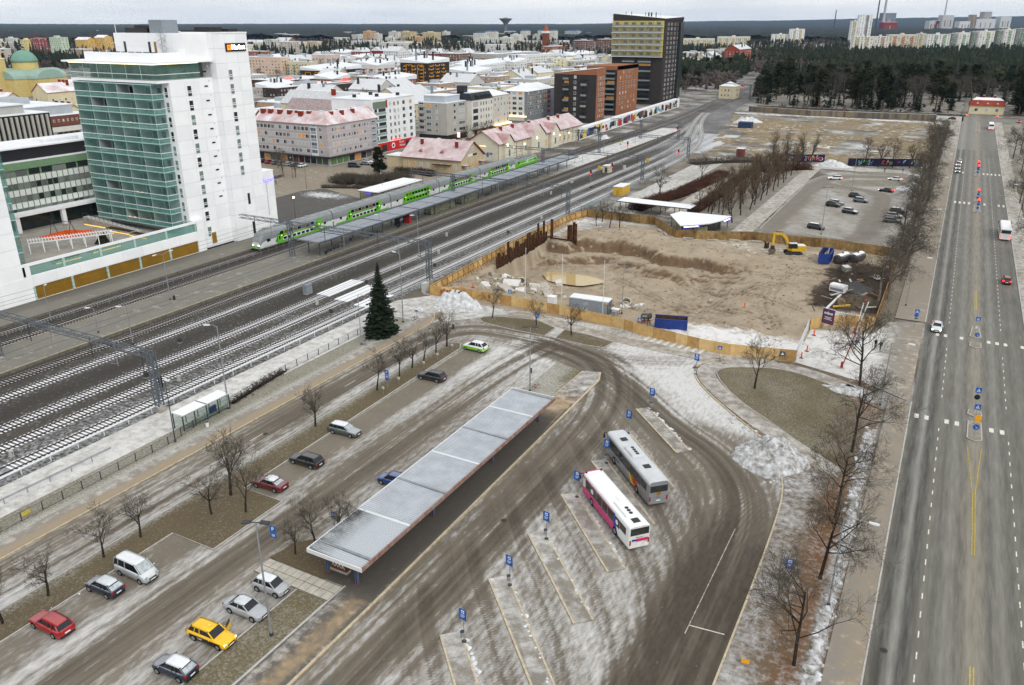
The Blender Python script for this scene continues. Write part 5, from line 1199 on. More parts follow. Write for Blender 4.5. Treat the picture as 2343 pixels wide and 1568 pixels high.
# ------------------------------------------------------------------ building site
SANDM=GROUND('pit_sand',S(182,170,150),S(156,142,122),snow=S(222,222,222),dark=S(98,77,57),sand=S(60,52,46),fine=.55,sharp=2.2,rough=.95,bump=.9,amp=1.0)
def scarp_y(x):
 return np.interp(x,[-92,-84,-80,-72,-68,-60,-55,-48,-38,-32,-24],[186,187,190,193,192,188.5,188,188.5,188,189,190])
def pit_h(x,y):
 e=np.minimum(np.minimum(x-PX0,PX1-x),np.minimum(y-PY0,PY1-y));ed=sstep(0,2.5,e)
 f=fbm(x/5,y/5,4)-.5;f2=fbm(x/1.3+9,y/1.3,3)-.5
 sy=scarp_y(x)+f*5
 front=sstep(138,160,y+f*6);back=1-(.45*sstep(sy-9,sy-4,y)+.55*sstep(sy-2.4,sy+.1,y));left=sstep(-90.2,-88.8,x)*sstep(146,162,y)+sstep(-88,-74,x)*sstep(162,146,y);right=1-sstep(-50,-27,x+f*8)
 d=-4.8*front*back*np.clip(left,0,1)*right
 mound=2.4*np.exp(-((x+71)/9.5)**2-((y-197.5)/4.6)**2)+.9*np.exp(-((x+52)/8)**2-((y-193)/3)**2)+1.3*np.exp(-((x+83)/4)**2-((y-193)/4)**2)
 mid=.7*np.exp(-((x+40)/9)**2-((y-163)/6)**2)
 tr=0
 for p in([(-25,150),(-40,156),(-55,168),(-66,176)],[(-22,160),(-36,168),(-48,178)],[(-20,140),(-36,147),(-52,152),(-66,160)],[(-24,178),(-34,170),(-40,158),(-38,146)],[(-22,186),(-34,181),(-46,183)],[(-28,200),(-40,196),(-52,198)],[(-24,148),(-30,166),(-26,190)]):
  dd,s,a=pathdist(smooth_path(p),x,y);tr=tr+.13*np.exp(-(dd/2.6)**2)*(np.sin(s*4.2)+.7*np.sin(s*8.3+1))
 f3=fbm(x/.6+3,y/.6,3)-.5;h=d+(mound+mid)*1.0+(f*.7+f2*.42+f3*.3+tr*1.4)+1.1*np.exp(-((x+80.5)/5)**2-((y-151)/5)**2)*sstep(0,9,e)*(.3+.7*np.clip(-d/2+mound,0,1))
 pud=((x+75.5)/7.5)**2+((y-169.5)/5)**2
 h=np.where(pud<1,np.minimum(h,-4.45-.3*(1-pud)),h)
 return h*ed-.02*(1-ed)
def pit_a(x,y):
 h=pit_h(x,y)
 snow=.1+.75*sstep(-50,-34,x)*sstep(146,139,y)+.3*(fbm(x/4,y/4)-.5)+.5*sstep(-78,-86,x)*sstep(201,206,y)+.3*np.exp(-((x+40)/20)**2-((y-203)/5)**2)
 gx=np.abs(pit_h(x,y+.6)-h)/.6
 dirt_shade=.1+1.0*sstep(.35,.9,gx)+.75*(fbm(x/2.5+3,y/2.5,4)-.45)
 soil=.95*sstep(-24,-17,x+5*(fbm(x/4,y/4)-.5))*sstep(160,166,y)*sstep(204,195,y)+.25*sstep(-72,-84,x)*sstep(160,150,y)
 return dict(snow=snow-soil*.3,dirt_shade=dirt_shade,sand=soil)
grid('excavation_ground',PX0,PX1,PY0,PY1,0,.42,SANDM,pit_a,pit_h)
def ph(x,y):return float(pit_h(np.array([float(x)]),np.array([float(y)]))[0])
m_,nt_,b_=_nt('muddy_water');nt_.links.new(_mix(nt_,_wnoise(nt_,.5,3),S(196,176,128),S(178,154,108)),b_.inputs['Base Color']);b_.inputs['Roughness'].default_value=.08
pw=[(-75.5+7.4*cos(q)*(1+.15*sin(3*q)),169.5+4.9*sin(q)*(1+.12*cos(2*q)))for q in np.linspace(0,2*pi,40)[:-1]]
tag(MB().add([(x,y,-4.36)for x,y in pw],[tuple(range(39))]).build('puddle',m_),'muddy yellow puddle on the pit floor','puddle')
poly('site_snow_path',[(-91,190),(-87,190),(-83,204),(-72,212),(-60,206),(-58,209),(-68,214.3),(-91,214.3)],.07,PATHM,1,path_fn(.55,.1))
PLY=[M('plywood_a',S(206,170,112),.8,var=.12,scale=.9,streak=.12),M('plywood_b',S(190,152,98),.8,var=.16,scale=.8,streak=.2),M('plywood_c',S(214,182,128),.8,var=.1,scale=1.1,streak=.1)]
PLYD=[M('plywood_old_a',S(150,124,84),.85,var=.25,scale=.9,streak=.5),M('plywood_old_b',S(134,108,70),.85,var=.28,scale=.8,streak=.6),M('plywood_old_c',S(162,136,94),.85,var=.22,scale=1.1,streak=.4)]
BATT=M('batten',S(120,92,60),.85,var=.2)
_ply={}
def hoarding(lab,pts,h=2.1,mats=PLY,w=2.44,braces=True,out=1):
 t=thing('plywood_fence',lab,'fence',(0,0,0))
 for a,b in zip(pts,pts[1:]):
  a,b=Vector(a),Vector(b);L=(b-a).length;n=max(1,round(L/w));d=(b-a)/L;rz=math.atan2(d.y,d.x);pw=L/n
  for i in range(n):
   q=a+d*(i*pw);k=random.randrange(3);key=(round(pw,1),h,k,mats[0].name)
   if key not in _ply:_ply[key]=MB().box(.006,pw-.006,-.02,.02,.04,h).mesh('plywood_sheet',mats[k])
   inst('plywood_sheet',_ply[key],t,(q.x,q.y,random.uniform(-.03,.03)+min(0,0)),rz+random.uniform(-.012,.012))
   if braces:
    nn=Vector((-d.y,d.x))*out
    bk=('br',h)
    if bk not in _ply:_ply[bk]=MB().bar((0,.06,h*.8),(0,1.15,.03),.07).box(-.04,.04,.02,.1,0,h-.05).mesh('brace',BATT)
    inst('brace',_ply[bk],t,(q.x,q.y,0),rz+(0 if out>0 else pi))
  o=MB().bar((*(a+Vector((-d.y,d.x))*out*.05),h-.25),(*(b+Vector((-d.y,d.x))*out*.05),h-.25),.06,.1).bar((*(a+Vector((-d.y,d.x))*out*.05),.45),(*(b+Vector((-d.y,d.x))*out*.05),.45),.06,.1).build('rail',BATT,t)
 return t
FR=hoarding('light plywood fence curving along the front of the building site',[(-90.9,132.2),(-84,134.0),(-75.4,134.3),(-62,134.0),(-50,132.9),(-44,131.2),(-33,129.5),(-27.6,129.4),(-17.0,131.8)])
hoarding('short plywood fence with purple sign beside the site gate',[(-17.6,148.9),(-14.7,152.8),(-7.2,156.4)])
hoarding('plywood fence along the roadside verge of the site',[(-7.2,156.4),(-7.1,209.8)],out=-1)
hoarding('old stained plywood fence between the site and the far car park',[(-7.2,209.8),(-22.8,211.6),(-42.9,209.6),(-55.4,204.3),(-60.6,202.8)],2.4,PLYD,out=-1)
hoarding('old stained plywood fence by the white canopies',[(-60.6,202.8),(-70.3,214.6),(-91.2,214.8)],2.4,PLYD,out=-1)
hoarding('plywood fence between the tracks and the pit',[(-91.2,214.8),(-93.2,207),(-93.1,168),(-92.2,156),(-90.9,132.2)],2.2,PLY,out=1)
gr=thing('graffiti','red and silver graffiti tag on the plywood corner','graffiti',(-88.6,132.75,0),math.atan2(1.8,6.9))
for k,(mat,r,off)in enumerate(((M('graffiti_red',S(150,40,44),.6),.07,0),(M('graffiti_silver',S(190,186,184),.5),.05,.012),(M('graffiti_dark',S(60,44,44),.6),.035,.02))):
 mb=MB();random.seed(5)
 for i in range(11):
  x=i*.62;h0=.5+.15*sin(i)
  mb.tube([(x,-.07-off,h0),(x+.1,-.07-off,h0+.8+.3*random.random()),(x+.4,-.07-off,h0+.6+.3*random.random()),(x+.2,-.07-off,h0+.3),(x+.65,-.07-off,h0+.1+.2*random.random())],r,4)
 mb.build('paint_stroke',mat,gr)
post=thing('poster','small dark poster on the last front sheet by the gate','poster',(-19.6,131.05,1.0),math.atan2(2.4,10.6));MB().box(0,.8,-.06,-.03,-.1,.7).build('sheet',M('poster_blue',S(60,84,110),.5),post);MB().add([(.1,-.065,.1),(.7,-.065,.1),(.4,-.065,.6)],[(0,1,2)]).build('triangle',WHT,post)
RUSTP=[M('rusty_pile_a',S(92,62,42),.9,var=.3,scale=1,streak=.4),M('rusty_pile_b',S(70,50,38),.9,var=.3,scale=1,streak=.4)]
def pile(x,y,z0,z1,rz,k,grp_lab):
 t=MB().box(-.32,.32,-.05,.05,z0,z1).box(-.37,-.30,-.05,.22,z0,z1).box(.30,.37,-.05,.22,z0,z1).build('sheet_pile',RUSTP[k],None,(x,y,0),rz)
 return tag(t,grp_lab,'sheet pile','rusty sheet piles at the pit edge')
random.seed(11)
for i in range(34):
 y=159+i*.8;tall=1.1+1.6*random.random()+(2.0 if i in(7,12,13,20,21,27,31)else 0)+.8*sstep(10,30,np.array(float(i)))
 pile(-89.9+random.uniform(-.06,.06),y,-4.5,float(tall),R(90),i%2,'rusty sheet pile, %s from the tallest pile of the row by the tracks'%ORD[33-i])
for x,y,z,lab in((-89.2,187.0,5.2,'tallest rusty sheet pile at the end of the row'),(-84.6,187.6,4.0,'rusty sheet pile of the separate cluster, lower one'),(-83.9,187.4,4.2,'rusty sheet pile in the middle of the separate cluster'),(-83.2,187.8,4.9,'tall rusty sheet pile closing the separate cluster'),(-82.5,187.3,4.7,'rusty sheet pile at the sand side of the separate cluster')):pile(x,y,-3.5,z,R(15),0,lab)
tag(MB().bar((-89.3,158,-.3),(-89.3,186,.9),.3,.35).bar((-89.3,186,.5),(-82,186.8,.2),.3,.35).build('waling_beam',RUSTP[1]),'long rusty steel beam bracing the sheet piles','steel beam')
RUB=[M('rubble_a',S(176,166,150),.95,var=.2,scale=.9,bump=.6,snow=.15),M('rubble_b',S(150,140,124),.95,var=.22,scale=1,bump=.6),M('rubble_c',S(196,190,180),.9,var=.16,scale=1,snow=.4)]
def chunk(x,y,sx,sy,sz,lab,k=0):
 V=[]
 for i in(-1,1):
  for j in(-1,1):
   for l in(-1,1):V.append(Vector((i*sx*random.uniform(.6,1.1),j*sy*random.uniform(.6,1.1),l*sz*random.uniform(.6,1.1))))
 V+=[Vector((sx*random.uniform(-1,1),sy*random.uniform(-1,1),sz*random.uniform(.9,1.3)))]
 import bmesh
 bm=bmesh.new()
 for v in V:bm.verts.new(v)
 bmesh.ops.convex_hull(bm,input=bm.verts)
 bmesh.ops.delete(bm,geom=[v for v in bm.verts if not v.link_faces],context='VERTS')
 me=bpy.data.meshes.new('concrete_chunk');bm.to_mesh(me);bm.free();me.materials.append(RUB[k])
 o=inst('concrete_chunk',me,None,(x,y,ph(x,y)+sz*.35),(random.uniform(-.5,.5),random.uniform(-.5,.5),random.uniform(0,6)))
 tag(o,lab,'rubble','broken concrete in the pit')
random.seed(21)
for i in range(70):
 x,y=random.gauss(-80.5,3.6),random.gauss(151.5,4.2);s=random.uniform(.4,1.35)
 chunk(max(-88,x),max(142,y),s*random.uniform(.8,1.7),s,s*random.uniform(.3,.6),'broken concrete piece in the heap near the sheet piles',i%3)
chunk(-79.8,147.2,2.3,1.6,1.0,'largest pale slab of the heap, above the front fence',2);chunk(-81.2,157.6,1.9,1.8,1.2,'large block of the heap near the puddle',1);chunk(-77.6,158.4,2.4,1.7,.8,'wide slab of the heap at the puddle edge',0);chunk(-86.2,151,2.0,1.5,.8,'big slab at the sheet pile end of the heap',0)
for i in range(16):
 s=random.uniform(.3,.7);chunk(random.gauss(-54.5,1.9),random.gauss(158,1.0),s*1.5,s,s*.5,'broken concrete piece in the small heap mid pit',i%3)
chunk(-53.4,157.2,1.6,.5,1.0,'tilted white slab of the small heap mid pit',2)
for(x,y,lab)in((-81.6,155.2,'concrete well ring lying in the big rubble heap'),(-57.3,158.6,'concrete well ring beside the small heap mid pit')):
 mb=MB();n=18
 mb.loft([[(cos(2*pi*i/n)*r,sin(2*pi*i/n)*r,z)for i in range(n)]for r,z in((1.1,0),(1.1,1.1),(.85,1.1),(.85,.05))],cap=False)
 o=mb.build('well_ring',CONC,None,(x,y,ph(x,y)+.3));o.rotation_euler=(.5,.3,0);tag(o,lab,'well ring')
mb=MB();rs=random.Random(6)
for i in range(900):
 x,y=rs.uniform(-89,-20),rs.uniform(140,205);s=rs.uniform(.06,.22);z=0
 mb.obox((x,y,ph(x,y)+s*.2),(rs.uniform(-1,1),rs.uniform(-1,1),rs.uniform(-.4,.4)),s*2,s*1.4,s)
tag(mb.build('stones',RUB[1]),'small stones strewn over the sand of the pit','stones',kind='stuff')
SC=M('cabin_grey',S(150,160,170),.5,.1,var=.06)
t=thing('site_cabin','grey blue site cabin with door and end window behind the plywood','cabin',(-57.4,138.7,0),R(4))
mb=MB().box(-3.9,3.9,-1.25,1.25,.15,2.75)
for i in range(26):mb.box(-3.85+i*.3,-3.75+i*.3,-1.29,-1.25,.2,2.7)
mb.build('wall',SC,t);MB().box(-4.0,4.0,-1.35,1.35,2.75,2.95).build('roof',M('cabin_roof',S(206,212,216),.5,snow=.8),t)
MB().box(-1.1,-.1,-1.33,-1.29,.2,2.3).build('door',M('cabin_door',S(170,178,184),.5),t)
w=MB().box(3.9,3.95,-.6,.5,1.0,2.1).build('window',WHT,t);MB().box(3.95,3.97,-.5,.4,1.1,2.0).build('pane',BGL,w)
for s in(-3.9,3.9):MB().box(s-.06,s+.06,-1.32,1.32,.1,2.75).build('corner_post',M('cabin_frame',S(90,100,108),.5),t)
MB().box(3.2,3.96,-1.34,-1.30,2.45,2.68).build('yellow_label',YSG,t)
cabinet(-65.6,138.3,1.5,1.4,2.0,'white site toilet box left of the grey cabin',WHT,'site_toilet');cabinet(-51.8,137.0,.7,.7,1.5,'grey power cabinet at the lamp foot inside the site',CABG)
tb=thing('work_table','white table on legs beside the grey cabin','table',(-52.6,139.8,0));MB().box(-.8,.8,-.6,.6,1.0,1.08).build('top',WHT,tb)
for sx in(-.7,.7):
 for sy in(-.5,.5):MB().box(sx-.04,sx+.04,sy-.04,sy+.04,0,1).build('leg',BATT,tb)
SKB=M('skip_blue',S(24,60,140),.5,var=.15,scale=.8,streak=.3);SKI=M('skip_rust',S(88,66,54),.9,var=.25)
def skip(x,y,rz,L,Wd,H,lab):
 t=thing('skip_container',lab,'skip',(x,y,0),rz)
 w,l=Wd/2,L/2
 for a in((-l,l,-w,-w+.08),(-l,l,w-.08,w),(-l,-l+.08,-w+.08,w-.08),(l-.08,l,-w+.08,w-.08)):MB().box(*a,.15,H).build('side_wall',SKB,t)
 MB().box(-l+.08,l-.08,-w+.08,w-.08,.15,.25).build('floor',SKI,t);MB().box(-l+.09,l-.09,-w+.085,-w+.1,.25,H-.02).box(-l+.09,l-.09,w-.1,w-.085,.25,H-.02).build('inner_lining',SKI,t)
 for i in range(6):
  xx=-l+.3+i*(L-.6)/5
  for s in(1,-1):MB().box(xx-.05,xx+.05,s*w-.02 if s>0 else-w-.08,w+.08 if s>0 else-w+.02,.2,H-.05).build('rib',SKB,t)
 for s in(1,-1):MB().box(-l-.05,l+.05,s*w-.08,s*w+.08,H-.02,H+.1).build('rim',SKB,t)
 return t
skip(-40.6,137.4,R(16),6.0,2.4,2.0,'blue open skip behind the front plywood');s2=skip(-22.3,199.0,R(90),6.4,2.5,2.5,'tall dark blue skip beside the excavator')
for i in range(5):tag(MB().bar((-22.8+i*.3,197+i*.5,1.8),(-21.9,199+i*.3,2.9),.12).build('scrap_beam',LMAT if i%2 else BATT),['pale beam sticking out of the tall skip','brown plank in the tall skip','pale plank in the tall skip','brown beam leaning in the tall skip','second pale beam in the tall skip'][i],'scrap')
mxd=thing('mixer_drum','black and grey drum with white letters behind the plywood','drum',(-45.3,137.0,0),R(-15));MB().cyl((-.9,0,1.5),(.9,0,1.9),.55,n=16).build('drum',M('drum_grey',S(70,72,74),.5),mxd);MB().bar((-.6,-.5,0),(-.4,0,1.2),.1).bar((.6,.5,0),(.4,0,1.4),.1).bar((-.6,.5,0),(-.4,0,1.2),.1).bar((.6,-.5,0),(.4,0,1.4),.1).build('stand',DSTEEL,mxd);text('lettering','MVM',.5,WHT,mxd,(0,-.57,1.75),(pi/2,R(-12),0))
for i in range(6):tag(MB().bar((-47.6+random.random(),136.5+random.random(),.15+i*.05),(-45.5+random.random(),138+random.random(),.2+i*.05),.07).build('steel_prop',M('prop_red',S(160,40,40),.6)),'red steel prop lying by the mixer drum','prop','red props by the drum')
pal=thing('pallet','wooden pallet behind the plywood by the drum','pallet',(-47.4,135.4,.02),.2)
for i in range(5):MB().box(-.6,.6,-.4+i*.17,-.28+i*.17,.1,.13).build('slat',BATT,pal)
for s in(-.5,0,.5):MB().box(s-.05,s+.05,-.4,.4,0,.1).build('bearer',BATT,pal)
EXY=M('machine_yellow',S(214,172,30),.5,var=.1,scale=1.5);EXG=M('machine_grey',S(52,52,52),.7)
t=thing('excavator','yellow crawler excavator with folded arm near the tall skip','excavator',(-30.3,201.3,.02),R(205))
for s in(-1.15,1.15):
 tr_=MB();pts=[(-2.0,.45),(-1.85,.12),(-1.5,0),(1.5,0),(1.85,.12),(2.0,.45),(1.85,.78),(1.5,.9),(-1.5,.9),(-1.85,.78)]
 tr_.loft([[(x,s+yy,z)for x,z in pts]for yy in(-.3,.3)]);tr_.build('crawler_track',EXG,t)
 for xx in(-1.55,-.8,0,.8,1.55):MB().cyl((xx,s-.33,.42),(xx,s+.33,.42),.26,n=10).build('roller',DSTEEL,t)
MB().box(-1.2,1.2,-1.0,1.0,.5,1.0).build('undercarriage',EXG,t)
MB().prism([(-2.7,-1.2),(-2.9,-.6),(-2.9,.6),(-2.7,1.2),(.6,1.3),(1.3,.5),(1.3,-1.3),(.2,-1.3)],1.05,1.75).build('house',EXY,t)
MB().prism([(-2.75,-1.2),(-2.9,-.5),(-2.9,.5),(-2.75,1.2),(-.7,1.25),(-.7,-1.25)],1.75,2.35).build('engine_cover',EXY,t);MB().box(-2.6,-.8,-1.1,1.1,2.35,2.4).build('walkway',LMAT,t)
cb=MB().prism([(-.5,.35),(-.5,1.3),(1.1,1.3),(1.35,1.0),(1.35,.45),(1.2,.35)],1.75,2.95).build('cab',EXG,t);MB().prism([(-.4,.33),(-.4,1.32),(1.05,1.32),(1.38,1.0),(1.38,.43)],2.05,2.8).build('cab_glass',BGL,cb);MB().prism([(-.55,.3),(-.55,1.35),(1.2,1.35),(1.4,1.0),(1.4,.4)],2.95,3.05).build('cab_roof',LMAT,cb)
bo=[(.9,1.7),(2.0,4.1),(3.2,5.1),(4.6,5.0)]
for(a,b),w in zip(zip(bo,bo[1:]),(.55,.65,.5)):MB().bar((a[0],-.2,a[1]),(b[0],-.2,b[1]),.42,w).build('boom',EXY,t)
MB().bar((4.9,-.2,5.3),(5.0,-.2,2.0),.34,.5).build('stick',EXY,t);MB().cyl((1.9,-.2,2.2),(3.1,-.2,4.7),.11,n=8).cyl((2.9,-.2,5.5),(4.7,-.2,5.55),.1,n=8).build('hydraulic_ram',DSTEEL,t)
MB().box(4.6,5.4,-.6,.2,1.2,2.1).build('coupler',EXG,t);MB().loft([[(x,y,z)for x,z in((4.3,1.3),(5.5,1.2),(5.9,.5),(5.3,.05),(4.5,.3))]for y in(-.95,.55)]).build('bucket',M('bucket_steel',S(110,98,84),.7,var=.2),t)
at=thing('machine_attachment','dark red hydraulic attachment on the sand by the old fence','attachment',(-37.2,204,0));MB().box(-.5,.5,-.6,.6,.1,1.2).build('body',M('attach_dark',S(60,40,36),.7),at);MB().cyl((-.4,0,1.2),(-.4,0,1.7),.25,n=10).cyl((.35,0,1.2),(.35,0,1.55),.2,n=10).build('motor',EXG,at)
for i,(x,y)in enumerate(((-18.7,199.2),(-15.6,201.6))):
 tk=thing('fuel_tank',['snow topped cylindrical tank nearer the tall skip','snow topped cylindrical tank farther from the skip'][i],'tank',(x,y,0),R(70));r=1.15
 n=22;MB().loft([[(xx,cos(2*pi*q/n)*r*k,1.2+sin(2*pi*q/n)*r*k)for q in range(n)]for xx,k in((-2.35,.6),(-2.15,.95),(-2.0,1),(2.0,1),(2.15,.95),(2.35,.6))]).build('shell',M('tank_dark',S(66,66,68),.5,snow=1.6),tk)
 for xx in(-1.3,1.3):MB().box(xx-.15,xx+.15,-.8,.8,0,.35).build('saddle',EXG,tk)
 MB().cyl((0,0,2.3),(0,0,2.5),.25,n=12).build('manhole',EXG,tk);MB().cyl((-2.37,-.3,1.1),(-2.35,-.3,1.1),.18,n=10).build('red_mark',REDP,tk)
bk=thing('digger_bucket','loose grey digger bucket with teeth below the tanks','bucket',(-17.3,190.5,.1),R(30));MB().loft([[(x,y,z)for x,z in((0,1.4),(1.4,1.5),(1.5,.7),(1.0,.05),(.2,.1))]for y in(-1.1,1.1)]).build('shell',M('bucket_pale',S(150,146,138),.6,var=.2,snow=.6),bk)
for i in range(5):MB().box(-.5,.1,-1.0+i*.47,-.8+i*.47,.1,.22).build('tooth',DSTEEL,bk)
bk=thing('digger_bucket','rust brown digger bucket among the scrap','bucket',(-14.0,166.8,.1),R(200));MB().loft([[(x,y,z)for x,z in((0,1.0),(1.4,1.2),(1.5,.5),(1.0,.05),(.2,.1))]for y in(-1.1,1.1)]).build('shell',M('bucket_brown',S(140,118,90),.8,var=.2),bk)
ge=thing('generator','white boxy generator tilted on the dark soil','generator',(-16.2,175.0,.25),R(-18));MB().loft([[(x,y*k,z)for x,y in((-1.6,-.9),(1.6,-.9),(1.6,.9),(-1.6,.9))]for z,k in((0,1),(1.2,1),(1.5,.8))]).build('housing',WHT,ge);MB().box(-1.4,1.4,-.92,-.9,.3,.8).build('grille',CABG,ge)
heap('gravel_heap',-13.5,178.5,4.2,3.4,1.5,'dark grey gravel heap behind the white generator',M('grey_gravel',S(84,84,84),.95,var=.15,scale=6,bump=.6),41,'gravel heap');heap('soil_heap',-13.5,189,5,5,.7,'dark brown soil spread below the tanks',M('dark_soil',S(62,52,44),.95,var=.3,scale=1.5,bump=.9),44,'soil heap');heap('soil_heap',-11.5,170,4,5,.9,'greyish soil mound in the scrap corner',M('grey_soil',S(98,88,74),.95,var=.3,scale=1.5,bump=.9),47,'soil heap')
random.seed(33)
DEB=[M('debris_white',S(210,208,202),.8),M('debris_wood',S(140,112,78),.85,var=.2),M('debris_dark',S(64,58,52),.9,var=.2),M('debris_grey',S(150,148,142),.85,var=.2)]
for i in range(44):
 x,y=random.uniform(-19,-8.2),random.uniform(160,196);L=random.uniform(.5,2.6);a=random.uniform(0,pi);k=random.randrange(4)
 z=ph(x,y)+.25+random.uniform(0,.35)
 tag(MB().bar((x-cos(a)*L/2,y-sin(a)*L/2,z),(x+cos(a)*L/2,y+sin(a)*L/2,z+random.uniform(-.2,.3)),random.uniform(.1,.5),random.uniform(.06,.2)).build('debris_piece',DEB[k]),['white scrap piece','wooden scrap piece','dark scrap piece','grey scrap piece'][k]+' in the littered corner of the site','scrap','scrap lying in the site corner')
for i,(a,b,m,lab)in enumerate((((-14.8,160,.4),(-11.0,158.4,.9),LMAT,'pale steel profile bundle by the purple sign'),((-15,158.8,.3),(-10.2,159.6,.5),LMAT,'long pale steel profile near the short fence'),((-16.6,161.4,.4),(-15.0,169,1.4),LMAT,'white post lying towards the generator'),((-15.6,163.2,.5),(-12.6,164.4,.9),YELW,'yellow steel beam in the scrap corner'))):
 tag(MB().bar(a,b,.35,.3).build('steel_profile',m),lab,'steel profile')
br=thing('branch_pile','pale tangled branches on the dark soil','branches',(-9.8,187.6,.2))
for i in range(12):a=i*pi/6;MB().bar((0,0,.1),(cos(a)*1.5,sin(a)*1.2,.5+.3*random.random()),.06).build('branch',LMAT,br)
t=thing('site_gate','tall grey mesh gate standing open at the site entrance','gate',(-17.3,132.2,0),R(92))
for x in np.arange(0,16.9,2.4):MB().box(x-.03,x+.03,-.03,.03,0,2.0).build('post',LMAT,t)
for x in np.arange(.05,16.7,2.4):
 mb=MB().bar((x,0,2.0),(x+2.3,0,2.0),.05).bar((x,0,.15),(x+2.3,0,.15),.05)
 for q in range(1,16):mb.bar((x+q*.144,0,.15),(x+q*.144,0,2.0),.015)
 o=mb.build('mesh_panel',LMAT,t);o['kind']='stuff'
REDW=M('barrier_red',S(150,52,54),.6)
for i,(x,y,L,tilt,lab)in enumerate(((-9.9,132.6,11.0,.22,'tall raised red and white barrier arm at the gate drive'),(-10.0,150.3,7.0,.12,'second raised barrier arm behind the first'))):
 t=thing('barrier_arm',lab,'barrier',(x,y,.05));d=Vector((tilt*.9,tilt*.5,1)).normalized()
 MB().box(-.2,.2,-.2,.2,0,1.1).build('housing',REDW,t)
 for k in range(4):MB().cyl(d*(.8+k*L/4),d*(.8+(k+1)*L/4),.09,n=8).build('arm_section',REDW if k<2-i else(LMAT if k==2-i or k==3-i else REDW),t)
 MB().box(-.5,.5,-.35,.35,0,.12).build('foot',CONC,t)
t=thing('banner_sign','dark purple sign with white odoo lettering in front of the short plywood','sign',(-14.9,150.6,.05),R(-20));PUR=M('purple_board',S(84,44,84),.5)
MB().box(-1.15,1.15,-.06,.06,1.0,3.9).build('board',PUR,t);MB().box(-1.2,1.2,-.05,.05,.95,1.0).box(-1.2,1.2,-.05,.05,3.9,3.95).build('frame',LMAT,t);text('lettering','odoo',.78,WHT,t,(0,-.08,3.1),(pi/2,0,0),bold=.02)
for k,w in enumerate((.7,.5,.8)):MB().box(-w,w,-.075,-.06,2.3-k*.22,2.38-k*.22).build('text_line',WHT,t)
for s in(-.8,.8):MB().box(s-.08,s+.08,-.2,.2,0,1.0).build('leg',CONC,t)
ORG=M('marker_orange',S(232,84,30),.5,emit=.1)
for i,(x,y,lab)in enumerate(((-16.4,146.0,'orange marker post farthest in at the gate'),(-16.2,137.4,'orange marker post halfway along the gate'),(-16.5,133.8,'orange marker post at the front plywood corner'),(-31.4,156.5,'lone orange marker post on the sand'),(-85.8,141,'orange marker post near the rubble'),(-84.6,137,'second orange marker post near the graffiti'))):
 t=thing('marker_post',lab,'marker',(x,y,ph(x,y)if y>133.5 and x<-17 else.05));MB().box(-.11,.11,-.03,.03,.08,1.1).build('board',ORG,t);MB().box(-.3,.3,-.2,.2,0,.09).build('foot',BLACK,t)
for x,y,h,lab in((-72.1,139.2,10.8,'white flagpole left of the grey cabin, by the rubble'),(-63.9,139.1,10.6,'white flagpole right beside the white toilet box'),(-53.6,135.6,11.6,'white flagpole in front of the grey cabin')):
 t=thing('flagpole',lab,'flagpole',(x,y,0));MB().cyl((0,0,0),(0,0,h),.07,.04,n=8).build('pole',LMAT,t);MB().cyl((0,0,h),(0,0,h+.15),.07,n=8).build('finial',LMAT,t)
for i,(x,y,a)in enumerate(((-57,202.2,.1),(-51,204.4,.2),(-46,206.6,.15),(-40.5,208,.1),(-64,205,-1),(-66.5,207.6,-.95))):tag(MB().box(-1.3,1.3,-.22,.22,0,.4).build('kerb_block',CONC,None,(x,y,ph(x,y)+.02),a),'long concrete ballast block at the foot of the old fence','concrete block','concrete blocks along the old fence')
t=thing('cycle_canopy','long white corrugated canopy over the underpass stairs','canopy',(-75,229,0),R(-1));corr(-11.3,11.3,-2.9,2.9,3.1,.06,.5).build('roof',M('white_roof',S(232,234,236),.6,snow=1),t)
for x in(-10.5,-6.5,-2.2,2.2,6.5,10.5):
 for y in(-2.3,2.3):MB().box(x-.08,x+.08,y-.08,y+.08,0,3.05).build('post',DSTEEL,t)
MB().box(-11.4,11.4,-3.0,-2.9,2.9,3.15).build('fascia',DSTEEL,t)
t=thing('underpass_pavilion','fan shaped white roofed pavilion with purple lit signs','pavilion',(-60,212.5,0));fan=[(-6.3,2.8),(-4.9,7.9),(9.3,8.7),(8.6,3.2),(6.5,-2.2),(3.2,-6.2),(.2,-8.6)]
MB().prism(fan,3.1,3.35).build('roof',M('white_roof',S(232,234,236),.6,snow=1),t);MB().prism([(x*1.008,y*1.008)for x,y in fan],2.95,3.12).build('fascia',DSTEEL,t)
for x,y in((-5.6,2.6),(-4.4,7.2),(8.6,7.9),(7.8,3.2),(5.8,-1.7),(2.8,-5.4),(.4,-7.8),(-2.6,-2.4)):MB().box(x-.09,x+.09,y-.09,y+.09,0,3).build('post',DSTEEL,t)
MB().bar((-5.6,2.6,1.4),(.4,-7.8,1.4),.04,2.4).bar((5.8,-1.7,1.3),(.6,-7.6,1.3),.04,2.2).build('glass_pane',GLASSPANE('shelter_glass',S(170,172,140),.35),t)
MB().prism([(x*.72+.4,y*.72)for x,y in fan],0,2.9).build('glazed_hall',M('hall_glass',S(40,44,46),.2,var=.3),t)
PLIT=M('purple_lit_sign',S(70,50,220),.4,emit=3.0)
for a,b in(((1.0,-8.0,2.9),(4.4,-5.0,2.9)),((8.7,3.4,3.0),(9.4,7.4,3.0))):MB().bar(a,b,.12,.6).build('lit_sign',PLIT,t);MB().bar((a[0]+.05,a[1]-.07,a[2]),(b[0]*.9+a[0]*.1,b[1]*.9+a[1]*.1-.07,b[2]),.13,.12).build('sign_text',WHL,t)
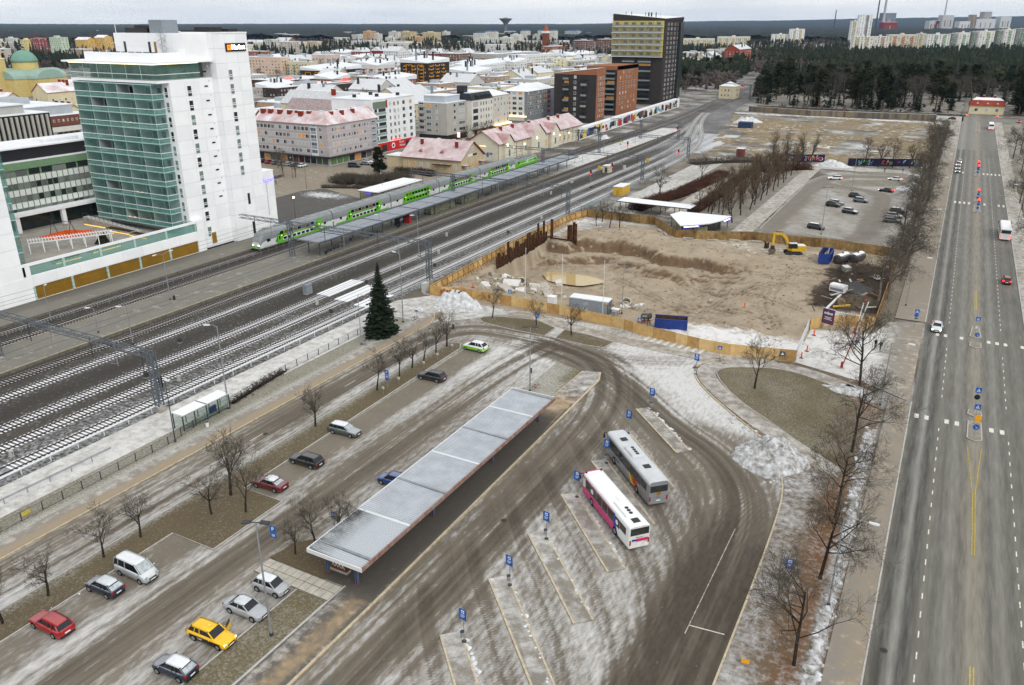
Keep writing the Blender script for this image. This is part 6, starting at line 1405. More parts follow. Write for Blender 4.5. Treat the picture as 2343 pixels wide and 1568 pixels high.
t=thing('stair_roof','small green grey sloped roof over stairs behind the fence','roof',(-93.0,222,0));MB().loft([[(-1.7,-4,1.9),(1.7,-4,2.9),(1.7,-4,3.0),(-1.7,-4,2.0)],[(-1.7,4,1.9),(1.7,4,2.9),(1.7,4,3.0),(-1.7,4,2.0)]]).build('sheet',M('green_roof',S(110,132,128),.6),t)
for y in(-3.6,3.6):MB().box(1.5,1.6,y-.05,y+.05,0,2.9).box(-1.6,-1.5,y-.05,y+.05,0,1.9).build('post',DSTEEL,t)
# ------------------------------------------------------------------ white tower block with podium
WCL=M('white_cladding',S(246,248,250),.45,var=.03,scale=.3);WCL2=M('white_cladding_b',S(240,243,246),.45,var=.03,scale=.3);JNT=M('joint_grey',S(206,210,214),.7)
TEAL=GLASSPANE('teal_balcony_glass',S(104,158,150),.2);TEALD=GLASSPANE('teal_guard_glass',S(120,186,174),.4);TFR=M('teal_frame',S(176,208,202),.5)
DKW=M('dark_window',S(38,48,48),.12,var=.25,scale=.6);GRW=M('grey_green_window',S(120,140,136),.15,var=.15,scale=.6);BALW=M('balcony_wall',S(158,170,167),.7,var=.06);BALF=M('balcony_floor',S(92,104,102),.8)
AMB=M('amber_lit_garage',S(138,104,26),.25,emit=.16,var=.12,scale=.25)
t=tower=thing('tower_block','tall white apartment tower with teal glass balconies and a lit market sign','building',(0,0,0))
def body(name,x0,x1,y0,y1,z0,z1,m=WCL,par=None):return MB().box(x0,x1,y0,y1,z0,z1).build(name,m,par or tower)
body('core',-190,-160.06,131.5,144.2,0,40.6,JNT);body('core',-182,-158.26,144.2,155,0,50.6,JNT);body('core',-184,-160.0,137.2,144.2,44.6,50.7)
_pc={}
def clad(par,axis,fixed,a0,a1,z0,z1,w,h,out=1):
 """cladding panels on a wall: axis 'X' wall faces +X at x=fixed, 'Y' wall faces -Y at y=fixed"""
 n=max(1,round((a1-a0)/w));k=max(1,round((z1-z0)/h));pw=(a1-a0)/n;ph_=(z1-z0)/k
 for i in range(n):
  for j in range(k):
   key=(axis,round(pw,2),round(ph_,2),(i*7+j*3)%4==0)
   if key not in _pc:
    m=WCL2 if key[3]else WCL
    _pc[key]=(MB().box(0,.05,.03,pw-.03,.03,ph_-.03)if axis=='X' else MB().box(.03,pw-.03,-.05,0,.03,ph_-.03)).mesh('cladding_panel',m)
   inst('cladding_panel',_pc[key],par,(fixed,a0+i*pw,z0+j*ph_)if axis=='X' else(a0+i*pw,fixed,z0+j*ph_))
clad(tower,'X',-160.06,131.5,144.2,.5,40.4,4.2,3.3);clad(tower,'Y',144.2,-160.0,-158.26,.5,50.6,1.8,3.3);clad(tower,'X',-158.26,144.2,155,.5,50.6,3.6,3.3);clad(tower,'Y',131.5,-162.6,-160.06,8,40.4,2.6,3.3);clad(tower,'Y',137.2,-184,-160,44.7,50.7,4,3)
_wn={}
def win3(par,x,y,z,w,h,axis='X',m=None):
 """three-light window: tall pane above two low ones, white frame"""
 key=(axis,w,h,m.name)
 if key not in _wn:
  mb=MB()
  if axis=='X':
   mb.box(0,.07,-w/2,w/2,0,h,0)
   for a,b in((.02,.30),(.36,.46),(.52,.97)):mb.box(.07,.075,-w/2+.08,w/2-.08,h*a+.03,h*b,1)
  else:
   mb.box(-w/2,w/2,-.07,0,0,h,0)
   for a,b in((.02,.30),(.36,.46),(.52,.97)):mb.box(-w/2+.08,w/2-.08,-.075,-.07,h*a+.03,h*b,1)
  _wn[key]=mb.mesh('window',[WHT,m])
 return inst('window',_wn[key],par,(x,y,z))
random.seed(3)
for k in range(10):
 z=36.9-k*3.3
 win3(tower,-160.01,136.9,z,1.25,2.4,m=random.choice([DKW,GRW,DKW]));win3(tower,-161.3,131.45,z,1.0,2.3,'Y',random.choice([GRW,GRW,DKW]))
 if k<8:win3(tower,-158.21,148.4,40-k*3.3,1.2,2.4,m=random.choice([DKW,GRW,GRW]))
 MB().box(-160.01,-159.93,141.5,142.5,42-k*3.3,42.35-k*3.3).build('slit_window',DKW,tower);MB().box(-160.01,-159.93,142.9,143.2,43.2-k*3.3,43.5-k*3.3).build('vent',JNT,tower)
w=MB().box(-158.21,-158.14,148.9,149.9,9.2,12.2).build('window',WHT,tower);MB().box(-158.14,-158.13,149.0,149.8,9.3,12.1).build('pane',DKW,w)
w=MB().box(-160.2,-159.85,137.2,138.9,1.2,4.2).build('window',WHT,tower);MB().box(-159.85,-159.84,137.35,138.75,1.35,4.05).build('pane',AMB,w)
w=MB().box(-158.21,-158.13,149.6,150.4,1.4,4.6).build('door',DKW,tower)
win3(tower,-160.01,137.0,3.2,1.2,2.5,m=GRW)
MB().box(-160.06,-159.95,134.6,144.2,0,.5).box(-158.26,-158.1,144.2,155,0,.5).build('dark_plinth',BLACK,tower)
BX=[-190,-184.4,-178.8,-174.4,-168.6,-162.6]
for k in range(11):
 z=7.0+k*3.3
 MB().box(-190.2,-162.5,128.4,131.5,z-.25,z).build('balcony_slab',TFR,tower)
 if k==10:break
 MB().box(-190.05,-162.65,128.55,131.45,z,z+.02).build('balcony_floor',BALF,tower)
 MB().box(-190.25,-162.4,128.3,128.4,z+1.0,z+1.12).box(-162.5,-162.4,128.4,131.5,z+1.0,z+1.12).build('handrail',WCL,tower)
 for a,b in zip(BX,BX[1:]):
  MB().box(a+.05,b-.05,128.42,128.45,z+.05,z+1.0).build('guard_pane',TEALD,tower)
  if random.random()<.9:MB().box(a+.05,b-.05,128.42,128.45,z+1.12,z+3.0).build('glass_pane',TEAL,tower)
  MB().box(a-.06,a+.06,128.5,131.5,z,z+3.05).build('dividing_wall',BALW,tower)
  q=a+random.uniform(.4,1.0);MB().box(q,q+random.uniform(1.0,2.0),131.40,131.47,z+.05,z+2.3).build('balcony_door',DKW,tower)
  if random.random()<.75:q=b-random.uniform(1.6,2.6);MB().box(q,q+1.3,131.40,131.47,z+.9,z+2.3).build('window',DKW,tower)
  if random.random()<.45:
   f=MB().box(0,1.1,0,.8,0,.45).box(0,.25,0,.8,.45,.9).box(1.3,1.8,.1,.6,0,.6).build('balcony_furniture',M('furniture_dark',S(50,52,54),.8),tower,(a+random.uniform(.5,2.2),129.3,z+.02))
  if random.random()<.14:
   s=MB();
   for i in range(14):s.box(a+.4+i*.3,a+.48+i*.3,128.5,128.56,z+1.0+.12*sin(i),z+1.08+.12*sin(i))
   o=s.build('light_string',WARM,tower);o['kind']='stuff'
 MB().box(-162.52,-162.48,128.5,131.4,z+1.12,z+3.0).build('glass_pane',TEAL,tower);MB().box(-162.52,-162.48,128.5,131.4,z+.05,z+1.0).build('guard_pane',TEALD,tower)
 for x in BX:MB().box(x-.04,x+.04,128.4,128.48,z,z+3.05).build('mullion',TFR,tower)
body('top_floor_core',-188,-163,132,144.2,40.6,44.3,M('dim_interior',S(120,132,124),.8,var=.3,scale=.3));MB().box(-190.3,-160,128.3,144.2,40.2,40.75).build('floor_band',WCL,tower)
for i in range(6):
 a=-190.2+i*5.02;MB().box(a+.04,a+4.98,128.4,128.44,40.75,44.2).build('glass_pane',TEAL,tower);MB().box(a-.05,a+.05,128.36,128.46,40.75,44.2).build('mullion',TFR,tower)
for a in(128.4,132.4,136.6):MB().box(-160.1,-160.06,a,a+4.0,40.75,44.2).build('glass_pane',TEAL,tower)
MB().box(-190.3,-160,128.3,128.38,42.0,42.12).box(-160.08,-160,128.3,140.7,42.0,42.12).build('handrail',WCL,tower)
MB().box(-191.3,-159.2,127.2,144.2,44.35,44.75).build('roof_slab',WCL,tower);MB().box(-189.8,-160.2,127.9,128.1,44.2,44.36).box(-160.3,-160.1,128,140.5,44.2,44.36).build('light_strip',M('light_strip',S(255,236,190),.5,emit=2.5),tower)
MB().box(-186.5,-162.0,130.2,130.6,44.75,46.6).box(-162.4,-162.0,130.6,141,44.75,46.6).box(-186.5,-186.1,130.6,137,44.75,46.6).build('terrace_parapet',WCL2,tower);MB().box(-186.1,-162.4,130.6,141,44.75,45.2).build('terrace_floor',M('terrace',S(150,150,148),.8,snow=.5),tower)
for x,m in((-180.3,DKW),(-171.6,DKW),(-169.6,AMB)):w=MB().box(x-.5,x+.5,137.10,137.16,46.2,48.9).build('window',WHT,tower);MB().box(x-.4,x+.4,137.08,137.1,46.3,48.8).build('pane',m,w)
for i,x in enumerate(np.linspace(-184,-164,9)):MB().box(x,x+1.4,130.9,131.5,45.2,46.75).build('planter',BLACK,tower)
mb=MB();
for i in range(26):a=i*.5;mb.obox((-166.2+.55*cos(a),136.2+.55*sin(a),46.0+i*.22),(cos(a),sin(a),0),.9,.3,.04)
mb.cyl((-166.2,136.2,45.2),(-166.2,136.2,52.2),.06).build('spiral_stair',STEEL,tower)
MB().tube([(-166.2+1.0*cos(i*.5),136.2+1.0*sin(i*.5),47.0+i*.22)for i in range(26)],.04,4).build('stair_rail',STEEL,tower)
for x0,x1,y0,y1,z in((-182,-174,139,143,51.8),(-172.5,-168,138.5,143,53.6),(-179,-173,139.5,142,52.4),(-166,-161,146,150,52.0),(-164,-160,151,154,51.6),(-172,-167,147,152,51.3)):body('roof_unit',x0,x1,y0,y1,50.6,z,CABG if z>53 else BLACK)
MB().cyl((-184,138,50.5),(-184,138,62),.08,.03).build('antenna',LMAT,tower)
MB().box(-182,-158.1,144.1,155.1,50.6,50.9).build('parapet',WCL,tower)
sg=MB().box(-158.2,-158.0,147.7,154.1,46.5,48.4).build('sign_board',BLACK,tower)
MB().box(-158.0,-157.9,148.2,149.3,46.85,48.0).build('sign_emblem',M('sign_orange',S(255,120,20),.4,emit=2.2),sg);text('sign_lettering','Market',1.45,WHL,sg,(-157.95,151.6,47.45),(pi/2,0,pi/2),.04,bold=.03)
text('sign_emblem_letter','K',1.0,BLACK,sg,(-157.88,148.75,47.42),(pi/2,0,pi/2),.02)
t=thing('low_wing','low white wing with lit purple letters right of the tower','building',(0,0,0));MB().box(-182,-158.6,155,159.2,0,16.4).build('wall',WCL,t);clad(t,'X',-158.6,155,159.2,.5,16.2,2.1,3.3)
MB().box(-182.1,-158.5,155,159.3,16.4,16.7).build('parapet',WCL,t);text('lit_lettering','kupari',1.6,M('violet_letters',S(110,100,255),.4,emit=2.5),t,(-158.5,157.3,14.3),(pi/2,0,pi/2),.05);MB().box(-158.56,-158.5,156.1,156.5,5,14).build('facade_strip',JNT,t)
t=podium=thing('podium','white podium with amber lit parking windows along the railway','building',(0,0,0))
MB().box(-200,-159.1,60,134.6,-.05,.35).build('plinth',BLACK,t);MB().box(-159.3,-159.0,60,90.4,.35,8.1).box(-159.3,-159.0,132.2,134.6,.35,8.1).box(-159.3,-159.0,90.4,132.2,3.3,5.6).box(-159.3,-159.0,90.4,132.2,.3,.5).build('wall',WCL,t)
clad(t,'X',-159.0,60,88.6,.4,5.4,4.5,2.5);clad(t,'X',-159.0,90.4,132.2,3.35,5.5,5.2,2.1)
for i in range(5):
 y=90.4+i*8.36;pn=MB().box(-159.26,-159.2,y+.1,y+8.26,.5,3.3).build('parking_window',AMB,t);MB().box(-159.2,-158.98,y-.22,y+.22,.4,3.3).build('pillar',TFR,t)
 ln=MB()
 for k in range(1,30):ln.box(-159.2,-159.18,y+k*.278,y+k*.278+.04,.5,3.3)
 o=ln.build('grille_bar',M('grille_olive',S(110,84,24),.6),t);o['kind']='stuff'
MB().box(-201,-159.3,60,134,4.6,5.0).build('deck',M('court_paving',S(164,160,152),.85,var=.12,scale=.4),t)
MB().box(-159.35,-158.95,88.9,134.4,7.6,8.15).build('top_beam',WCL,t)
for i in range(6):
 y=89.2+i*8.6;
 if i<5:MB().box(-159.2,-159.15,y,y+8.5,5.65,7.6).build('glass_pane',TEALD,t)
 MB().box(-159.3,-159.0,y-.35,y+.15,5.6,7.65).build('post',TFR,t)
MB().box(-160.9,-159.0,131.5,134.6,8.1,8.4).build('cap',WCL,t)
t=thing('tower_block','second white tower cut by the left picture edge','building',(0,0,0));MB().box(-190,-159.15,62,88.9,5,46).build('wall',WCL,t);clad(t,'X',-159.1,62,88.9,8.2,41,4.5,3.3)
for k in range(9):
 z=7.0+k*3.3;MB().box(-164.5,-160.5,88.9,90.7,z-.2,z).build('balcony_slab',TFR,t);MB().box(-164.5,-160.5,90.64,90.7,z,z+1.1).box(-160.56,-160.5,88.9,90.7,z,z+1.1).build('guard_pane',TEALD,t);MB().box(-164.5,-160.5,90.64,90.7,z+1.15,z+3.0).box(-160.56,-160.5,88.9,90.7,z+1.15,z+3.0).build('glass_pane',TEAL,t);MB().box(-164.5,-160.5,88.86,88.95,z,z+2.4).build('balcony_door',DKW,t)
tag(MB().add([(x,y,5.03)for x,y in((-190,111.5),(-184.5,111.8),(-181,121.5),(-185,122.5),(-191,119.5))],[(0,1,2,3,4)]).build('playground_mat',M('orange_rubber',S(226,92,30),.9,var=.1)),'bright orange playground surface in the courtyard','playground')
t=thing('swing_frame','dark steel swing frame on the orange surface','swing',(-187.5,116.5,5.03),.3)
for x in(-2.6,2.6):
 for y in(-1.3,1.3):MB().bar((x,y,0),(x,0,3.2),.1).build('leg',DSTEEL,t)
MB().bar((-2.8,0,3.2),(2.8,0,3.2),.12).build('top_bar',DSTEEL,t);MB().bar((.6,-.05,3.2),(.6,-.05,.6),.03).bar((1.2,-.05,3.2),(1.2,-.05,.6),.03).box(.5,1.3,-.2,.2,.55,.6).build('swing_seat',BLACK,t)
t=thing('pergola','white slatted pergola across the courtyard','pergola',(-178.6,102.4,5.0),math.atan2(15.4,8.4))
for i in range(30):MB().box(i*.58,i*.58+.12,-2.0,2.0,2.5,2.7).build('slat',WCL,t)
for i in range(7):
 for y in(-1.7,1.7):MB().box(i*2.8,i*2.8+.16,y-.08,y+.08,0,2.5).build('post',WCL,t)
for y in(-1.7,1.7):MB().box(0,17.5,y-.08,y+.08,2.3,2.5).build('beam',WCL,t)
heap('shrub',-171.5,115.5,1.6,1.6,2.4,'dark bushy shrub at the pergola end',M('dark_shrub',S(44,46,34),.95,var=.4,scale=3,bump=1),51,'shrub',5)
for i,(x,y,l,r)in enumerate(((-177,124.5,9,0),(-168.5,123.8,6,0),(-166,112,7,1.57),(-165,102,6,1.57))):
 t=thing('planter',['long planter with warm light below the balconies','planter with warm light near the glass wall','planter behind the glass parapet','planter at the left end of the parapet'][i],'planter',(x,y,5),r);MB().box(-l/2,l/2,-.9,.9,0,.7).build('box',CONC,t);MB().box(-l/2+.1,l/2-.1,-.8,.8,.7,.8).build('soil',M('planter_soil',S(70,62,46),.95,var=.3),t);MB().box(-l/2,l/2,-.97,-.92,.1,.25).build('light_strip',M('warm_strip',S(255,200,90),.5,emit=1.3),t)
t=thing('ramp_wall','pale ramp with railing and warm lights along the courtyard','ramp',(0,0,5));MB().loft([[(-194,126.6,0),(-194,128.2,0),(-194,128.2,1.6),(-194,126.6,1.6)],[(-172,125.6,0),(-172,127.2,0),(-172,127.2,.5),(-172,125.6,.5)]]).build('ramp',CONC,t)
for i in range(14):x=-194+i*1.65;z=1.6-i*.08;MB().box(x-.03,x+.03,126.6,126.66,z,z+1.1).build('post',DSTEEL,t)
MB().bar((-194,126.63,2.7),(-172,125.63,1.6),.06).build('rail',DSTEEL,t);MB().box(-192,-173,125.3,125.4,.05,.2).build('light_strip',M('warm_strip',S(255,200,90),.5,emit=1.3),t)
GRN=M('celadon_green',S(118,150,116),.6,var=.08);GPN=M('white_spandrel',S(224,228,226),.5,var=.04);OWD=[M('office_glass_a',S(44,48,50),.15,var=.3),M('office_glass_b',S(104,106,106),.3,var=.2),M('office_glass_c',S(132,134,132),.35,var=.15)]
t=thing('office_building','office slab with green mullions, white panels and black roof storey','building',(0,0,0));MB().box(-216,-200.1,92,150,0,21.3).build('wall',GRN,t)
rows=[(7.2,8.7,0),(8.8,10.2,1),(10.3,11.7,0),(11.8,13.2,1),(13.3,14.8,0),(14.9,16.3,1),(16.4,17.9,0)]
_of={}
for i in range(30):
 y=96+i*1.5
 for z0,z1,kind in rows:
  m=GPN if not kind else(WARM if random.random()<.02 else random.choice(OWD));key=(round(z1-z0,1),m.name)
  if key not in _of:_of[key]=MB().box(0,.06,.06,1.40,0,z1-z0).mesh('facade_panel' if not kind else 'window',m)
  inst('facade_panel' if not kind else 'window',_of[key],t,(-200.1,y,z0))
 MB().box(-200.1,-199.9,y-.05,y+.05,7,18).build('mullion',GRN,t)
for i in range(14):MB().box(-200.1,-200.04,95.8+i*3.3,98.6+i*3.3,18.1,19.5).build('window',random.choice(OWD),t)
MB().box(-200.1,-199.8,92,150,19.6,21.3).build('fascia',GRN,t);MB().box(-215,-202.2,92,150,21.3,24.2).build('roof_storey',BLACK,t);MB().box(-216.2,-201.6,92,150.2,24.2,24.5).build('roof',SNOWM,t);MB().box(-202.2,-200,92,150,21.3,21.42).build('roof_ledge',SNOWM,t)
MB().box(-209,-205,127,137,24.5,25.2).build('roof_unit',SNOWM,t)
MB().box(-199.9,-197,92,138,8.9,9.6).build('arcade_beam',WCL,t)
for y in(100,112,124,135):MB().box(-198.2,-197.3,y-.5,y+.5,5,8.9).build('arcade_pillar',WCL,t)
MB().box(-199.9,-199.7,92,138,5,8.8).build('arcade_glass',DKW,t)
# ------------------------------------------------------------------ city
WG=[M('win_dark',S(42,48,54),.15,var=.2),M('win_mid',S(96,106,114),.25,var=.15),M('win_curtain',S(176,182,184),.5,var=.08),M('win_warm',S(214,150,70),.5,emit=.12,var=.25)]
FRW=M('win_frame_white',S(226,226,222),.6);FRD=M('win_frame_dark',S(60,62,64),.6)
_wm={}
def window(par,x,y,z,w,h,rz,k=None,fr=0,warm=.06,split=True):
 if k is None:
  r=random.random();k=3 if r<warm else(0 if r<.45 else(1 if r<.7 else 2))
 key=(round(w,1),round(h,1),k,fr,split)
 if key not in _wm:
  mb=MB().box(-w/2,w/2,-.05,.02,-h/2,h/2,0);b=.12
  if split and w>1.1:
   mb.box(-w/2+b,-b*.4+w*.12,-.06,-.05,-h/2+b,h/2-b,1);mb.box(w*.12+b*.4,w/2-b,-.06,-.05,-h/2+b,h/2-b,1)
  else:mb.box(-w/2+b,w/2-b,-.06,-.05,-h/2+b,h/2-b,1)
  _wm[key]=mb.mesh('window',[FRD if fr else FRW,WG[k]])
 return inst('window',_wm[key],par,(x,y,z),rz)
def wins(par,face,n,rows,w,h,z0,dz,a0,a1,wl=0,warm=.06,fr=0,skip=0,off=0.0):
 """grid of windows: face 'S' runs along -x at y=0 (faces -Y), face 'E' runs along +y at x=0 (faces +X)"""
 for j in range(rows):
  for i in range(n):
   if random.random()<skip:continue
   a=a0+(i+.5)*(a1-a0)/n
   if face=='S':window(par,-a,-off,z0+j*dz,w,h,0,None,fr,warm)
   else:window(par,off,a,z0+j*dz,w,h,pi/2,None,fr,warm)
ROOFS=M('roof_snow',S(226,230,234),.8,var=.06,scale=.25);ROOFR=M('roof_red_snowy',S(158,74,62),.8,var=.15,scale=.4,snow=1.1,snsc=.16);ROOFB=M('roof_brown',S(120,84,74),.8,var=.15,scale=.4,snow=.5);ROOFG=M('roof_grey_snowy',S(150,156,160),.7,var=.1,scale=.4,snow=.7);BRICKC=M('chimney_brick',S(140,56,40),.85,var=.15);ROOFP=M('roof_pink_tile',S(158,98,94),.8,var=.12,scale=.5,snow=.62,snsc=.25)
def roof_flat(par,wl,dr,h,m=None,par_m=None,over=.15,th=.35):
 MB().box(-wl-over,over,-over,dr+over,h,h+th).build('roof',m or ROOFS,par)
def roof_gable(par,wl,dr,h,rh,m,along='x',over=.4,wall=None):
 o=over
 if along=='x':
  a=[(-wl-o,-o,h),(o,-o,h),(o,dr/2,h+rh),(-wl-o,dr/2,h+rh),(-wl-o,dr+o,h),(o,dr+o,h)]
  MB().add(a+[(x,y,z-.18)for x,y,z in a],[(0,1,2,3),(3,2,5,4),(6,9,8,7),(9,10,11,8),(0,6,7,1),(4,5,11,10),(1,7,8,2),(2,8,11,5),(0,3,9,6),(3,4,10,9)]).build('roof',m,par)
  if wall:
   for x in(0,-wl):MB().add([(x,0,h-.02),(x,dr,h-.02),(x,dr/2,h+rh-.2)],[(0,1,2)]).build('gable',wall,par)
 else:
  a=[(o,-o,h),(o,dr+o,h),(-wl/2,dr+o,h+rh),(-wl/2,-o,h+rh),(-wl-o,-o,h),(-wl-o,dr+o,h)]
  MB().add(a+[(x,y,z-.18)for x,y,z in a],[(0,1,2,3),(3,2,5,4),(6,9,8,7),(9,10,11,8),(0,6,7,1),(4,5,11,10),(1,7,8,2),(2,8,11,5),(0,3,9,6),(3,4,10,9)]).build('roof',m,par)
  if wall:
   for y in(0,dr):MB().add([(0,y,h-.02),(-wl,y,h-.02),(-wl/2,y,h+rh-.2)],[(1,0,2)]).build('gable',wall,par)
def roof_hip(par,wl,dr,h,rh,m,over=.4,inset=None):
 o=over;i=inset if inset is not None else min(wl,dr)/2
 a=[(-wl-o,-o),(o,-o),(o,dr+o),(-wl-o,dr+o)];b=[(-wl+i,i),(-i,i),(-i,dr-i),(-wl+i,dr-i)]
 MB().loft([[(x,y,h)for x,y in a],[(x,y,h+rh)for x,y in b]]).build('roof',m,par)
def chimney(par,x,y,z,h=2,w=1.1,d=.8,m=BRICKC):
 c=MB().box(x-w/2,x+w/2,y-d/2,y+d/2,z,z+h).build('chimney',m,par);MB().box(x-w/2-.08,x+w/2+.08,y-d/2-.08,y+d/2+.08,z+h,z+h+.12).build('chimney_cap',ROOFS,c)
def bld(lab,x,y,wl,dr,h,wall,rot=0,name='building',grp=None):
 t=thing(name,lab,'building',(x,y,0),rot,grp);MB().box(-wl,0,0,dr,-.3,h).build('wall',wall,t)
 return t
C=lambda n,c,**k:M(n,S(*c),.85,var=.06,scale=.3,**k)
random.seed(77)
GP=C('grey_pink_render',(180,172,174));t=bld('five storey grey pink block with red snowy roof and brick chimneys',-216.8,249,38,31.5,15.8,GP)
MB().loft([[(-38.5,-.5,15.8),(.5,-.5,15.8),(.5,32,15.8),(-11,32,15.8),(-11,11,15.8),(-38.5,11,15.8)],[(-38.5,5.2,20.2),(-5.3,5.2,20.2),(-5.3,32,20.2),(-5.9,32,20.2),(-5.9,5.8,20.2),(-38.5,5.8,20.2)]]).build('roof',ROOFR,t)
for x,y in((-36,3.2),(-32,3.4),(-27,3.4),(-22,3.6),(-18.5,4.4),(-15.6,3.0),(-12.4,4.4),(-8.4,7.2),(-4.2,8),(-3.4,13.5),(-7.2,16),(-3.6,20.5),(-6.8,25)):chimney(t,x,y,17.6,2.6,2.0 if x<-6 else 1.4,1.2)
wins(t,'S',14,4,1.7,1.6,5.3,2.85,9.5,37.5);wins(t,'S',1,4,1.5,1.5,5.3,2.85,2.0,5.0);wins(t,'E',7,4,1.4,1.5,5.3,2.85,1.5,25);wins(t,'E',7,4,.6,1.4,5.3,2.85,3.3,26.8)
MB().box(-8.8,-5.4,-.12,0,3.6,15.2).build('bay_frame',WHT,t);
for j in range(4):window(t,-7.1,-.13,5.3+j*2.85,3.0,1.5,0,1);MB().box(-8.5,-5.7,-.16,-.12,6.3+j*2.85,7.3+j*2.85).build('bay_panel',M('pale_blue',S(150,166,184),.7),t)
for j in range(4):MB().box(.0,.12,27.6,30.6,4.4+j*2.85,6.4+j*2.85).build('balcony_front',M('pale_blue',S(150,166,184),.7),t);window(t,.13,29.1,6.9+j*2.7-.6,2.4,.9,pi/2,0)
MB().box(-38.2,.4,-1.6,0,3.1,3.5).box(0,1.6,-1.6,31.5,3.1,3.5).build('canopy',BLACK,t)
for i in range(12):MB().box(-37.6+i*3.1,-35.0+i*3.1,-.06,.02,.4,2.9).build('shop_window',[WG[0],WG[3],WG[1],WG[0],WG[3],WG[0],M('shop_maroon',S(74,28,36),.6),M('shop_maroon',S(74,28,36),.6),WG[0],WG[0],M('shop_green',S(54,80,56),.5,emit=.1),M('shop_green',S(54,80,56),.5,emit=.1)][i],t)
for i in range(8):MB().box(-.02,.06,.8+i*3.8,4.0+i*3.8,.4,2.9).build('shop_window',[M('shop_lit_green',S(74,112,62),.5,emit=.25),M('shop_lit_green',S(74,112,62),.5,emit=.25),M('shop_lit_green',S(74,112,62),.5,emit=.25),WG[0],WG[3],WG[0],WG[1],WG[3]][i],t)
for j in range(5):MB().box(-38,.02,-.03,0,4.2+j*2.85,4.26+j*2.85).box(0,.03,0,31.5,4.2+j*2.85,4.26+j*2.85).build('render_joint',WHT,t)
t=bld('white apartment block with red ground floor market',-219.5,281.5,22,31,22.4,C('white_render',(228,231,234)));roof_flat(t,22,31,22.4);
for x,y in((-14,6),(-8,14),(-4,24),(-16,20)):MB().box(x-.6,x+.6,y-.6,y+.6,22.7,24).build('roof_vent',BLACK,t)
wins(t,'E',3,6,1.2,1.7,5.6,2.9,11,20);wins(t,'E',2,6,2.0,1.7,5.6,2.9,20,30.5);wins(t,'E',1,6,.6,1.8,5.4,2.9,15.2,17)
for j in range(5):
 MB().box(-.02,.1,1,9.5,4.6+j*2.9,5.6+j*2.9).build('balcony_guard',GLASSPANE('bal_glass',S(150,180,172),.8),t);MB().box(-.02,.05,1.4,3.2,5.7+j*2.9,7.1+j*2.9).box(-.02,.05,4.2,9.2,5.7+j*2.9,7.1+j*2.9).build('loggia',WG[0],t)
MB().box(0,.08,.5,9.5,18.8,21.6).build('top_glazing',GLASSPANE('bal_glass2',S(130,150,130),.75),t);MB().box(0,.1,9.5,10.6,18.8,22).build('copper_panel',M('copper_panel',S(150,70,44),.7),t)
RSH=M('market_red',S(186,24,32),.5,emit=.15);MB().box(0,.25,.3,30.8,.3,4.2).build('shop_front',RSH,t);text('sign_lettering','Resto',1.5,WHT,t,(.3,19.5,3.3),(pi/2,0,pi/2));text('sign_lettering','Market',1.5,WHT,t,(.3,20,1.8),(pi/2,0,pi/2));MB().cyl((.26,13.2,2.4),(.3,13.2,2.4),1.2,n=20).build('round_emblem',WHT,t);MB().cyl((.3,13.2,2.4),(.33,13.2,2.4),.6,n=16).build('round_emblem',M('market_dark',S(60,30,30),.6),t)
for a,b in((1,4),(5,8.5),(22.6,25),(26,29.6)):MB().box(.25,.3,a,b,.5,3.4).build('shop_window',WG[0]if a>2 else WG[3],t)
text('roof_lettering','Resto Market',1.0,REDL,t,(.3,16,4.9),(pi/2,0,pi/2))
GB=C('grey_concrete',(176,174,168));t=bld('grey concrete block with rounded corner look and snowy set back top',-213.2,329.5,16,17.5,17.6,GB);roof_flat(t,16,17.5,17.6);MB().box(-14,-2,2,15,17.9,20.6).build('top_storey',C('zinc',(176,186,194)),t);MB().box(-14.2,-1.8,1.8,15.2,20.6,20.9).build('top_roof',ROOFS,t)
wins(t,'S',1,5,2.8,1.6,5,2.85,8,12.2,warm=.1);wins(t,'S',1,5,1.2,1.6,5,2.85,4.2,7);wins(t,'E',1,5,2.0,1.6,5,2.85,5,9);wins(t,'E',1,5,5.6,1.6,5,2.85,10,17,fr=0)
for j in range(5):MB().box(-16,-12.4,-.9,0,4.2+j*2.85,5.2+j*2.85).build('balcony',GB,t);window(t,-14.2,-.02,6.0+j*2.85,2.6,1.4,0,0)
MB().box(-16,.03,-.05,0,.3,3.0).box(0,.05,0,17.5,.3,3.0).build('shop_front',BLACK,t);MB().box(0,.9,9,10,1.2,3.4).build('lit_sign',M('pink_sign',S(255,200,190),.4,emit=2),t)
t=bld('white street block with dark mansard roof',-210,347.2,14,20.6,17.8,C('offwhite_render',(214,212,204)));MB().loft([[(-14.2,-.2,17.8),(.3,-.2,17.8),(.3,20.8,17.8),(-14.2,20.8,17.8)],[(-13,.5,21),(-1.6,.5,21),(-1.6,20,21),(-13,20,21)]]).build('roof',M('black_metal',S(44,48,56),.6),t);MB().box(-13,-2,1,19.6,21,21.3).build('roof_snow',ROOFS,t);MB().box(-9,-5,1,4.5,21,24.4).build('stair_head',M('black_metal',S(44,48,56),.6),t)
for a in(6,11,16):MB().box(-.9,.35,a-1.9,a+1.9,18.2,20).build('dormer',M('black_metal',S(44,48,56),.6),t);window(t,.36,a,19.1,3.2,1.3,pi/2,0,1)
wins(t,'E',5,4,1.1,1.9,6.2,3.2,7.5,20.4);wins(t,'E',1,4,4.6,2.0,6.2,3.2,.6,6.6,fr=1);MB().box(0,1.4,0,20.6,3.5,3.8).build('canopy',BLACK,t);
for a in(2,6,10,14,17.5):MB().box(0,.05,a,a+2.6,.3,3.2).build('shop_window',WG[0]if a in(2,10)else WG[3],t)
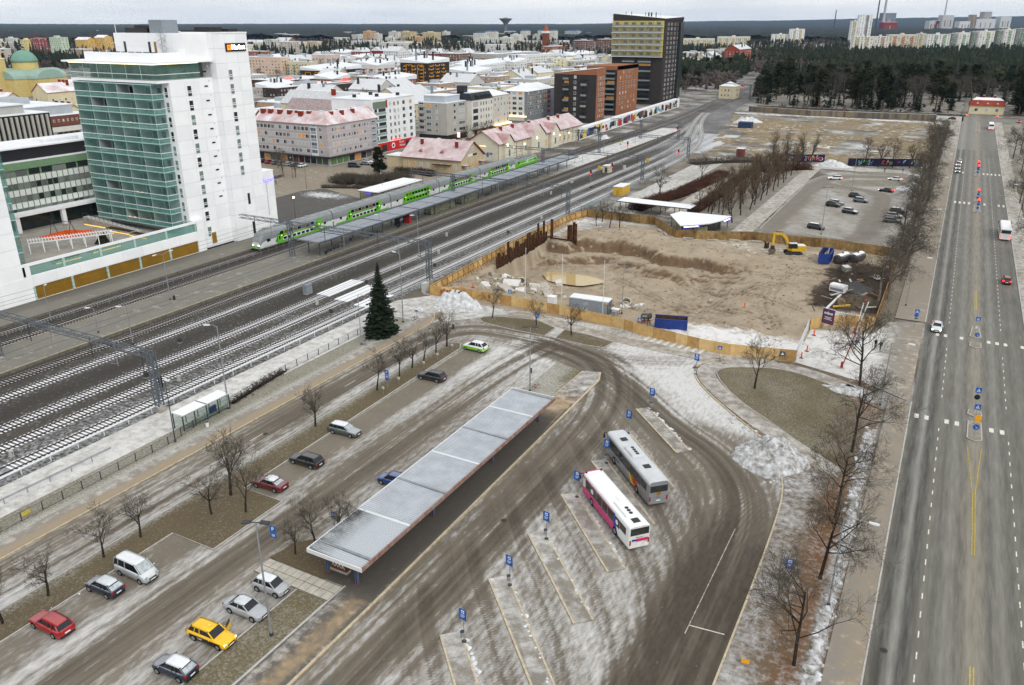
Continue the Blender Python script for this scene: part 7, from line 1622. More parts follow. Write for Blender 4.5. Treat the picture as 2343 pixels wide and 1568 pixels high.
t=bld('pale street block with lit shop canopy',-210.3,368.4,14,17.4,18.4,C('pale_render',(196,194,186)));roof_hip(t,14,17.4,18.4,2.6,ROOFS);wins(t,'E',5,5,1.0,1.6,5.8,2.7,.6,17);MB().box(0,1.5,0,17.4,3.6,4.2).build('lit_canopy',M('lit_canopy',S(255,226,170),.5,emit=1.6),t);
for a in(.6,4.8,9,13):MB().box(0,.05,a,a+3.4,.3,3.3).build('shop_window',WG[3],t)
t=bld('grey corner block with dark red panels and snowy hip roof',-216,417,15,36,17,C('blue_grey_render',(128,132,138)));roof_hip(t,15,36,17,3.4,ROOFS);MB().box(-15,-1.5,-.12,0,1,16.8).build('white_face',C('white_render2',(216,216,212)),t);wins(t,'S',3,5,2.6,1.7,5,2.75,2,13.5,off=.13,warm=.12);wins(t,'E',10,5,1.4,1.6,5,2.75,1,26)
for j in range(5):MB().box(-15,-11.5,-.3,-.12,3.6+j*2.75,4.9+j*2.75).box(0,.2,27,30,3.6+j*2.75,4.9+j*2.75).build('balcony_front',M('wine_red',S(120,34,44),.7),t)
MB().box(-15,.02,-1.4,-.12,3.2,3.8).build('lit_canopy',M('lit_canopy',S(255,226,170),.5,emit=1.6),t)
DBR=C('dark_brick',(62,58,58));COP=C('copper_brick',(150,102,76));t=bld('dark brick block with copper brick end and slanted roof',-180.5,432.4,26,12.5,26,DBR)
MB().box(0,.1,0,12.5,0,26).build('copper_wall',COP,t);MB().loft([[(-26.2,-.2,26),(.2,-.2,26),(.2,12.7,26),(-26.2,12.7,26)],[(-26.2,-.2,26.3),(.2,-.2,29.4),(.2,12.7,29.6),(-26.2,12.7,26.5)]]).build('roof',COP,t);MB().add([(-26.3,-.3,26.45),(.3,-.3,29.55),(.3,12.8,29.75),(-26.3,12.8,26.65)],[(0,1,2,3)]).build('roof_snow',ROOFS,t)
BALG=GLASSPANE('balcony_glass_grey',S(150,158,158),.75)
for j in range(8):
 z=3+j*2.9
 for a in(5.5,16.5):
  bo_=MB().box(-a-3.6,-a,-1.3,0,z-.2,z).build('balcony',BLACK if j%3 else BALG,t);MB().box(-a-3.6,-a,-1.34,-1.3,z,z+1.05).build('balcony_guard',BALG if(j+int(a))%2 else BLACK,bo_);window(t,-a-1.8,-.02,z+1.3,3.0,2.0,0,3 if random.random()<.2 else 0,1)
 window(t,-13,-.02,z+1.4,1.5,1.6,0,2 if j%2 else 0)
wins(t,'E',4,8,.8,1.6,3.8,2.9,2,12,off=.11)
t=bld('copper brick block behind the first dark block',-186.3,478,20,36,26.4,DBR);MB().box(0,.1,0,36,0,29).build('copper_wall',COP,t);MB().box(-20,.1,-.12,36.1,26.4,28.6).build('roof',COP,t);wins(t,'E',6,8,1.5,1.5,3.8,3,3,33,off=.11,skip=.25)
for j in range(8):z=3+j*3;MB().box(-7.4,-1,-1.3,0,z-.2,z).build('balcony',BLACK,t);MB().box(-7.4,-1,-1.34,-1.3,z,z+1).build('balcony_guard',BALG,t);window(t,-4,-.02,z+1.3,5,2,0,3 if random.random()<.15 else 0,1)
t=bld('tall dark tower with glazed yellow balconies on its upper half',-184.2,556,37,40,54.5,DBR);MB().loft([[(-37.3,-.3,54.5),(.3,-.3,54.5),(.3,40.3,54.5),(-37.3,40.3,54.5)],[(-37.3,-.3,58.6),(.3,-.3,55.4),(.3,40.3,56.6),(-37.3,40.3,58.9)]]).build('roof',DBR,t);MB().add([(-37.4,-.4,58.75),(.4,-.4,55.55),(.4,40.4,56.75),(-37.4,40.4,59.05)],[(0,1,2,3)]).build('roof_snow',ROOFS,t)
YB=M('yellow_balcony_wall',S(206,190,90),.7,var=.08)
for j in range(6):
 z=31.4+j*3.85;MB().box(-36.8,-.6,-2.6,0,z-.3,z).build('balcony_slab',WHT,t);MB().box(-36.8,-.6,-.12,-.02,z,z+3.5).build('balcony_wall',YB,t)
 for i in range(6):a=-36.6+i*6;MB().box(a,a+5.9,-2.62,-2.58,z,z+1.1).build('guard_pane',BALG,t);MB().box(a+.1,a+5.8,-2.61,-2.59,z+1.2,z+3.4).build('glass_pane',GLASSPANE('yellow_clear',S(170,170,140),.18),t);MB().box(a-.06,a+.06,-2.6,-.1,z,z+3.5).build('dividing_wall',YB,t);window(t,a+2+random.random(),-.13,z+1.4,2.6,2.4,0,3 if random.random()<.1 else 0,1);
for j in range(9):
 z=3.2+j*3.05
 for a,w in((8,9.5),(20,9)):MB().box(-a-w,-a,-1.3,0,z-.2,z).build('balcony',BLACK,t);MB().box(-a-w,-a,-1.34,-1.3,z,z+1.0).build('balcony_guard',BALG if(j+int(w))%2 else BLACK,t);window(t,-a-w/2,-.02,z+1.4,w-1,2.0,0,3 if random.random()<.12 else 0,1)
wins(t,'E',4,17,1.1,1.7,4,3.0,3,32,off=.03,fr=0,warm=.02);wins(t,'E',4,17,.5,1.7,4,3.0,5,34,off=.03,fr=0)
for x,y in((-14,6),(-12,6),(-17,8),(-10,9),(-8,4),(-30,5),(-26,5)):MB().cyl((x,y,56),(x,y,59.4 if x>-20 else 60),.5 if x in(-14,-12)else.2,n=10).build('roof_vent',BLACK,t)
MB().cyl((-7,10,56),(-7,10,62.5),.12,.04).build('antenna',STEEL,t)
MB().box(.05,1.6,30,38,3,53).build('rear_glazing',GLASSPANE('rear_glass',S(176,186,190),.7),t)
t=thing('painted_wall','long white noise wall painted with coloured rectangles','wall',(-160.5,366,0),R(2.6));Lw=185
MB().box(-.3,0,0,Lw,0,5).build('wall',WHT,t);MB().box(-3.5,.1,0,Lw,5.0,5.3).build('roof',ROOFS,t);random.seed(9)
PC=[M('mural_%d'%i,S(*c),.7)for i,c in enumerate(((40,42,46),(40,42,46),(70,74,80),(40,42,46),(226,196,60),(110,180,200),(90,60,90),(110,170,60),(190,90,40),(70,90,160),(150,160,168),(190,40,60)))]
_mr={}
for i in range(120):
 k=random.choice((0,0,1,1,2,2,3,3,10,10,4,5,6,7,8,9,11));w,h=random.choice((2,2.8,3.6,5.0)),random.choice((1.3,1.9,2.6,3.6));key=(k,w,h)
 if key not in _mr:_mr[key]=MB().box(0,.02,0,w,0,h).mesh('painted_rectangle',PC[k])
 inst('painted_rectangle',_mr[key],t,(.004+i*.0012,random.uniform(0,Lw-5),random.uniform(.3,4.9-h)))
CRM=C('cream_boards',(214,209,190));BEI=C('beige_boards',(194,178,148));TRIM=M('trim_brown',S(150,124,92),.8)
t=thing('station_house','beige wooden house with pink tiled roof beside the train','building',(-161.3,258,0),R(2));MB().box(-26,0,0,18,0,5).build('wall',BEI,t);roof_gable(t,26,18,5,6.2,ROOFP,'x',.8,BEI);wins(t,'S',8,1,1.2,2.0,2.4,3,1,25,warm=.6);wins(t,'E',3,1,1.2,2.0,2.4,3,2,16,warm=.7);window(t,.02,9,8.2,2.6,1.5,pi/2,2)
MB().box(0,.06,5.6,12.4,5.6,6.5).build('sign_board',WHT,t);MB().box(.06,.1,9.2,12.4,5.65,6.45).build('sign_board',BLACK,t)
for x in(-19,-9.5):MB().add([(x-1.2,2.0,6.6),(x+1.2,2.0,6.6),(x,2.0,7.9),(x,5.0,7.9)],[(0,1,2),(1,3,2),(0,2,3)]).build('dormer',ROOFP,t)
for x,y in((-20.5,6),(-4.5,5),(-15,9.5),(-8,9.2)):chimney(t,x,y,9,2.2,1.1)
for y in(1.6,15):MB().box(0,2.4,y-1.3,y+1.3,2.9,3.2).build('porch_roof',ROOFP,t);MB().box(2.2,2.3,y-1.2,y-1.1,0,2.9).box(2.2,2.3,y+1.1,y+1.2,0,2.9).build('porch_post',TRIM,t)
MB().box(-34,-26,1,9,0,4.6).build('annex',BEI,t);MB().box(-34.3,-26,.7,9.3,4.6,4.9).build('annex_roof',ROOFS,t);MB().box(-12,-4,-1.8,-.02,3.0,3.1).build('awning',BLACK,t)
t=thing('railway_station','cream wooden railway station with pink tiled roofs and gables','building',(-163,290,0),R(-1));MB().box(-15,0,0,80,0,7).build('wall',CRM,t);roof_gable(t,15,80,7,5.0,ROOFP,'y',.9,CRM);wins(t,'E',16,1,1.3,2.6,2.8,3,2,78,warm=.3);wins(t,'S',2,1,1.4,1.6,2.2,3,3,12)
for y,w,rh in((3,7,3.4),(26,13,5.0),(45,8,3.6)):
 MB().box(-2,1.4,y,y+w,0,7.2).build('gable_bay',CRM,t);MB().add([(1.4,y,7.2),(1.4,y+w,7.2),(1.4,y+w/2,7.2+rh-.2)],[(0,1,2)]).build('gable',CRM,t)
 MB().add([(1.9,y-.5,7.0),(1.9,y+w/2,7.2+rh),(-7,y+w/2,7.2+rh),(-7,y-.5,7.0),(1.9,y+w+.5,7.0),(-7,y+w+.5,7.0)],[(0,1,2,3),(1,4,5,2)]).build('gable_roof',ROOFP,t);window(t,1.42,y+w/2,3,1.6,3,pi/2,1);MB().cyl((1.4,y+w/2-1.6,6.2),(1.55,y+w/2-1.6,6.2),.45,n=12).build('wall_lamp',WHL,t)
for y in(12,22,37,56,66):MB().box(.02,.3,y-.3,y+.3,4.2,4.9).build('wall_lamp',WARM,t);chimney(t,-6,y,10.8,1.8,1.2)
for y in np.arange(0,80,5):MB().box(.0,.1,y-.1,y+.1,0,7).build('trim',TRIM,t)
sg=MB().box(-5.6,-3.0,-.1,-.02,2.6,3.4).build('name_board',BLUE,t);text('lettering','Oulu',.7,WHT,sg,(-4.3,-.12,3.0),(pi/2,0,0));MB().box(-9,-6,-.14,-.02,5.8,5.9).build('lamp_bracket',WARM,t)
t=bld('black building clad with tall pale fins at the left edge',-250,133,34,26,27,C('black_clad',(40,40,40)));MB().box(-24,-3,2,20,27,29.6).build('top_storey',C('pale_clad',(176,178,172)),t);MB().box(-24.4,-2.6,1.6,20.4,29.6,29.9).build('roof',ROOFS,t);MB().box(-34,.1,-.1,26.1,27,27.25).build('roof_edge',ROOFS,t)
for i in range(16):MB().box(0,.5,.5+i*1.6,1.2+i*1.6,19.6,26.6).build('fin',C('pale_fin',(178,176,168)),t)
for i in range(20):MB().box(-33.4+i*1.65,-32.7+i*1.65,-.5,0,19.6,26.6).build('fin',C('pale_fin',(178,176,168)),t)
MB().box(-14,-8,6,14,29.9,32).build('roof_unit',BLACK,t)
t=bld('office block with brown brick attic and white bands',-306,175,40,36,15.5,C('white_band',(214,214,206)));MB().box(-40,.1,-.1,36.1,15.8,19.6).build('brown_storey',C('brown_brick',(120,78,66)),t);MB().box(-36,-4,5,32,19.6,23).build('attic',C('grey_attic',(170,176,182)),t);MB().box(-40.2,.2,-.2,36.2,19.6,19.8).box(-36.2,-3.8,4.8,32.2,23,23.3).build('roof',ROOFS,t);MB().box(-30,-18,12,24,23.3,25.6).build('roof_unit',C('grey_attic',(170,176,182)),t)
for j in range(3):MB().box(.0,.08,1,35,4.4+j*3.7,6.2+j*3.7).build('band',M('band_dark',S(120,104,82),.8),t);wins(t,'E',15,1,1.7,1.5,5.3+j*3.7,3.7,1,35,fr=1,off=.1)
wins(t,'E',18,1,.7,1.0,17.8,3,1,35,off=.12)
for i,(x,y,wl,dr,h,rm,wm,al,lab)in enumerate(((-470,300,14,30,15,ROOFR,'c','y','cream house with gabled red roof left of the tower'),(-452,262,46,14,13,ROOFR,'c','x','long cream house with red roof at the left edge'),(-500,340,18,40,14,ROOFR,'c','y','red roofed house partly behind the tower'),(-430,235,26,16,12,ROOFB,'c','x','brown roofed house at the left edge'),(-400,262,20,12,9,ROOFB,'c','x','low house with pyramid roof near the brown office'))):
 t=bld(lab,x,y,wl,dr,h,C('cream_render',(216,206,172)));roof_gable(t,wl,dr,h,5,rm,al,.5,C('cream_render',(216,206,172)));wins(t,'E',max(2,int(dr/4)),3,1.3,1.6,3.5,3.6,1,dr-1);wins(t,'S',max(2,int(wl/4)),3,1.3,1.6,3.5,3.6,1,wl-1)
 for q in range(3):chimney(t,-wl*(.25+.25*q),dr/2+1,h+3.2,3.2,1.8)
YCH=C('church_yellow',(206,186,126));CGR=C('church_green_roof',(150,176,164));GDM=C('copper_green_dome',(120,160,146))
t=thing('domed_church','yellow church with green copper dome and bell tower','church',(-650,402,0),R(8));MB().box(-14,14,-24,24,0,13).box(-24,24,-12,12,0,13).build('wall',YCH,t)
for a in((-14.5,14.5,-24.5,24.5,'y'),(-24.5,24.5,-12.5,12.5,'x')):
 n=10;prof=[(cos(pi*i/n),sin(pi*i/n))for i in range(n+1)]
 MB().loft([[(a[1]*c if a[4]=='y' else e,e if a[4]=='y' else a[3]*c,13+6.5*s_)for c,s_ in prof]for e in((a[2],a[3])if a[4]=='y' else(a[0],a[1]))],close=False,cap=True).build('vault_roof',CGR,t)
n=24;MB().loft([[(cos(2*pi*i/n)*9,sin(2*pi*i/n)*9,z)for i in range(n)]for z in(13,24.6)]).build('drum',YCH,t);MB().loft([[(cos(2*pi*i/n)*r,sin(2*pi*i/n)*r,z)for i in range(n)]for r,z in((9.6,24.6),(9.3,26),(8.3,28.6),(6.5,30.8),(4,32.4),(1,33.2))]).build('dome',GDM,t,smooth=True)
MB().box(-5,5,-30,-21,0,28).box(-3.9,3.9,-29,-22,28,40).build('bell_tower',YCH,t);MB().loft([[(-4.4,-29.5,40),(4.4,-29.5,40),(4.4,-21.5,40),(-4.4,-21.5,40)],[(-.4,-25.9,52),(.4,-25.9,52),(.4,-25.1,52),(-.4,-25.1,52)]]).build('spire',GDM,t);MB().box(-5.3,5.3,-30.3,-20.7,27.6,28.2).build('cornice',WHT,t)
for s in(-24.7,24.7):MB().cyl((-8+0,s*.0,0),(-8,s*.0,.01),.01)
for x in(-3,3):MB().box(x-.5,x+.5,-30.1,-30,15,26).build('pilaster',WHT,t)
MB().cyl((3.95,-25.5,37),(4.05,-25.5,37),1.4,n=16).build('clock_face',WHT,t)
WR=lambda:C('white_r%d'%random.randrange(3),random.choice(((222,224,224),(206,206,200),(214,212,204))))
MID=[('long pink apartment slab with columns of grey bays',-654,686,60,14,18,(214,188,168),'flat',0),('cream apartment block with green balcony grid',-616,690,36,16,14,(216,208,168),'flat',1),('pink grey corner tower block with grey roof box',-605,701,18,26,21,(206,186,176),'flat',2),('pale low block behind the pink corner block',-708,858,20,22,10,(210,208,198),'flat',0),('white block with dark red balcony bays and wavy roof',-508,662,18,30,14,(214,214,210),'mono',3),('dark brown block with orange balcony frames',-430,635,30,36,19,(58,48,42),'mono',4),('long dark brown block with orange recesses and wave roof',-556,640,30,60,9,(62,52,46),'mono',4),('red and white gabled house, leftmost of three',-790,997,20,24,13,(130,56,46),'gable',0),('red and white gabled house in the middle of three',-755,995,18,22,15,(124,52,44),'gable',0),('white gabled apartment house right of the red ones',-700,964,27,22,16,(220,222,224),'gable',0),('red brick corner block before the spruces',-640,960,20,14,14,(128,72,58),'flat',0),('brown modern apartment slab with white balconies',-610,976,34,64,14,(120,86,74),'flat',1),('large grey and brick shopping centre',-571,1010,40,130,13,(150,96,70),'flat',9),('long white block with brown recess and slanted roof',-467,774,22,94,9,(220,222,222),'mono',0),('white mid block beside the slanted white one',-502,778,22,40,9,(210,212,212),'flat',0),('dark brown hotel with red rooftop letters, rear wing',-520,546,40,64,6,(76,64,58),'flat',5),('dark brown hotel with red rooftop letters, front wing',-458,472,14,90,7,(72,60,54),'flat',5),('dark brown low wing right of the hotel',-455,525,14,54,6,(66,58,54),'flat',5),('tall white apartment terrace left of the dark tower',-502,962,26,100,14,(222,224,222),'flat',0),('white block with brown end and orange windows',-455,847,22,28,11,(214,214,212),'mono',6),('cream terrace with grey balconies',-439,899,18,74,7,(216,210,184),'flat',1),('yellowish cream house among white roofs',-429,927,16,30,13,(226,220,180),'flat',0),('grey cream terrace near the dark tower',-418,933,16,64,10,(196,194,184),'flat',1),('low brick school wing by the brick tower',-651,1352,20,64,14,(150,92,66),'flat',0),('brown brick apartment cube',-655,1513,29,36,21,(122,84,70),'flat',1),('brown brick apartment cube next to the dark tower',-596,1488,26,28,24,(116,80,68),'flat',1),('brick and white block beyond the dark tower',-335,1353,42,16,13,(206,202,194),'flat',1),('red brick gabled block by the wood',-271,1132,20,60,20,(148,72,54),'gable',0),('low white block behind the dark tower',-380,1328,30,28,9,(216,216,210),'flat',0),('low red roofed house by the wood',-289,1024,14,60,7,(170,100,84),'gable',0),('pale office with tile red cross sign far left',-1398,1439,74,20,11,(206,206,186),'gable',0),('brown and white gabled hall',-1334,1426,40,30,14,(150,126,106),'gable',0),('long low cream hall behind the bare trees',-1406,1539,30,70,9,(214,206,180),'flat',0),('pale grey laboratory block below the tan tower',-1196,1549,64,42,14,(200,202,196),'flat',7)]
def midb(lab,x,y,wl,dr,h,col,roof,style,grp=None):
 wm=C('wall_%d_%d_%d'%col,col);t=bld(lab,x,y,wl,dr,h,wm,R(random.uniform(-3,3)),grp=grp)
 if roof=='flat':roof_flat(t,wl,dr,h,None);MB().box(-wl*.6,-wl*.3,dr*.3,dr*.55,h+.3,h+2.6).build('roof_box',C('roof_box',(170,174,178)),t)
 elif roof=='gable':roof_gable(t,wl,dr,h,min(wl,dr)*.28,ROOFG,'y' if dr>wl else 'x',.4,WHT if 'red and white' in lab else wm)
 else:
  MB().loft([[(-wl-.3,-.3,h),(.3,-.3,h),(.3,dr+.3,h),(-wl-.3,dr+.3,h)],[(-wl-.3,-.3,h+3.4),(.3,-.3,h+.4),(.3,dr+.3,h+3.6),(-wl-.3,dr+.3,h+5.4)]]).build('roof',ROOFS,t)
 for q in range(4):a,b_=-wl*random.uniform(.1,.9),dr*random.uniform(.1,.9);MB().box(a-.7,a+.7,b_-.5,b_+.5,h,h+(random.uniform(1,2.2)if roof=='flat' else min(wl,dr)*.28+1)).build('roof_vent',BLACK if q%2 else CABG,t)
 fl=max(1,int((h-1)/3));dist=math.hypot(x,y);ws=1.5 if dist<900 else 1.9;pitch=3.4 if dist<900 else 4.4
 if style==9:MB().box(-wl,.1,-.1,dr+.1,h*.55,h).build('upper_cladding',C('mall_grey',(170,172,166)),t);return t
 wins(t,'E',max(1,int(dr/pitch)),fl,ws,1.6,1.9,3,.8,dr-.8,off=.02,fr=1 if style in(4,5)else 0);wins(t,'S',max(1,int(wl/pitch)),fl,ws,1.6,1.9,3,.8,wl-.8,off=.02,fr=1 if style in(4,5)else 0)
 if style in(1,2,3,4):
  bm_={1:BALG,2:C('bay_grey',(150,152,152)),3:M('wine_red',S(120,34,44),.7),4:C('orange_frame',(196,134,40))}[style]
  for j in range(fl):
   for i in range(max(1,int(wl/9))):MB().box(-4.5-i*9-3.4,-4.5-i*9,-1.2,-.05,2.6+j*3-2,3.6+j*3-2).build('balcony',bm_,t)
   if dr>20:
    for i in range(int(dr/10)):MB().box(.05,1.2,3+i*10,7+i*10,.8+j*3,1.8+j*3).build('balcony',bm_,t)
 if style==4:
  for i in range(2):a=4+i*wl*.42;MB().box(-a-.5,-a,-.5,0,.5,h-1.5).box(-a-7,-a-6.5,-.5,0,.5,h-1.5).box(-a-7,-a,-.5,0,h-2,h-1.4).build('balcony_frame',C('orange_frame',(196,134,40)),t)
 if lab.startswith('dark brown hotel'):text('roof_lettering','Scandic',3.2,REDL,t,(.3,6 if 'rear' in lab else dr-12,h+1.8),(pi/2,0,pi/2),.1)
 return t
for m in MID:midb(*m)
t=thing('brick_water_tower','slim red brick tower with pointed copper cap among roofs','tower',(-736,1500,0));MB().box(-5,5,-5,5,0,34).build('shaft',C('tower_brick',(128,74,58)),t);MB().box(-5.5,5.5,-5.5,5.5,34,38).build('lantern',WHT,t);MB().loft([[(cos(i*pi/4)*r,sin(i*pi/4)*r,z)for i in range(8)]for r,z in((6.4,38),(5,42),(3,46),(.4,48.5))]).build('cap',C('copper_cap',(160,90,64)),t);MB().box(-5.5,-5,-4,0,0,36).build('stair_frame',DSTEEL,t)
random.seed(123);k=0
LOWC=[(214,212,204),(222,214,184),(196,196,192),(176,150,130),(204,190,160),(150,90,74),(186,180,170)]
taken=[(m[1]-m[3],m[1],m[2],m[2]+m[4])for m in MID]+[(-260,-205,245,460)]
for gy in range(300,1250,46):
 for gx in range(-900,-226,52):
  x=gx+random.uniform(-8,8);y=gy+random.uniform(-8,8);wl,dr=random.uniform(18,34),random.uniform(20,36)
  if x>-300 and y>470:continue
  if y<420 and x<-430 and y-300<(-430-x):continue
  if x-wl<-640-0 and y<640:continue
  if any(x-wl<b+3 and x>a-3 and y<d+3 and y+dr>c-3 for a,b,c,d in taken):continue
  h=random.choice((5,6,7.5,9))if y<560 else random.choice((4.5,6,7));taken.append((x-wl,x,y,y+dr));k+=1
  col=random.choice(LOWC);kind=random.choice(('flat','flat','flat','gable','mono'))
  midb('%s town house with snowy %s roof near the %s'%({(214,212,204):'off white',(222,214,184):'cream',(196,196,192):'grey',(176,150,130):'tan',(204,190,160):'sand',(150,90,74):'brick red',(186,180,170):'stone grey'}[col],{'flat':'flat','gable':'gabled','mono':'slanted'}[kind],' '.join(min(MID,key=lambda m:math.hypot(m[1]-m[3]/2-x,m[2]+m[4]/2-y))[0].split()[:5])),x,y,wl,dr,h,col,kind,0,'town houses behind the street front')
t=thing('gothic_house','house with white vaulted roof and yellow round gable','building',(-262,352,0));MB().box(-60,0,0,16,0,12).build('wall',C('cream_render',(216,206,172)),t);roof_gable(t,60,16,12,6,ROOFS,'x',.4,C('church_yellow',(222,198,120)))
t=bld('brown roofed cream house behind the red roof block',-250,292,30,14,14,C('cream_render',(216,206,172)));roof_gable(t,30,14,14,6,ROOFB,'x',.4,C('cream_render',(216,206,172)));wins(t,'E',3,4,1.2,1.4,3,3,1,13)
t=bld('grey tin roofed long house behind the white block',-262,318,44,16,15,C('cream_render',(216,206,172)));roof_gable(t,44,16,15,6,ROOFG,'x',.4,C('cream_render',(216,206,172)));chimney(t,-14,6,19,3.4,2.4)
t=bld('dark red brick house at the tower edge behind the red roof block',-268,258,30,12,13,C('tower_brick',(128,74,58)));roof_gable(t,30,12,13,5,ROOFS,'x',.4,C('tower_brick',(128,74,58)));chimney(t,-6,5,16,4,2)
def AT(px,D):
 x=(px-1171.5)/1835*.9288*D;ca,sa=cos(pi/2-YAW),sin(pi/2-YAW)
 return x*sa-D*ca,x*ca+D*sa
FAR=[(-1541,2843,30,24,21,0,1),(-1197,2297,16,36,29,0,1),(-1248,2507,12,14,28,0,1),(-1092,2282,16,24,30,0,1),(-1175,2635,48,30,26,3,1),(-1108,2583,20,27,20,0,1),(-1067,2693,17,21,20,0,0),(-1163,2315,18,16,19,1,0),(-953,1750,25,14,21,0,0),(-1033,1947,25,16,24,0,0),(-1469,2026,34,14,28,0,0),(-1438,2043,44,33,28,2,0),(-1418,2136,42,37,26,2,0),(-1428,2219,16,23,27,0,0),(-1121,1924,34,14,27,0,1),(-1124,1989,33,14,30,0,1),(-970,1716,59,14,20,0,0),(-940,1732,30,14,21,0,0),(-1524,2834,41,14,23,0,1),(-1126,2133,32,14,22,0,0),(-1365,1859,26,14,17,0,0),(-1267,1845,19,14,19,4,0),(-1502,1937,24,30,30,4,0),(-1402,1846,15,16,25,0,0),(-1565,981,20,14,23,5,0),(-1517,971,22,19,26,6,0),(-1451,973,34,14,28,7,0),(-1556,1099,39,18,21,8,9),(-1527,1116,31,19,25,8,9),(-1926,1176,31,14,20,0,0),(-3396,2368,137,33,16,6,0),(-3640,2647,90,31,16,7,0),(-3977,2465,102,40,16,0,0)]
FC=[(206,206,198),(186,190,180),(196,178,130),(170,182,196),(190,150,110),(220,206,140),(140,66,62),(188,206,182),(214,176,90)]
FN=['pale grey','sage grey','tan and yellow','blue grey','ochre','light yellow','dark red','mint green','golden yellow']
for n,(x,y,wl,dr,h,c,top)in enumerate(FAR):
 wm=C('far_%d'%c,FC[c]);t=bld('%s high rise %s on the far side of town'%(FN[c],'with snowy gabled roof' if top==9 else('with blue grey roof box' if top else 'with flat snowy roof')),x,y,wl,dr,h,wm,grp='far high rise blocks')
 if top==9:roof_gable(t,wl,dr,h,5,ROOFR,'x',.4,wm)
 else:
  roof_flat(t,wl,dr,h)
  if top:MB().box(-wl*.85,-wl*.15,dr*.1,dr*.9,h+.3,h+4).build('roof_box',C('blue_box',(96,116,140)),t)
  else:MB().box(-wl*.7,-wl*.4,dr*.2,dr*.6,h+.3,h+3).build('roof_box',wm,t)
 fl=max(2,int(h/3.1));far=math.hypot(x,y)>3000
 for f,L_ in(('S',wl),('E',dr)):
  nn=max(2,int(L_/5))if not far else 3
  wins(t,f,nn,fl if not far else 3,2.2 if not far else 8,1.7 if not far else 2.4,2,3.1 if not far else 5,.5,L_-.5,off=.03,warm=.03)
def slabrow(px0,px1,D,h,lab,col,n,z0=0,bal=(196,178,90),rot=None):
 a,b=AT(px0,D),AT(px1,D);L_=math.dist(a,b);ang=math.atan2(b[1]-a[1],b[0]-a[0]);wm=C('slab_%d_%d_%d'%col,col)
 t=thing('apartment_slab',lab,'building',(b[0],b[1],z0),ang,'pale apartment slabs on the skyline');MB().box(-L_,0,0,14,-.5,h).build('wall',wm,t);MB().box(-L_-.2,.2,-.2,14.2,h,h+.5).build('roof',ROOFS,t)
 fl=int(h/3);wins(t,'S',n,fl,L_/n*.45,1.7,1.8,3,.5,L_-.5,off=.03,warm=.05)
 for i in range(max(1,n//3)):
  q=(i*3+1.5)/n*L_
  for j in range(fl):MB().box(-q-L_/n*.8,-q,-1.3,0,.4+j*3,1.5+j*3).build('balcony',C('bal_%d_%d_%d'%bal,bal),t)
 MB().box(-L_*.55,-L_*.45,4,10,h+.5,h+3).build('roof_box',wm,t)
 return t
r4=lambda x:1713.8+x*.26855;r3=lambda x:1144+x*.26855
slabrow(r3(1560),r3(1843),1900,20,'pale slab with gridded windows just right of the dark tower',(206,204,186),16);slabrow(r3(1875),r3(2146),1950,23,'pale slab with gridded windows second right of the dark tower',(206,204,190),15)
slabrow(r4(915),r4(1085),1500,30,'apartment block with yellow balconies at the left of the skyline row',(214,212,204),6);slabrow(r4(1090),r4(1215),1520,30,'apartment block with orange balconies in the skyline row',(210,208,198),5,bal=(200,130,80));slabrow(r4(1215),r4(1460),1600,32,'apartment block with red and yellow balconies in the skyline row',(200,192,170),10,bal=(190,110,80));slabrow(r4(1470),r4(1530),1680,33,'narrow pale block between two skyline slabs',(196,192,180),3)
for i,(a,b)in enumerate(((1545,1740),(1750,1800),(1810,1905),(1925,1970),(1985,2115),(2140,2185),(2200,2290),(2300,2390))):slabrow(r4(a),r4(b),1560+i*25,33+i*1.2,['white skyline slab with green balconies, longest one','narrow dark windowed slab in the skyline row','white skyline slab fourth from the right edge','narrow skyline slab with dark stair windows','white skyline slab third from the right edge','narrow skyline slab near the right edge','white skyline slab second from the right edge','skyline slab cut by the right edge'][i],(216,216,210)if i%2==0 else(120,124,122),max(3,int((b-a)/22)),bal=(120,170,130))
slabrow(r4(935),r4(1050),2300,72,'slender white tower with black corner on the skyline',(224,226,226),5,bal=(60,60,62));slabrow(r4(880),r4(945),2250,57,'lower wing of the white skyline tower',(216,218,218),3)
slabrow(r4(215),r4(360),2300,24,'white hotel block in the wood, lower part',(226,228,230),10);slabrow(r4(365),r4(485),2290,37,'white hotel block in the wood, stepped upper part',(228,230,230),7)
for px,D,r,h,lab in((r4(1085),5000,5,215,'dark tall chimney left of the power station'),(r4(1142),5000,8,235,'grey tall chimney at the power station'),(r4(730),5200,4,122,'slim dark chimney left of the skyline tower'),(r4(1655),5600,6,190,'slim white chimney above the far factory')):
 x,y=AT(px,D);t=thing('chimney',lab,'chimney',(x,y,0));MB().cyl((0,0,0),(0,0,h),r,r*.65,n=14).build('shaft',C('ch_%d'%int(r),(74,82,92)if r<6 else(176,176,176)),t);MB().cyl((0,0,h),(0,0,h+2),r*.75,n=14).build('rim',BLACK,t)
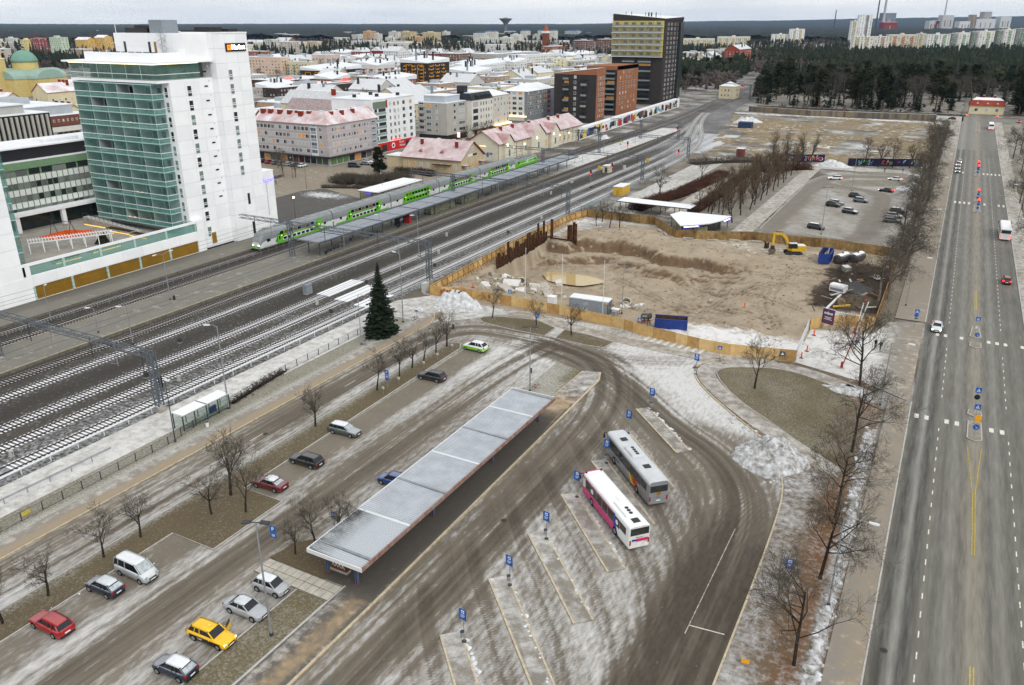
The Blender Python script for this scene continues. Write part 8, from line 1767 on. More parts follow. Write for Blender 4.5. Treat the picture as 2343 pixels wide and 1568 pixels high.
for a,b,D,h,col,lab in((1140,1245,5000,104,(120,126,134),'grey power station hall with red base'),(1150,1265,4950,55,(136,50,56),'dark red low hall at the power station'),(1540,1600,5400,62,(196,196,196),'pale factory hall on the horizon'),(1600,1625,5390,64,(120,40,44),'dark red factory block on the horizon'),(1645,1740,5500,96,(190,192,194),'tall white factory block on the horizon'),(1795,1900,5600,60,(214,214,214),'low white mill on the horizon'),(1900,1930,5590,100,(150,140,120),'brown mill tower on the horizon'),(1935,2100,5600,74,(206,208,210),'long white mill on the horizon'),(1995,2055,5620,118,(160,158,156),'tall grey mill tower on the horizon'),(2140,2230,5600,88,(200,204,206),'white mill block at the right horizon')):
 p,q=AT(r4(a),D),AT(r4(b),D);L_=math.dist(p,q);t=thing('factory_block',lab,'factory',(q[0],q[1],0),math.atan2(q[1]-p[1],q[0]-p[0]),'factory halls on the horizon');MB().box(-L_,0,0,60,0,h).build('wall',C('fac_%d_%d_%d'%col,col),t);MB().box(-L_-.5,.5,-.5,60.5,h,h+1.5).build('roof',ROOFS,t)
 for i in range(3):MB().box(-L_*(.25+.25*i)-3,-L_*(.25+.25*i)+3,-.4,0,h*.3,h*.7).build('window_strip',WG[3]if i==1 else WG[1],t)
random.seed(202)
for i in range(90):
 an,D=R(random.uniform(-66,-25)),random.uniform(1300,3600);x,y=D*sin(an),D*cos(an);wl,dr,h=random.uniform(22,60),random.uniform(12,30),random.choice((7,9,12,16,20));c=random.choice(LOWC)
 if any(x-wl<f[0]+5 and x>f[0]-f[2]-5 and y<f[1]+f[3]+5 and y+dr>f[1]-40 for f in FAR)or any(x-wl<b and x>a and y<d and y+dr>c_ for a,b,c_,d in taken):continue
 t=bld('%s %s on the far edge of town, %s'%({(214,212,204):'off white',(222,214,184):'cream',(196,196,192):'grey',(176,150,130):'tan',(204,190,160):'sand',(150,90,74):'brick red',(186,180,170):'stone grey'}[c],'low hall' if h<10 else 'apartment block','wide' if wl>42 else 'short'),x,y,wl,dr,h,C('wall_%d_%d_%d'%c,c),R(random.uniform(-20,20)),grp='small blocks at the edge of town');MB().box(-wl-.3,.3,-.3,dr+.3,h,h+.6).build('roof',ROOFS,t);taken.append((x-wl,x,y,y+dr))
 for j in range(max(1,int(h/3.3))):
  for f_,L_ in(('S',wl),('E',dr)):wins(t,f_,max(2,int(L_/7)),1,3.2,1.6,2+j*3.2,3,.5,L_-.5,off=.03,warm=.04)
x,y=AT(1157,3300);t=thing('water_tower','funnel shaped concrete water tower on the horizon','water tower',(x,y,0));n=24
MB().loft([[(cos(2*pi*i/n)*r,sin(2*pi*i/n)*r,z)for i in range(n)]for r,z in((8,0),(6,30),(6,42),(10,52),(25,66),(26,67.5),(8,69),(4,71))]).build('funnel',C('funnel_concrete',(120,126,128)),t,smooth=True)
x,y=AT(440,5200);
t=thing('corner_house','small cream house with red mansard roof at the far junction','building',(23.2,594,0),R(3));MB().box(-19,0,0,10,0,5).build('wall',C('cream_render',(216,206,172)),t);MB().loft([[(-19.6,-.6,5),(.6,-.6,5),(.6,10.6,5),(-19.6,10.6,5)],[(-18,.8,8.4),(-1,.8,8.4),(-1,9.2,8.4),(-18,9.2,8.4)],[(-16,3.5,9.6),(-3,3.5,9.6),(-3,6.5,9.6),(-16,6.5,9.6)]]).build('roof',ROOFR,t);wins(t,'S',3,1,1.8,1.9,2.6,3,1,18);chimney(t,-12,5,9.4,1.6,1.2);chimney(t,-6,5,9.4,1.6,1.2)
for x in(-15,-9.5,-4):MB().box(x-.5,x+.5,-.1,.8,5.9,6.9).build('dormer',C('cream_render',(216,206,172)),t)
t=thing('pale_house','small pale house with snowy roof behind the tall dark tower','building',(-150,625,0));MB().box(-12,0,0,14,0,9).build('wall',C('cream_render',(216,206,172)),t);roof_hip(t,12,14,9,3,ROOFS);wins(t,'S',4,2,1.2,1.6,2.6,3.6,1,11);wins(t,'E',4,2,1.2,1.6,2.6,3.6,1,13)
# ------------------------------------------------------------------ station square, far car park, bare field, cemetery
SQ=GROUND('square_asphalt',S(152,142,126),S(134,126,112),snow=S(196,194,190),dark=S(104,98,88),sand=S(170,150,122),fine=.5,sharp=1.4,amp=.8);GRV=GROUND('dark_gravel',S(104,102,98),S(88,86,84),snow=S(206,208,210),dark=S(70,68,66),fine=.9,sharp=2.2,amp=.9,bump=.7)
poly('station_square',[(-262,168),(-159,168),(-159,258),(-196,262),(-208,300),(-208,420),(-213,420),(-213,329),(-219,320),(-219,281),(-215,247),(-262,247)],-.02,SQ,3,lambda x,y:dict(snow=.22+.3*(fbm(x/9,y/9)-.5),dirt_shade=.15,sand=.25))
grid('street',-208,-192,262,470,-.03,4,SQ,lambda x,y:dict(snow=.25,dirt_shade=.25,sand=.2));poly('gravel_yard',[(-190,172),(-163,166),(-163,203),(-188,212),(-192,205)],0.02,GRV,1.2,lambda x,y:dict(snow=.08+.75*np.exp(-((x+180)/9)**2-((y-203)/4.5)**2)+.4*(fbm(x/2,y/4)-.5),dirt_shade=.2))
for i,(x,y,k,p,tp,lab)in enumerate(((-246.8,243,'sedan',BLK,None,'black car'),(-243,242.6,'hatch',REDP,None,'red hatchback'),(-239.2,242.4,'hatch',GREYP,None,'grey hatchback'),(-235.8,242.6,'wagon',SILD,None,'silver estate'),(-232.2,242.4,'wagon',SILD,FROST,'frosted silver estate'),(-228.9,242.2,'wagon',GREYP,FROST,'grey estate'),(-225.2,242.4,'sedan',WHP,None,'white saloon'))):car(k,x,y,90,lab+' in the row before the shops with the green window',p,tp,far=True,grp='cars before the shops')
for x,y,h,k,p,lab in((-206.6,251.4,20,'van',BLK,'black van at the corner of the red roofed block'),(-206.2,258,20,'sedan',GREYP,'grey saloon behind the black van'),(-208.6,262.6,20,'hatch',WHP,'white hatchback behind the dark pine'),(-207.4,275.4,15,'sedan',SILD,'silver saloon at the market'),(-207,280.6,15,'sedan',WHP,'white saloon at the market'),(-206.6,286,15,'suv',GREYP,'dark grey crossover at the market'),(-207,291,15,'sedan',WHP,'white car second from the maroon van'),(-207.4,296,15,'van',DRED,'maroon van at the market'),(-196.6,263.4,10,'sedan',ORNG,'orange red car beside the beige house'),(-196.8,269.6,60,'hatch',WHP,'white taxi waiting by the beige house'),(-204,340,80,'sedan',DRED,'dark red car on the street by the station'),(-205,332,80,'hatch',WHP,'white car with lights on the street by the station')):car(k,x,y,h,lab,p,far=True,lights='lights' in lab or 'taxi' in lab)
for i,(x,y,h,lit,lab)in enumerate(((-193.2,208.9,8,0,'dark thin pole on the station square'),(-211.5,221.9,7,0,'lamp post with bare birch on the square'),(-164.5,172.1,6,1,'lit globe lamp at the gravel yard'),(-162.8,211.6,7,0,'curved lamp above the white platform canopy'),(-190,246,5,0,'globe lamp by the dark pine'),(-204,300,5,0,'globe lamp before the market'),(-203,262,5,0,'globe lamp at the block corner'))):lamp(x,y,0,h,lab,(-.4,.3)if 'thin' not in lab else(.05,0),1,.07,head='globe' if 'globe' in lab else 'street',lit=bool(lit),mat=DSTEEL)
rk=thing('bicycle_rack','crowded bicycle rack with snowy saddles on the square','bicycle rack',(-216.4,219.6,0));MB().bar((0,-3,.8),(0,3,.8),.05).build('rail',STEEL,rk)
for i in range(12):bicycle(-216.4+random.uniform(-.2,.2),216.8+i*.5,R(10+random.uniform(-20,20)),'dark bicycle in the crowded rack, %s from the shop side'%ORD[11-i],BLACK,0)['group']='bicycles in the rack'
LOT=[(-42.6,217.5),(-43.2,224),(-43.9,306),(-41,318),(-36,326),(-30,329.5),(-14,333.6),(-7.4,335),(-7.4,214.5),(-20,216),(-36,214.5)]
def lot_fn(x,y):
 ring=smooth_path([(-40.5,218),(-40.8,260),(-40.6,306),(-36,320),(-26,326),(-8,330)]);r2=smooth_path([(-38,219),(-22,220.5),(-17,226),(-16.5,260),(-18,292),(-26,298),(-36,302)])
 snow=.42+.45*(fbm(x/5,y/8)-.5);dirt_shade=.05
 for p,w in((ring,2.6),(r2,2.4)):
  d,s,a=pathdist(p,x,y);g=np.exp(-(d/w)**2);snow=snow-.55*g*(.5+vnoise(s*2,a*.05));dirt_shade=dirt_shade+.35*g*vnoise(s*2,a*.05)
 return dict(snow=snow,dirt_shade=dirt_shade,sand=.12)
LOTM=GROUND('lot_asphalt',S(142,136,126),S(122,116,107),snow=S(204,204,202),dark=S(92,86,77),sand=S(156,142,120),fine=.35,sharp=1.3,rough=.75,stretch=(1,1.6,1),amp=.45)
poly('car_park',LOT,.0,LOTM,1.0,lot_fn);kerb(LOT[1:8],.2,.14,mat=KERBG)
for L_,sn in((smooth_path([(-32,225),(-27,226.8),(-20.6,223.4),(-22,222),(-29,223),(-32,225)],2),.6),(smooth_path([(-35,309),(-31.5,315),(-13,323),(-12.2,311),(-30,301.5),(-35,309)],2),.4),(smooth_path([(-33.6,289.5),(-28.4,293.4),(-21.2,288.2),(-26,286.6),(-33.6,289.5)],2),.55),(smooth_path([(-33,331.4),(-24,332),(-13,336),(-14,339),(-30,336),(-33,331.4)],2),.35)):
 poly('grass',L_[:-1],.10,GRASSM,1,lambda x,y,s=sn:dict(snow=s+.3*(fbm(x/3,y/3)-.5),sand=.4,dirt_shade=.15),thick=.2);kerb(L_,.16,.13,mat=KERBG)
grid('footpath',-49.5,-44.2,216,345,.03,1.2,PATHM,lambda x,y:dict(snow=.5+.4*(fbm(x/3,y/8)-.5),sand=.45,dirt_shade=.05));grid('footpath',-60,-8,335.5,346,.034,1.5,PATHM,path_fn(.55,.3));grid('grass',-64,-49.5,216,340,.02,1.2,GRASSM,lambda x,y:dict(snow=.44+.4*(fbm(x/2,y/2)-.5),sand=.15,dirt_shade=.4));grid('footpath',-73.5,-67.5,226,312,.02,1.5,PATHM,path_fn(.5,.55));grid('snowy_path',-91,-81,218,345,.02,1.5,PATHM,path_fn(.62,.1))
grid('scrub_bank',-100,-60,300,352,.01,1.5,GRASSM,lambda x,y:dict(snow=.35+.4*(fbm(x/4,y/4)-.5),sand=.2,dirt_shade=.3))
def fld_h(x,y):e=np.minimum(np.minimum(x+128,-10-x),np.minimum(y-352,530-y));return(1.5*(fbm(x/14,y/14)-.5)+1.6*np.exp(-((x+90)/26)**2-((y-468)/9)**2)+1.0*np.exp(-((x+40)/30)**2-((y-440)/8)**2))*sstep(0,8,e)
def fld(x,y):
 d=np.exp(-((x+45+.4*(y-395))/16)**2-((y-397)/5)**2)
 return dict(snow=.22+.6*(fbm(x/10,y/4,4)-.5)+.55*d+.4*sstep(518,530,y),dirt_shade=.25+.5*(fbm(x/12+4,y/7)-.5),sand=.45+.4*(fbm(x/9+40,y/9)-.5))
grid('bare_field',-126,-9,352,532,.0,2.0,FIELDM,fld,fld_h,cut=lambda x,y:x<-95-(y-352)*.17)
GPL=[M('grey_board_a',S(120,112,102),.9,var=.2,streak=.3),M('grey_board_b',S(104,98,90),.9,var=.2,streak=.3),M('grey_board_c',S(136,124,104),.9,var=.2,streak=.3)]
f=hoarding('long weathered grey board fence at the back of the bare field',[(-120,541),(-82,531.5),(-62,533),(-12,539.5)],3.4,GPL,1.6,False);MB().bar((-120,541,3.5),(-82,531.5,3.5),.2,.12).bar((-82,531.5,3.5),(-12,539.5,3.5),.2,.12).build('snow_cap',SNOWM,f)
NAV=[M('navy_board_%d'%i,S(*c),.6,var=.15)for i,c in enumerate(((28,30,66),(34,32,74),(24,26,56)))]
for pts,lab,sd in(([(-62,345),(-45.6,353)],'navy fence with pink and green street art beside the thicket',1),([(-36,347.5),(-10,359)],'navy fence with blue and red street art behind the car park',2)):
 f=hoarding(lab,pts,3.0,NAV,2.4,False);random.seed(sd);a,b=Vector(pts[0]),Vector(pts[1]);d=(b-a);L_=d.length;d/=L_;nrm=Vector((d.y,-d.x))*.06
 PCX=[M('art_%d'%i,S(*c),.6)for i,c in enumerate(((210,80,130),(90,190,200),(230,230,226),(220,120,50),(90,110,200),(120,190,110),(190,50,60)))]
 for i in range(34):
  q=random.uniform(.8,L_-1.5);mb=MB();P_=[(a.x+d.x*(q+random.uniform(-.2,1.4))+nrm.x,a.y+d.y*(q+random.uniform(-.2,1.4))+nrm.y,random.uniform(.4,2.7))for _ in range(5)]
  mb.tube(P_,random.uniform(.07,.16),4).build('painted_stroke',PCX[random.randrange(7)],f)
t=hut(-79.3,351,3,3.2,3.4,'small brick red hut with graffiti on the bare field',C('hut_brick',(120,66,54)),ROOFS,DSTEEL)
cabinet(-101,452,7,5,3.2,'dark blue container at the snowy far corner of the field',M('container_blue',S(40,60,92),.6),'storage_container')
grid('cemetery_ground',-130,0,574,690,.0,3,GRASSM,lambda x,y:dict(snow=.52+.35*(fbm(x/5,y/5)-.5),sand=.2,dirt_shade=.3));grid('snowy_path',-125,2,545,572,.0,3,PATHM,path_fn(.55,.1))
t=thing('stone_wall','low dark stone wall before the cemetery','wall',(0,0,0));random.seed(4)
_st=[MB().loft([[(-.5*k,-.35*k,z),(.5*k,-.3*k,z),(.48*k,.3,z),(-.5*k,.35,z)]for z,k in((0,1),(.45,1.04),(.6,.8))]).mesh('stone',M('wall_stone_%d'%i,S(*c),.9,var=.2,snow=.4))for i,c in enumerate(((96,92,86),(78,76,72),(112,106,98)))]
for j in range(2):
 for i in range(118):inst('stone',random.choice(_st),t,(-122+i*1.06+j*.5,573.2+.004*i,j*.55),random.uniform(-.08,.08))
MB().box(-122,3,573.6,574.2,0,1.0).build('core',M('wall_core',S(70,68,64),.95),t)
_gs=[MB().box(-.45,.45,-.14,.14,0,1.0).box(-.55,.55,-.3,.3,0,.14).mesh('gravestone',M('grave_%d'%i,S(*c),.5,var=.15,snow=.5))for i,c in enumerate(((40,40,42),(66,64,62),(92,84,80)))]
GLB=['black polished gravestone under the trees','dark grey gravestone under the trees','brown grey gravestone under the trees']
for i in range(190):
 k=random.randrange(3);s=random.uniform(.8,1.5);o=inst('gravestone',_gs[k],None,(random.uniform(-110,-12),577+(random.random()**1.6)*70,.03),random.uniform(-.2,.2),(s,s,s*random.uniform(.8,1.4)));tag(o,GLB[k],'gravestone','gravestones in the cemetery')
def person_mesh(jacket,legs,stride):
 me=bpy.data.meshes.new('person');s=stride
 J=[(0,0,.92),(0,0,1.18),(0,.01,1.42),(0,.02,1.52),(0,.03,1.63),(0,.03,1.74),(.19,0,1.42),(.24,-.06-s*.4,1.14),(.23,-.02-s*.9,.90),(-.19,0,1.42),(-.24,.02+s*.4,1.14),(-.23,.06+s*.7,.90),(.1,0,.86),(.11,s*.45+.03,.48),(.11,s*.6,.08),(.11,s*.6+.16,.03),(-.1,0,.86),(-.11,-s*.2+.04,.48),(-.11,-s*.7,.1),(-.11,-s*.7+.16,.04)]
 E_=[(0,1),(1,2),(2,3),(3,4),(4,5),(2,6),(6,7),(7,8),(2,9),(9,10),(10,11),(0,12),(12,13),(13,14),(14,15),(0,16),(16,17),(17,18),(18,19)]
 rad=[.17,.18,.17,.07,.105,.08,.085,.06,.05,.085,.06,.05,.10,.075,.055,.05,.10,.075,.055,.05]
 me.from_pydata(J,E_,[]);o=bpy.data.objects.new('tmp',me);COL.objects.link(o);md=o.modifiers.new('s','SKIN');o.modifiers.new('d','SUBSURF').levels=1
 for v,r in zip(me.skin_vertices[0].data,rad):v.radius=(r,r*.85)
 me.skin_vertices[0].data[0].use_root=True
 dg=bpy.context.evaluated_depsgraph_get();out=bpy.data.meshes.new_from_object(o.evaluated_get(dg));bpy.data.objects.remove(o)
 for m in(M('skin',S(206,166,140),.6),jacket,legs,BLACK):out.materials.append(m)
 for p in out.polygons:
  z=p.center.z;p.material_index=3 if z<.09 or z>1.69 else(2 if z<.9 and abs(p.center.x)<.2 else(0 if z>1.5 or(abs(p.center.x)>.2 and z<.97)else 1));p.use_smooth=True
 return out
JB,LB,HV=M('dark_jacket',S(34,34,40),.9),M('dark_trousers',S(40,42,52),.9),M('hi_vis',S(200,226,40),.7,emit=.2)
for i,(x,y,rz,m,s,lab)in enumerate(((-6.0,144.6,200,JB,.32,'person in a dark coat walking in front on the gate drive'),(-5.1,143.9,205,JB,.25,'person in dark clothes walking beside the barrier pole, right one'),(-21.5,337.8,60,JB,.35,'person walking past the painted fence, left one'),(-15.4,339.6,250,M('black_coat',S(20,20,22),.9),.3,'person in a long black coat by the painted fence, right one'),(-207.5,209.3,160,JB,.3,'person with dark rucksack crossing the station square'),(-135.1,354.7,20,HV,.1,'worker in yellow safety vest on the snowy platform'),(-186,290,90,HV,.1,'person in yellow vest by the station corner'))):
 tag(inst('person',person_mesh(m,LB,s),None,(x,y,.12 if x>-30 and y>300 else(.57 if-140<x<-128 else.08)),R(rz)),lab,'person')
# ------------------------------------------------------------------ vegetation
BARK=M('bark_dark',S(58,51,45),.95,var=.25,scale=3);TWIG=M('twigs',S(92,86,77),.95,var=.2,scale=2);TWIGD=M('twigs_dark',S(66,56,48),.95,var=.2,scale=2);BIRB=M('birch_bark',S(120,113,103),.9,var=.3,scale=2);TWIGR=M('twigs_red',S(92,64,54),.95,var=.25,scale=1)
NEED=[M('needles_%d'%i,S(*c),.9,var=.35,scale=1.2)for i,c in enumerate(((44,54,36),(40,52,38),(58,64,40)))]
def tubes(segs):
 """many tapered tubes as one mesh; segs = (p, q, r0, r1, n)"""
 V=[];F=[]
 for p,q,r0,r1,n in segs:
  d=(q-p)
  if d.length<1e-5:continue
  d.normalize();u=Vector((0,0,1))if abs(d.z)<.9 else Vector((1,0,0));a=d.cross(u).normalized();b=d.cross(a);o=len(V)
  for c,r in((p,r0),(q,r1)):
   for i in range(n):t=2*pi*i/n;V.append(c+a*(cos(t)*r)+b*(sin(t)*r))
  F+=[(o+i,o+(i+1)%n,o+n+(i+1)%n,o+n+i)for i in range(n)]
 return V,F
def tree_meshes(seed,h,style='round',bark=BARK,twig=TWIG,dens=1.0):
 rd=random.Random(seed);big=[];small=[]
 def rv(s):return Vector((rd.gauss(0,s),rd.gauss(0,s),rd.gauss(0,s)))
 droop={'round':.06,'birch':-.10,'park':.02,'slim':.16}[style]
 def grow(p,d,L,r,lvl):
  n=3 if lvl<2 else 2;pts=[(p,r)]
  for i in range(n):
   d=(d+rv(.16 if lvl else.07)+Vector((0,0,droop if lvl else.1))*(1 if lvl<3 else 1.6)).normalized();p2=p+d*(L/n);r2=r*(1-.62*(i+1)/n)if lvl else r*(1-.4*(i+1)/n)
   (big if lvl<(1 if style=='birch' else 2)else small).append((p,p2,r,r2,6 if lvl==0 else(5 if lvl==1 else 3)));p,r=p2,r2;pts.append((p,r))
  if lvl>=4:return
  k={0:{'round':7,'birch':11,'park':12,'slim':10}[style],1:6,2:5,3:4}[lvl];k=max(2,int(k*(dens if lvl>1 else 1)))
  for i in range(k):
   f=(rd.uniform(.25,1.0)if lvl else{'round':rd.uniform(.45,1),'birch':rd.uniform(.25,1),'park':rd.uniform(.35,1),'slim':rd.uniform(.3,1)}[style]);j=min(n-1,int(f*n));g=f*n-j
   q=pts[j][0].lerp(pts[j+1][0],g);ang=rd.uniform(.5,.95)if lvl else{'round':rd.uniform(.5,.95),'birch':rd.uniform(.5,.9),'park':rd.uniform(.7,1.25),'slim':rd.uniform(.45,.85)}[style]
   ax=d.cross(rv(1)).normalized();nd=(Matrix.Rotation(ang,3,ax)@d).normalized()
   Lc={0:{'round':.50,'birch':.42*(1.25-f*.8),'park':.55*(1.3-f*.7),'slim':.4}[style]*h,1:L*.55,2:L*.55,3:L*.55}[lvl]*rd.uniform(.7,1.15)
   grow(q,nd,Lc,max(.006,pts[j][1]*(.55 if lvl else.5)),lvl+1)
 grow(Vector((0,0,0)),Vector((rd.gauss(0,.05),rd.gauss(0,.05),1)).normalized(),h*(.62 if style in('round',)else.82),h*(.014 if style=='park' else.02)+.04,0)
 out=[]
 for nm,sg,m in(('trunk',big,bark),('crown',small,twig)):
  sg=[(p,q,max(r0,.011 if nm=='crown' else.02),max(r1,.009),n)for p,q,r0,r1,n in sg]
  V,F=tubes(sg);me=bpy.data.meshes.new(nm);me.from_pydata(V,[],F);me.materials.append(m);me.update();out.append(me)
 return out
def tree(ms,x,y,s,lab,grp,z=0,rz=None,name='bare_tree',cat='tree',sz=None):
 t=thing(name,lab,cat,(x,y,z),random.uniform(0,6.28)if rz is None else rz,grp);t.scale=(s,s,sz or s)
 inst('trunk',ms[0],t);inst('crown',ms[1],t);return t
P_round=[tree_meshes(i,5.0,'round',BARK,TWIG)for i in(1,2,3)];P_park=[tree_meshes(i,9.5,'park',BARK,TWIG,1.25)for i in(11,12,13)];P_birch=[tree_meshes(i,13,'birch',BIRB,TWIG,1.35)for i in(21,22,23)];P_slim=[tree_meshes(i,7.5,'slim',BARK,M('twigs_pale',S(104,90,74),.95,var=.2),1.0)for i in(31,32)]
random.seed(50)
for i,(x,y,s,lab)in enumerate(((-71.4,30.5,1.0,'bare round tree cut by the left edge by the red car'),(-71.3,35.0,.95,'bare round tree above the red estate'),(-72.0,41.7,.95,'bare round tree behind the silver van'),(-71.6,46.0,.9,'bare round tree right of the silver van'),(-68.2,52.9,1.0,'bare tree in the wide grass bay, near side'),(-65.0,55.1,1.05,'bare tree in the wide grass bay by the dark red saloon'),(-69.3,56.9,1.4,'tallest bare tree of the wide grass bay'),(-72.3,75.4,1.1,'bare round tree above the grey green estate'),(-72.0,89.2,1.0,'bare tree beside the parking sign in the strip'),(-72.1,95.2,.95,'bare tree left of the black estate'),(-72.2,98.9,1.0,'bare tree right of the black estate front'),(-72.2,102.3,.85,'thin bare tree in the upper grass strip'),(-72.4,106.3,.95,'bare tree second from the loop end'),(-72.3,109.6,1.2,'bare tree at the loop end of the grass strip'),(-53.0,53.6,.95,'bare bushy tree at the left corner of the shelter'),(-51.4,55.4,1.05,'bare tree rising behind the shelter roof'),(-54.4,51.8,.8,'low bare tree next to the slab path'),(-72.6,126.4,1.0,'bare tree on the left loop island'),(-62.9,126.0,.9,'bare tree by the round arrow sign'),(-55.3,125.1,1.0,'bare tree on the right loop island'),(-20.7,117.7,1.25,'leaning bare tree on the round green'),(-84.5,210.3,1.0,'bare tree in the fenced back corner, left one'),(-84.3,205.6,.95,'bare tree in the fenced back corner, near one'),(-80.1,205,1.1,'bare tree in the fenced back corner, middle one'),(-77.1,204.8,1.2,'bare tree in the fenced back corner, right one'))):
 tree(P_round[i%3],x,y,s,lab,'small bare trees of the station',.1)
for i,(x,y,s,lab)in enumerate(((-4.4,60.7,1.0,'bare roadside tree nearest the viewer'),(-4.3,74.3,1.05,'bare roadside tree second from the viewer'),(-4.5,86.5,1.05,'bare roadside tree third from the viewer'),(-4.8,103.7,1.1,'bare roadside tree beside the dirty snow heap'),(-6.3,125.2,1.25,'big bare roadside tree by the gate drive'))):tree(P_park[i%3],x,y,s,lab,'bare trees between bus station and road',.05)
for i in range(39):
 y=166+i*7.4+random.uniform(-3,3);x=-6.2+random.uniform(-2.0,1.6);tree(P_birch[i%3],x,y,random.uniform(.75,1.05),'bare birch beside the left pavement, %s of the row from the viewer'%ORD[i],'birches along the left pavement',.05,name='birch_tree')
for i,(x,y,s,lab)in enumerate(((21.2,222,.85,'bare tree right of the white bus'),(21,240,.8,'bare tree right of the white bus, farther'),(21.5,286,.9,'bare tree on the right verge below the lights'),(21.3,297,.95,'bare tree on the right verge by the red light'),(24,205,.9,'bare tree at the right edge by the dark red car'),(22.6,399,1.25,'large dark bare tree at the right edge'),(26,420,1.1,'dark bare tree behind the large right one'),(25,330,.9,'bare tree on the right verge past the lamps'),(24,360,.9,'bare tree on the right verge, sixth lamp'),(22,180,.9,'bare tree cut by the right edge'))):tree(P_park[i%3],x,y,s,lab,'bare trees on the right verge',.05)
for r_ in range(4):
 for i in range(13):tree(P_slim[(i+r_)%2],-61.8+r_*3.4+random.uniform(-.6,.6),229+i*8.6+random.uniform(-1.5,1.5),random.uniform(.85,1.15),'slim bare tree, %s along the %s row of the grove from the hedge'%(ORD[i],ORD[r_]),'grove of slim bare trees',.02)
for i,(x,y)in enumerate(((-30,349),(-25,350),(-20,352),(-14,353),(-60,350),(-55,356),(-66,352),(-50,348))):tree(P_slim[i%2],x,y,1.2,['bare tree before the right street art fence, leftmost','bare tree before the right street art fence, second','bare tree before the right street art fence, third','bare tree before the right street art fence, last','bare tree behind the left street art fence','bare tree over the left street art fence','bare tree at the thicket edge','bare tree by the snow heap of the fences'][i],'bare trees by the street art',0)
tree(P_round[1],-82.2,254.1,1.7,'spreading bare tree left of the dark hedge','trees by the hedges',0);tree(P_round[2],-77.9,287.5,1.5,'spreading bare tree at the middle of the dark hedge','trees by the hedges',0)
def thicket(name,lab,pts,w,h,n,mat,cat='hedge',seed=0,snow=0):
 rd=random.Random(seed);seg=[];tot=sum(math.dist(a,b)for a,b in zip(pts,pts[1:]))
 for a,b in zip(pts,pts[1:]):
  L_=math.dist(a,b)
  for i in range(int(n*L_/tot)):
   f=rd.random();o=rd.uniform(-1,1);dx,dy=(b[0]-a[0])/L_,(b[1]-a[1])/L_;p=Vector((a[0]+(b[0]-a[0])*f+dy*o*w/2,a[1]+(b[1]-a[1])*f-dx*o*w/2,rd.uniform(0,h*.5)));hh=h*(1-.55*o*o)*rd.uniform(.6,1.1)
   q=p+Vector((rd.gauss(0,.35),rd.gauss(0,.35),hh*rd.uniform(.3,.7)));seg.append((p,q,.05,.03,3))
   for k in range(2):seg.append((q,q+Vector((rd.gauss(0,.4),rd.gauss(0,.4),rd.uniform(.05,.5))),.03,.012,3))
 V,F=tubes(seg);me=bpy.data.meshes.new(name);me.from_pydata(V,[],F);me.materials.append(mat);me.update();t=thing(name,lab,cat);o=inst('twigs',me,t);o['kind']='stuff'
 mb=MB()
 for a,b in zip(pts,pts[1:]):mb.obox(((a[0]+b[0])/2,(a[1]+b[1])/2,.03),(b[0]-a[0],b[1]-a[1],0),math.dist(a,b),w*.8,.16)
 mb.build('core',M('thicket_core',S(58,44,38),.95,var=.4,scale=1.5),t)
thicket('hedge','dark red brown hedge strip left of the sanded path',[(-82,230),(-80,246),(-77,258),(-75,283),(-74,303)],6,2.2,5200,TWIGR,seed=1);thicket('hedge','dark red brown hedge strip right of the sanded path',[(-65.2,233),(-65,254),(-65.6,285),(-66.8,308)],3.4,2.2,4200,TWIGR,seed=2)
thicket('thicket','dark brown thicket at the end of the grove',[(-64,318),(-54,330),(-48,334)],9,2.4,1600,TWIGR,'thicket',3);thicket('thicket','brown shrubs on the bank at the field corner',[(-92,322),(-82,334),(-70,342)],8,2,900,TWIG,'thicket',4);thicket('thicket','brown shrubs in front of the dark pine',[(-193,226),(-184,224),(-176,230),(-174,240)],11,3.0,4600,TWIG,'thicket',5);thicket('hedge','low brown hedge at the gravel yard edge',[(-190,213),(-178,218),(-170,216)],2,1.0,700,TWIG,seed=6);thicket('thicket','shrubs by the beige station house',[(-186,250),(-176,252),(-168,250)],5,2.2,900,TWIGD,'thicket',7);thicket('hedge','clipped dark hedge before the cemetery wall',[(-118,556),(-84,553),(-62,556)],4,3,1500,TWIGR,seed=8);thicket('thicket','tangled twigs along the wire fence',[(-88.2,75),(-89.2,82),(-89.8,88)],.9,.7,220,TWIGD,'thicket',9)
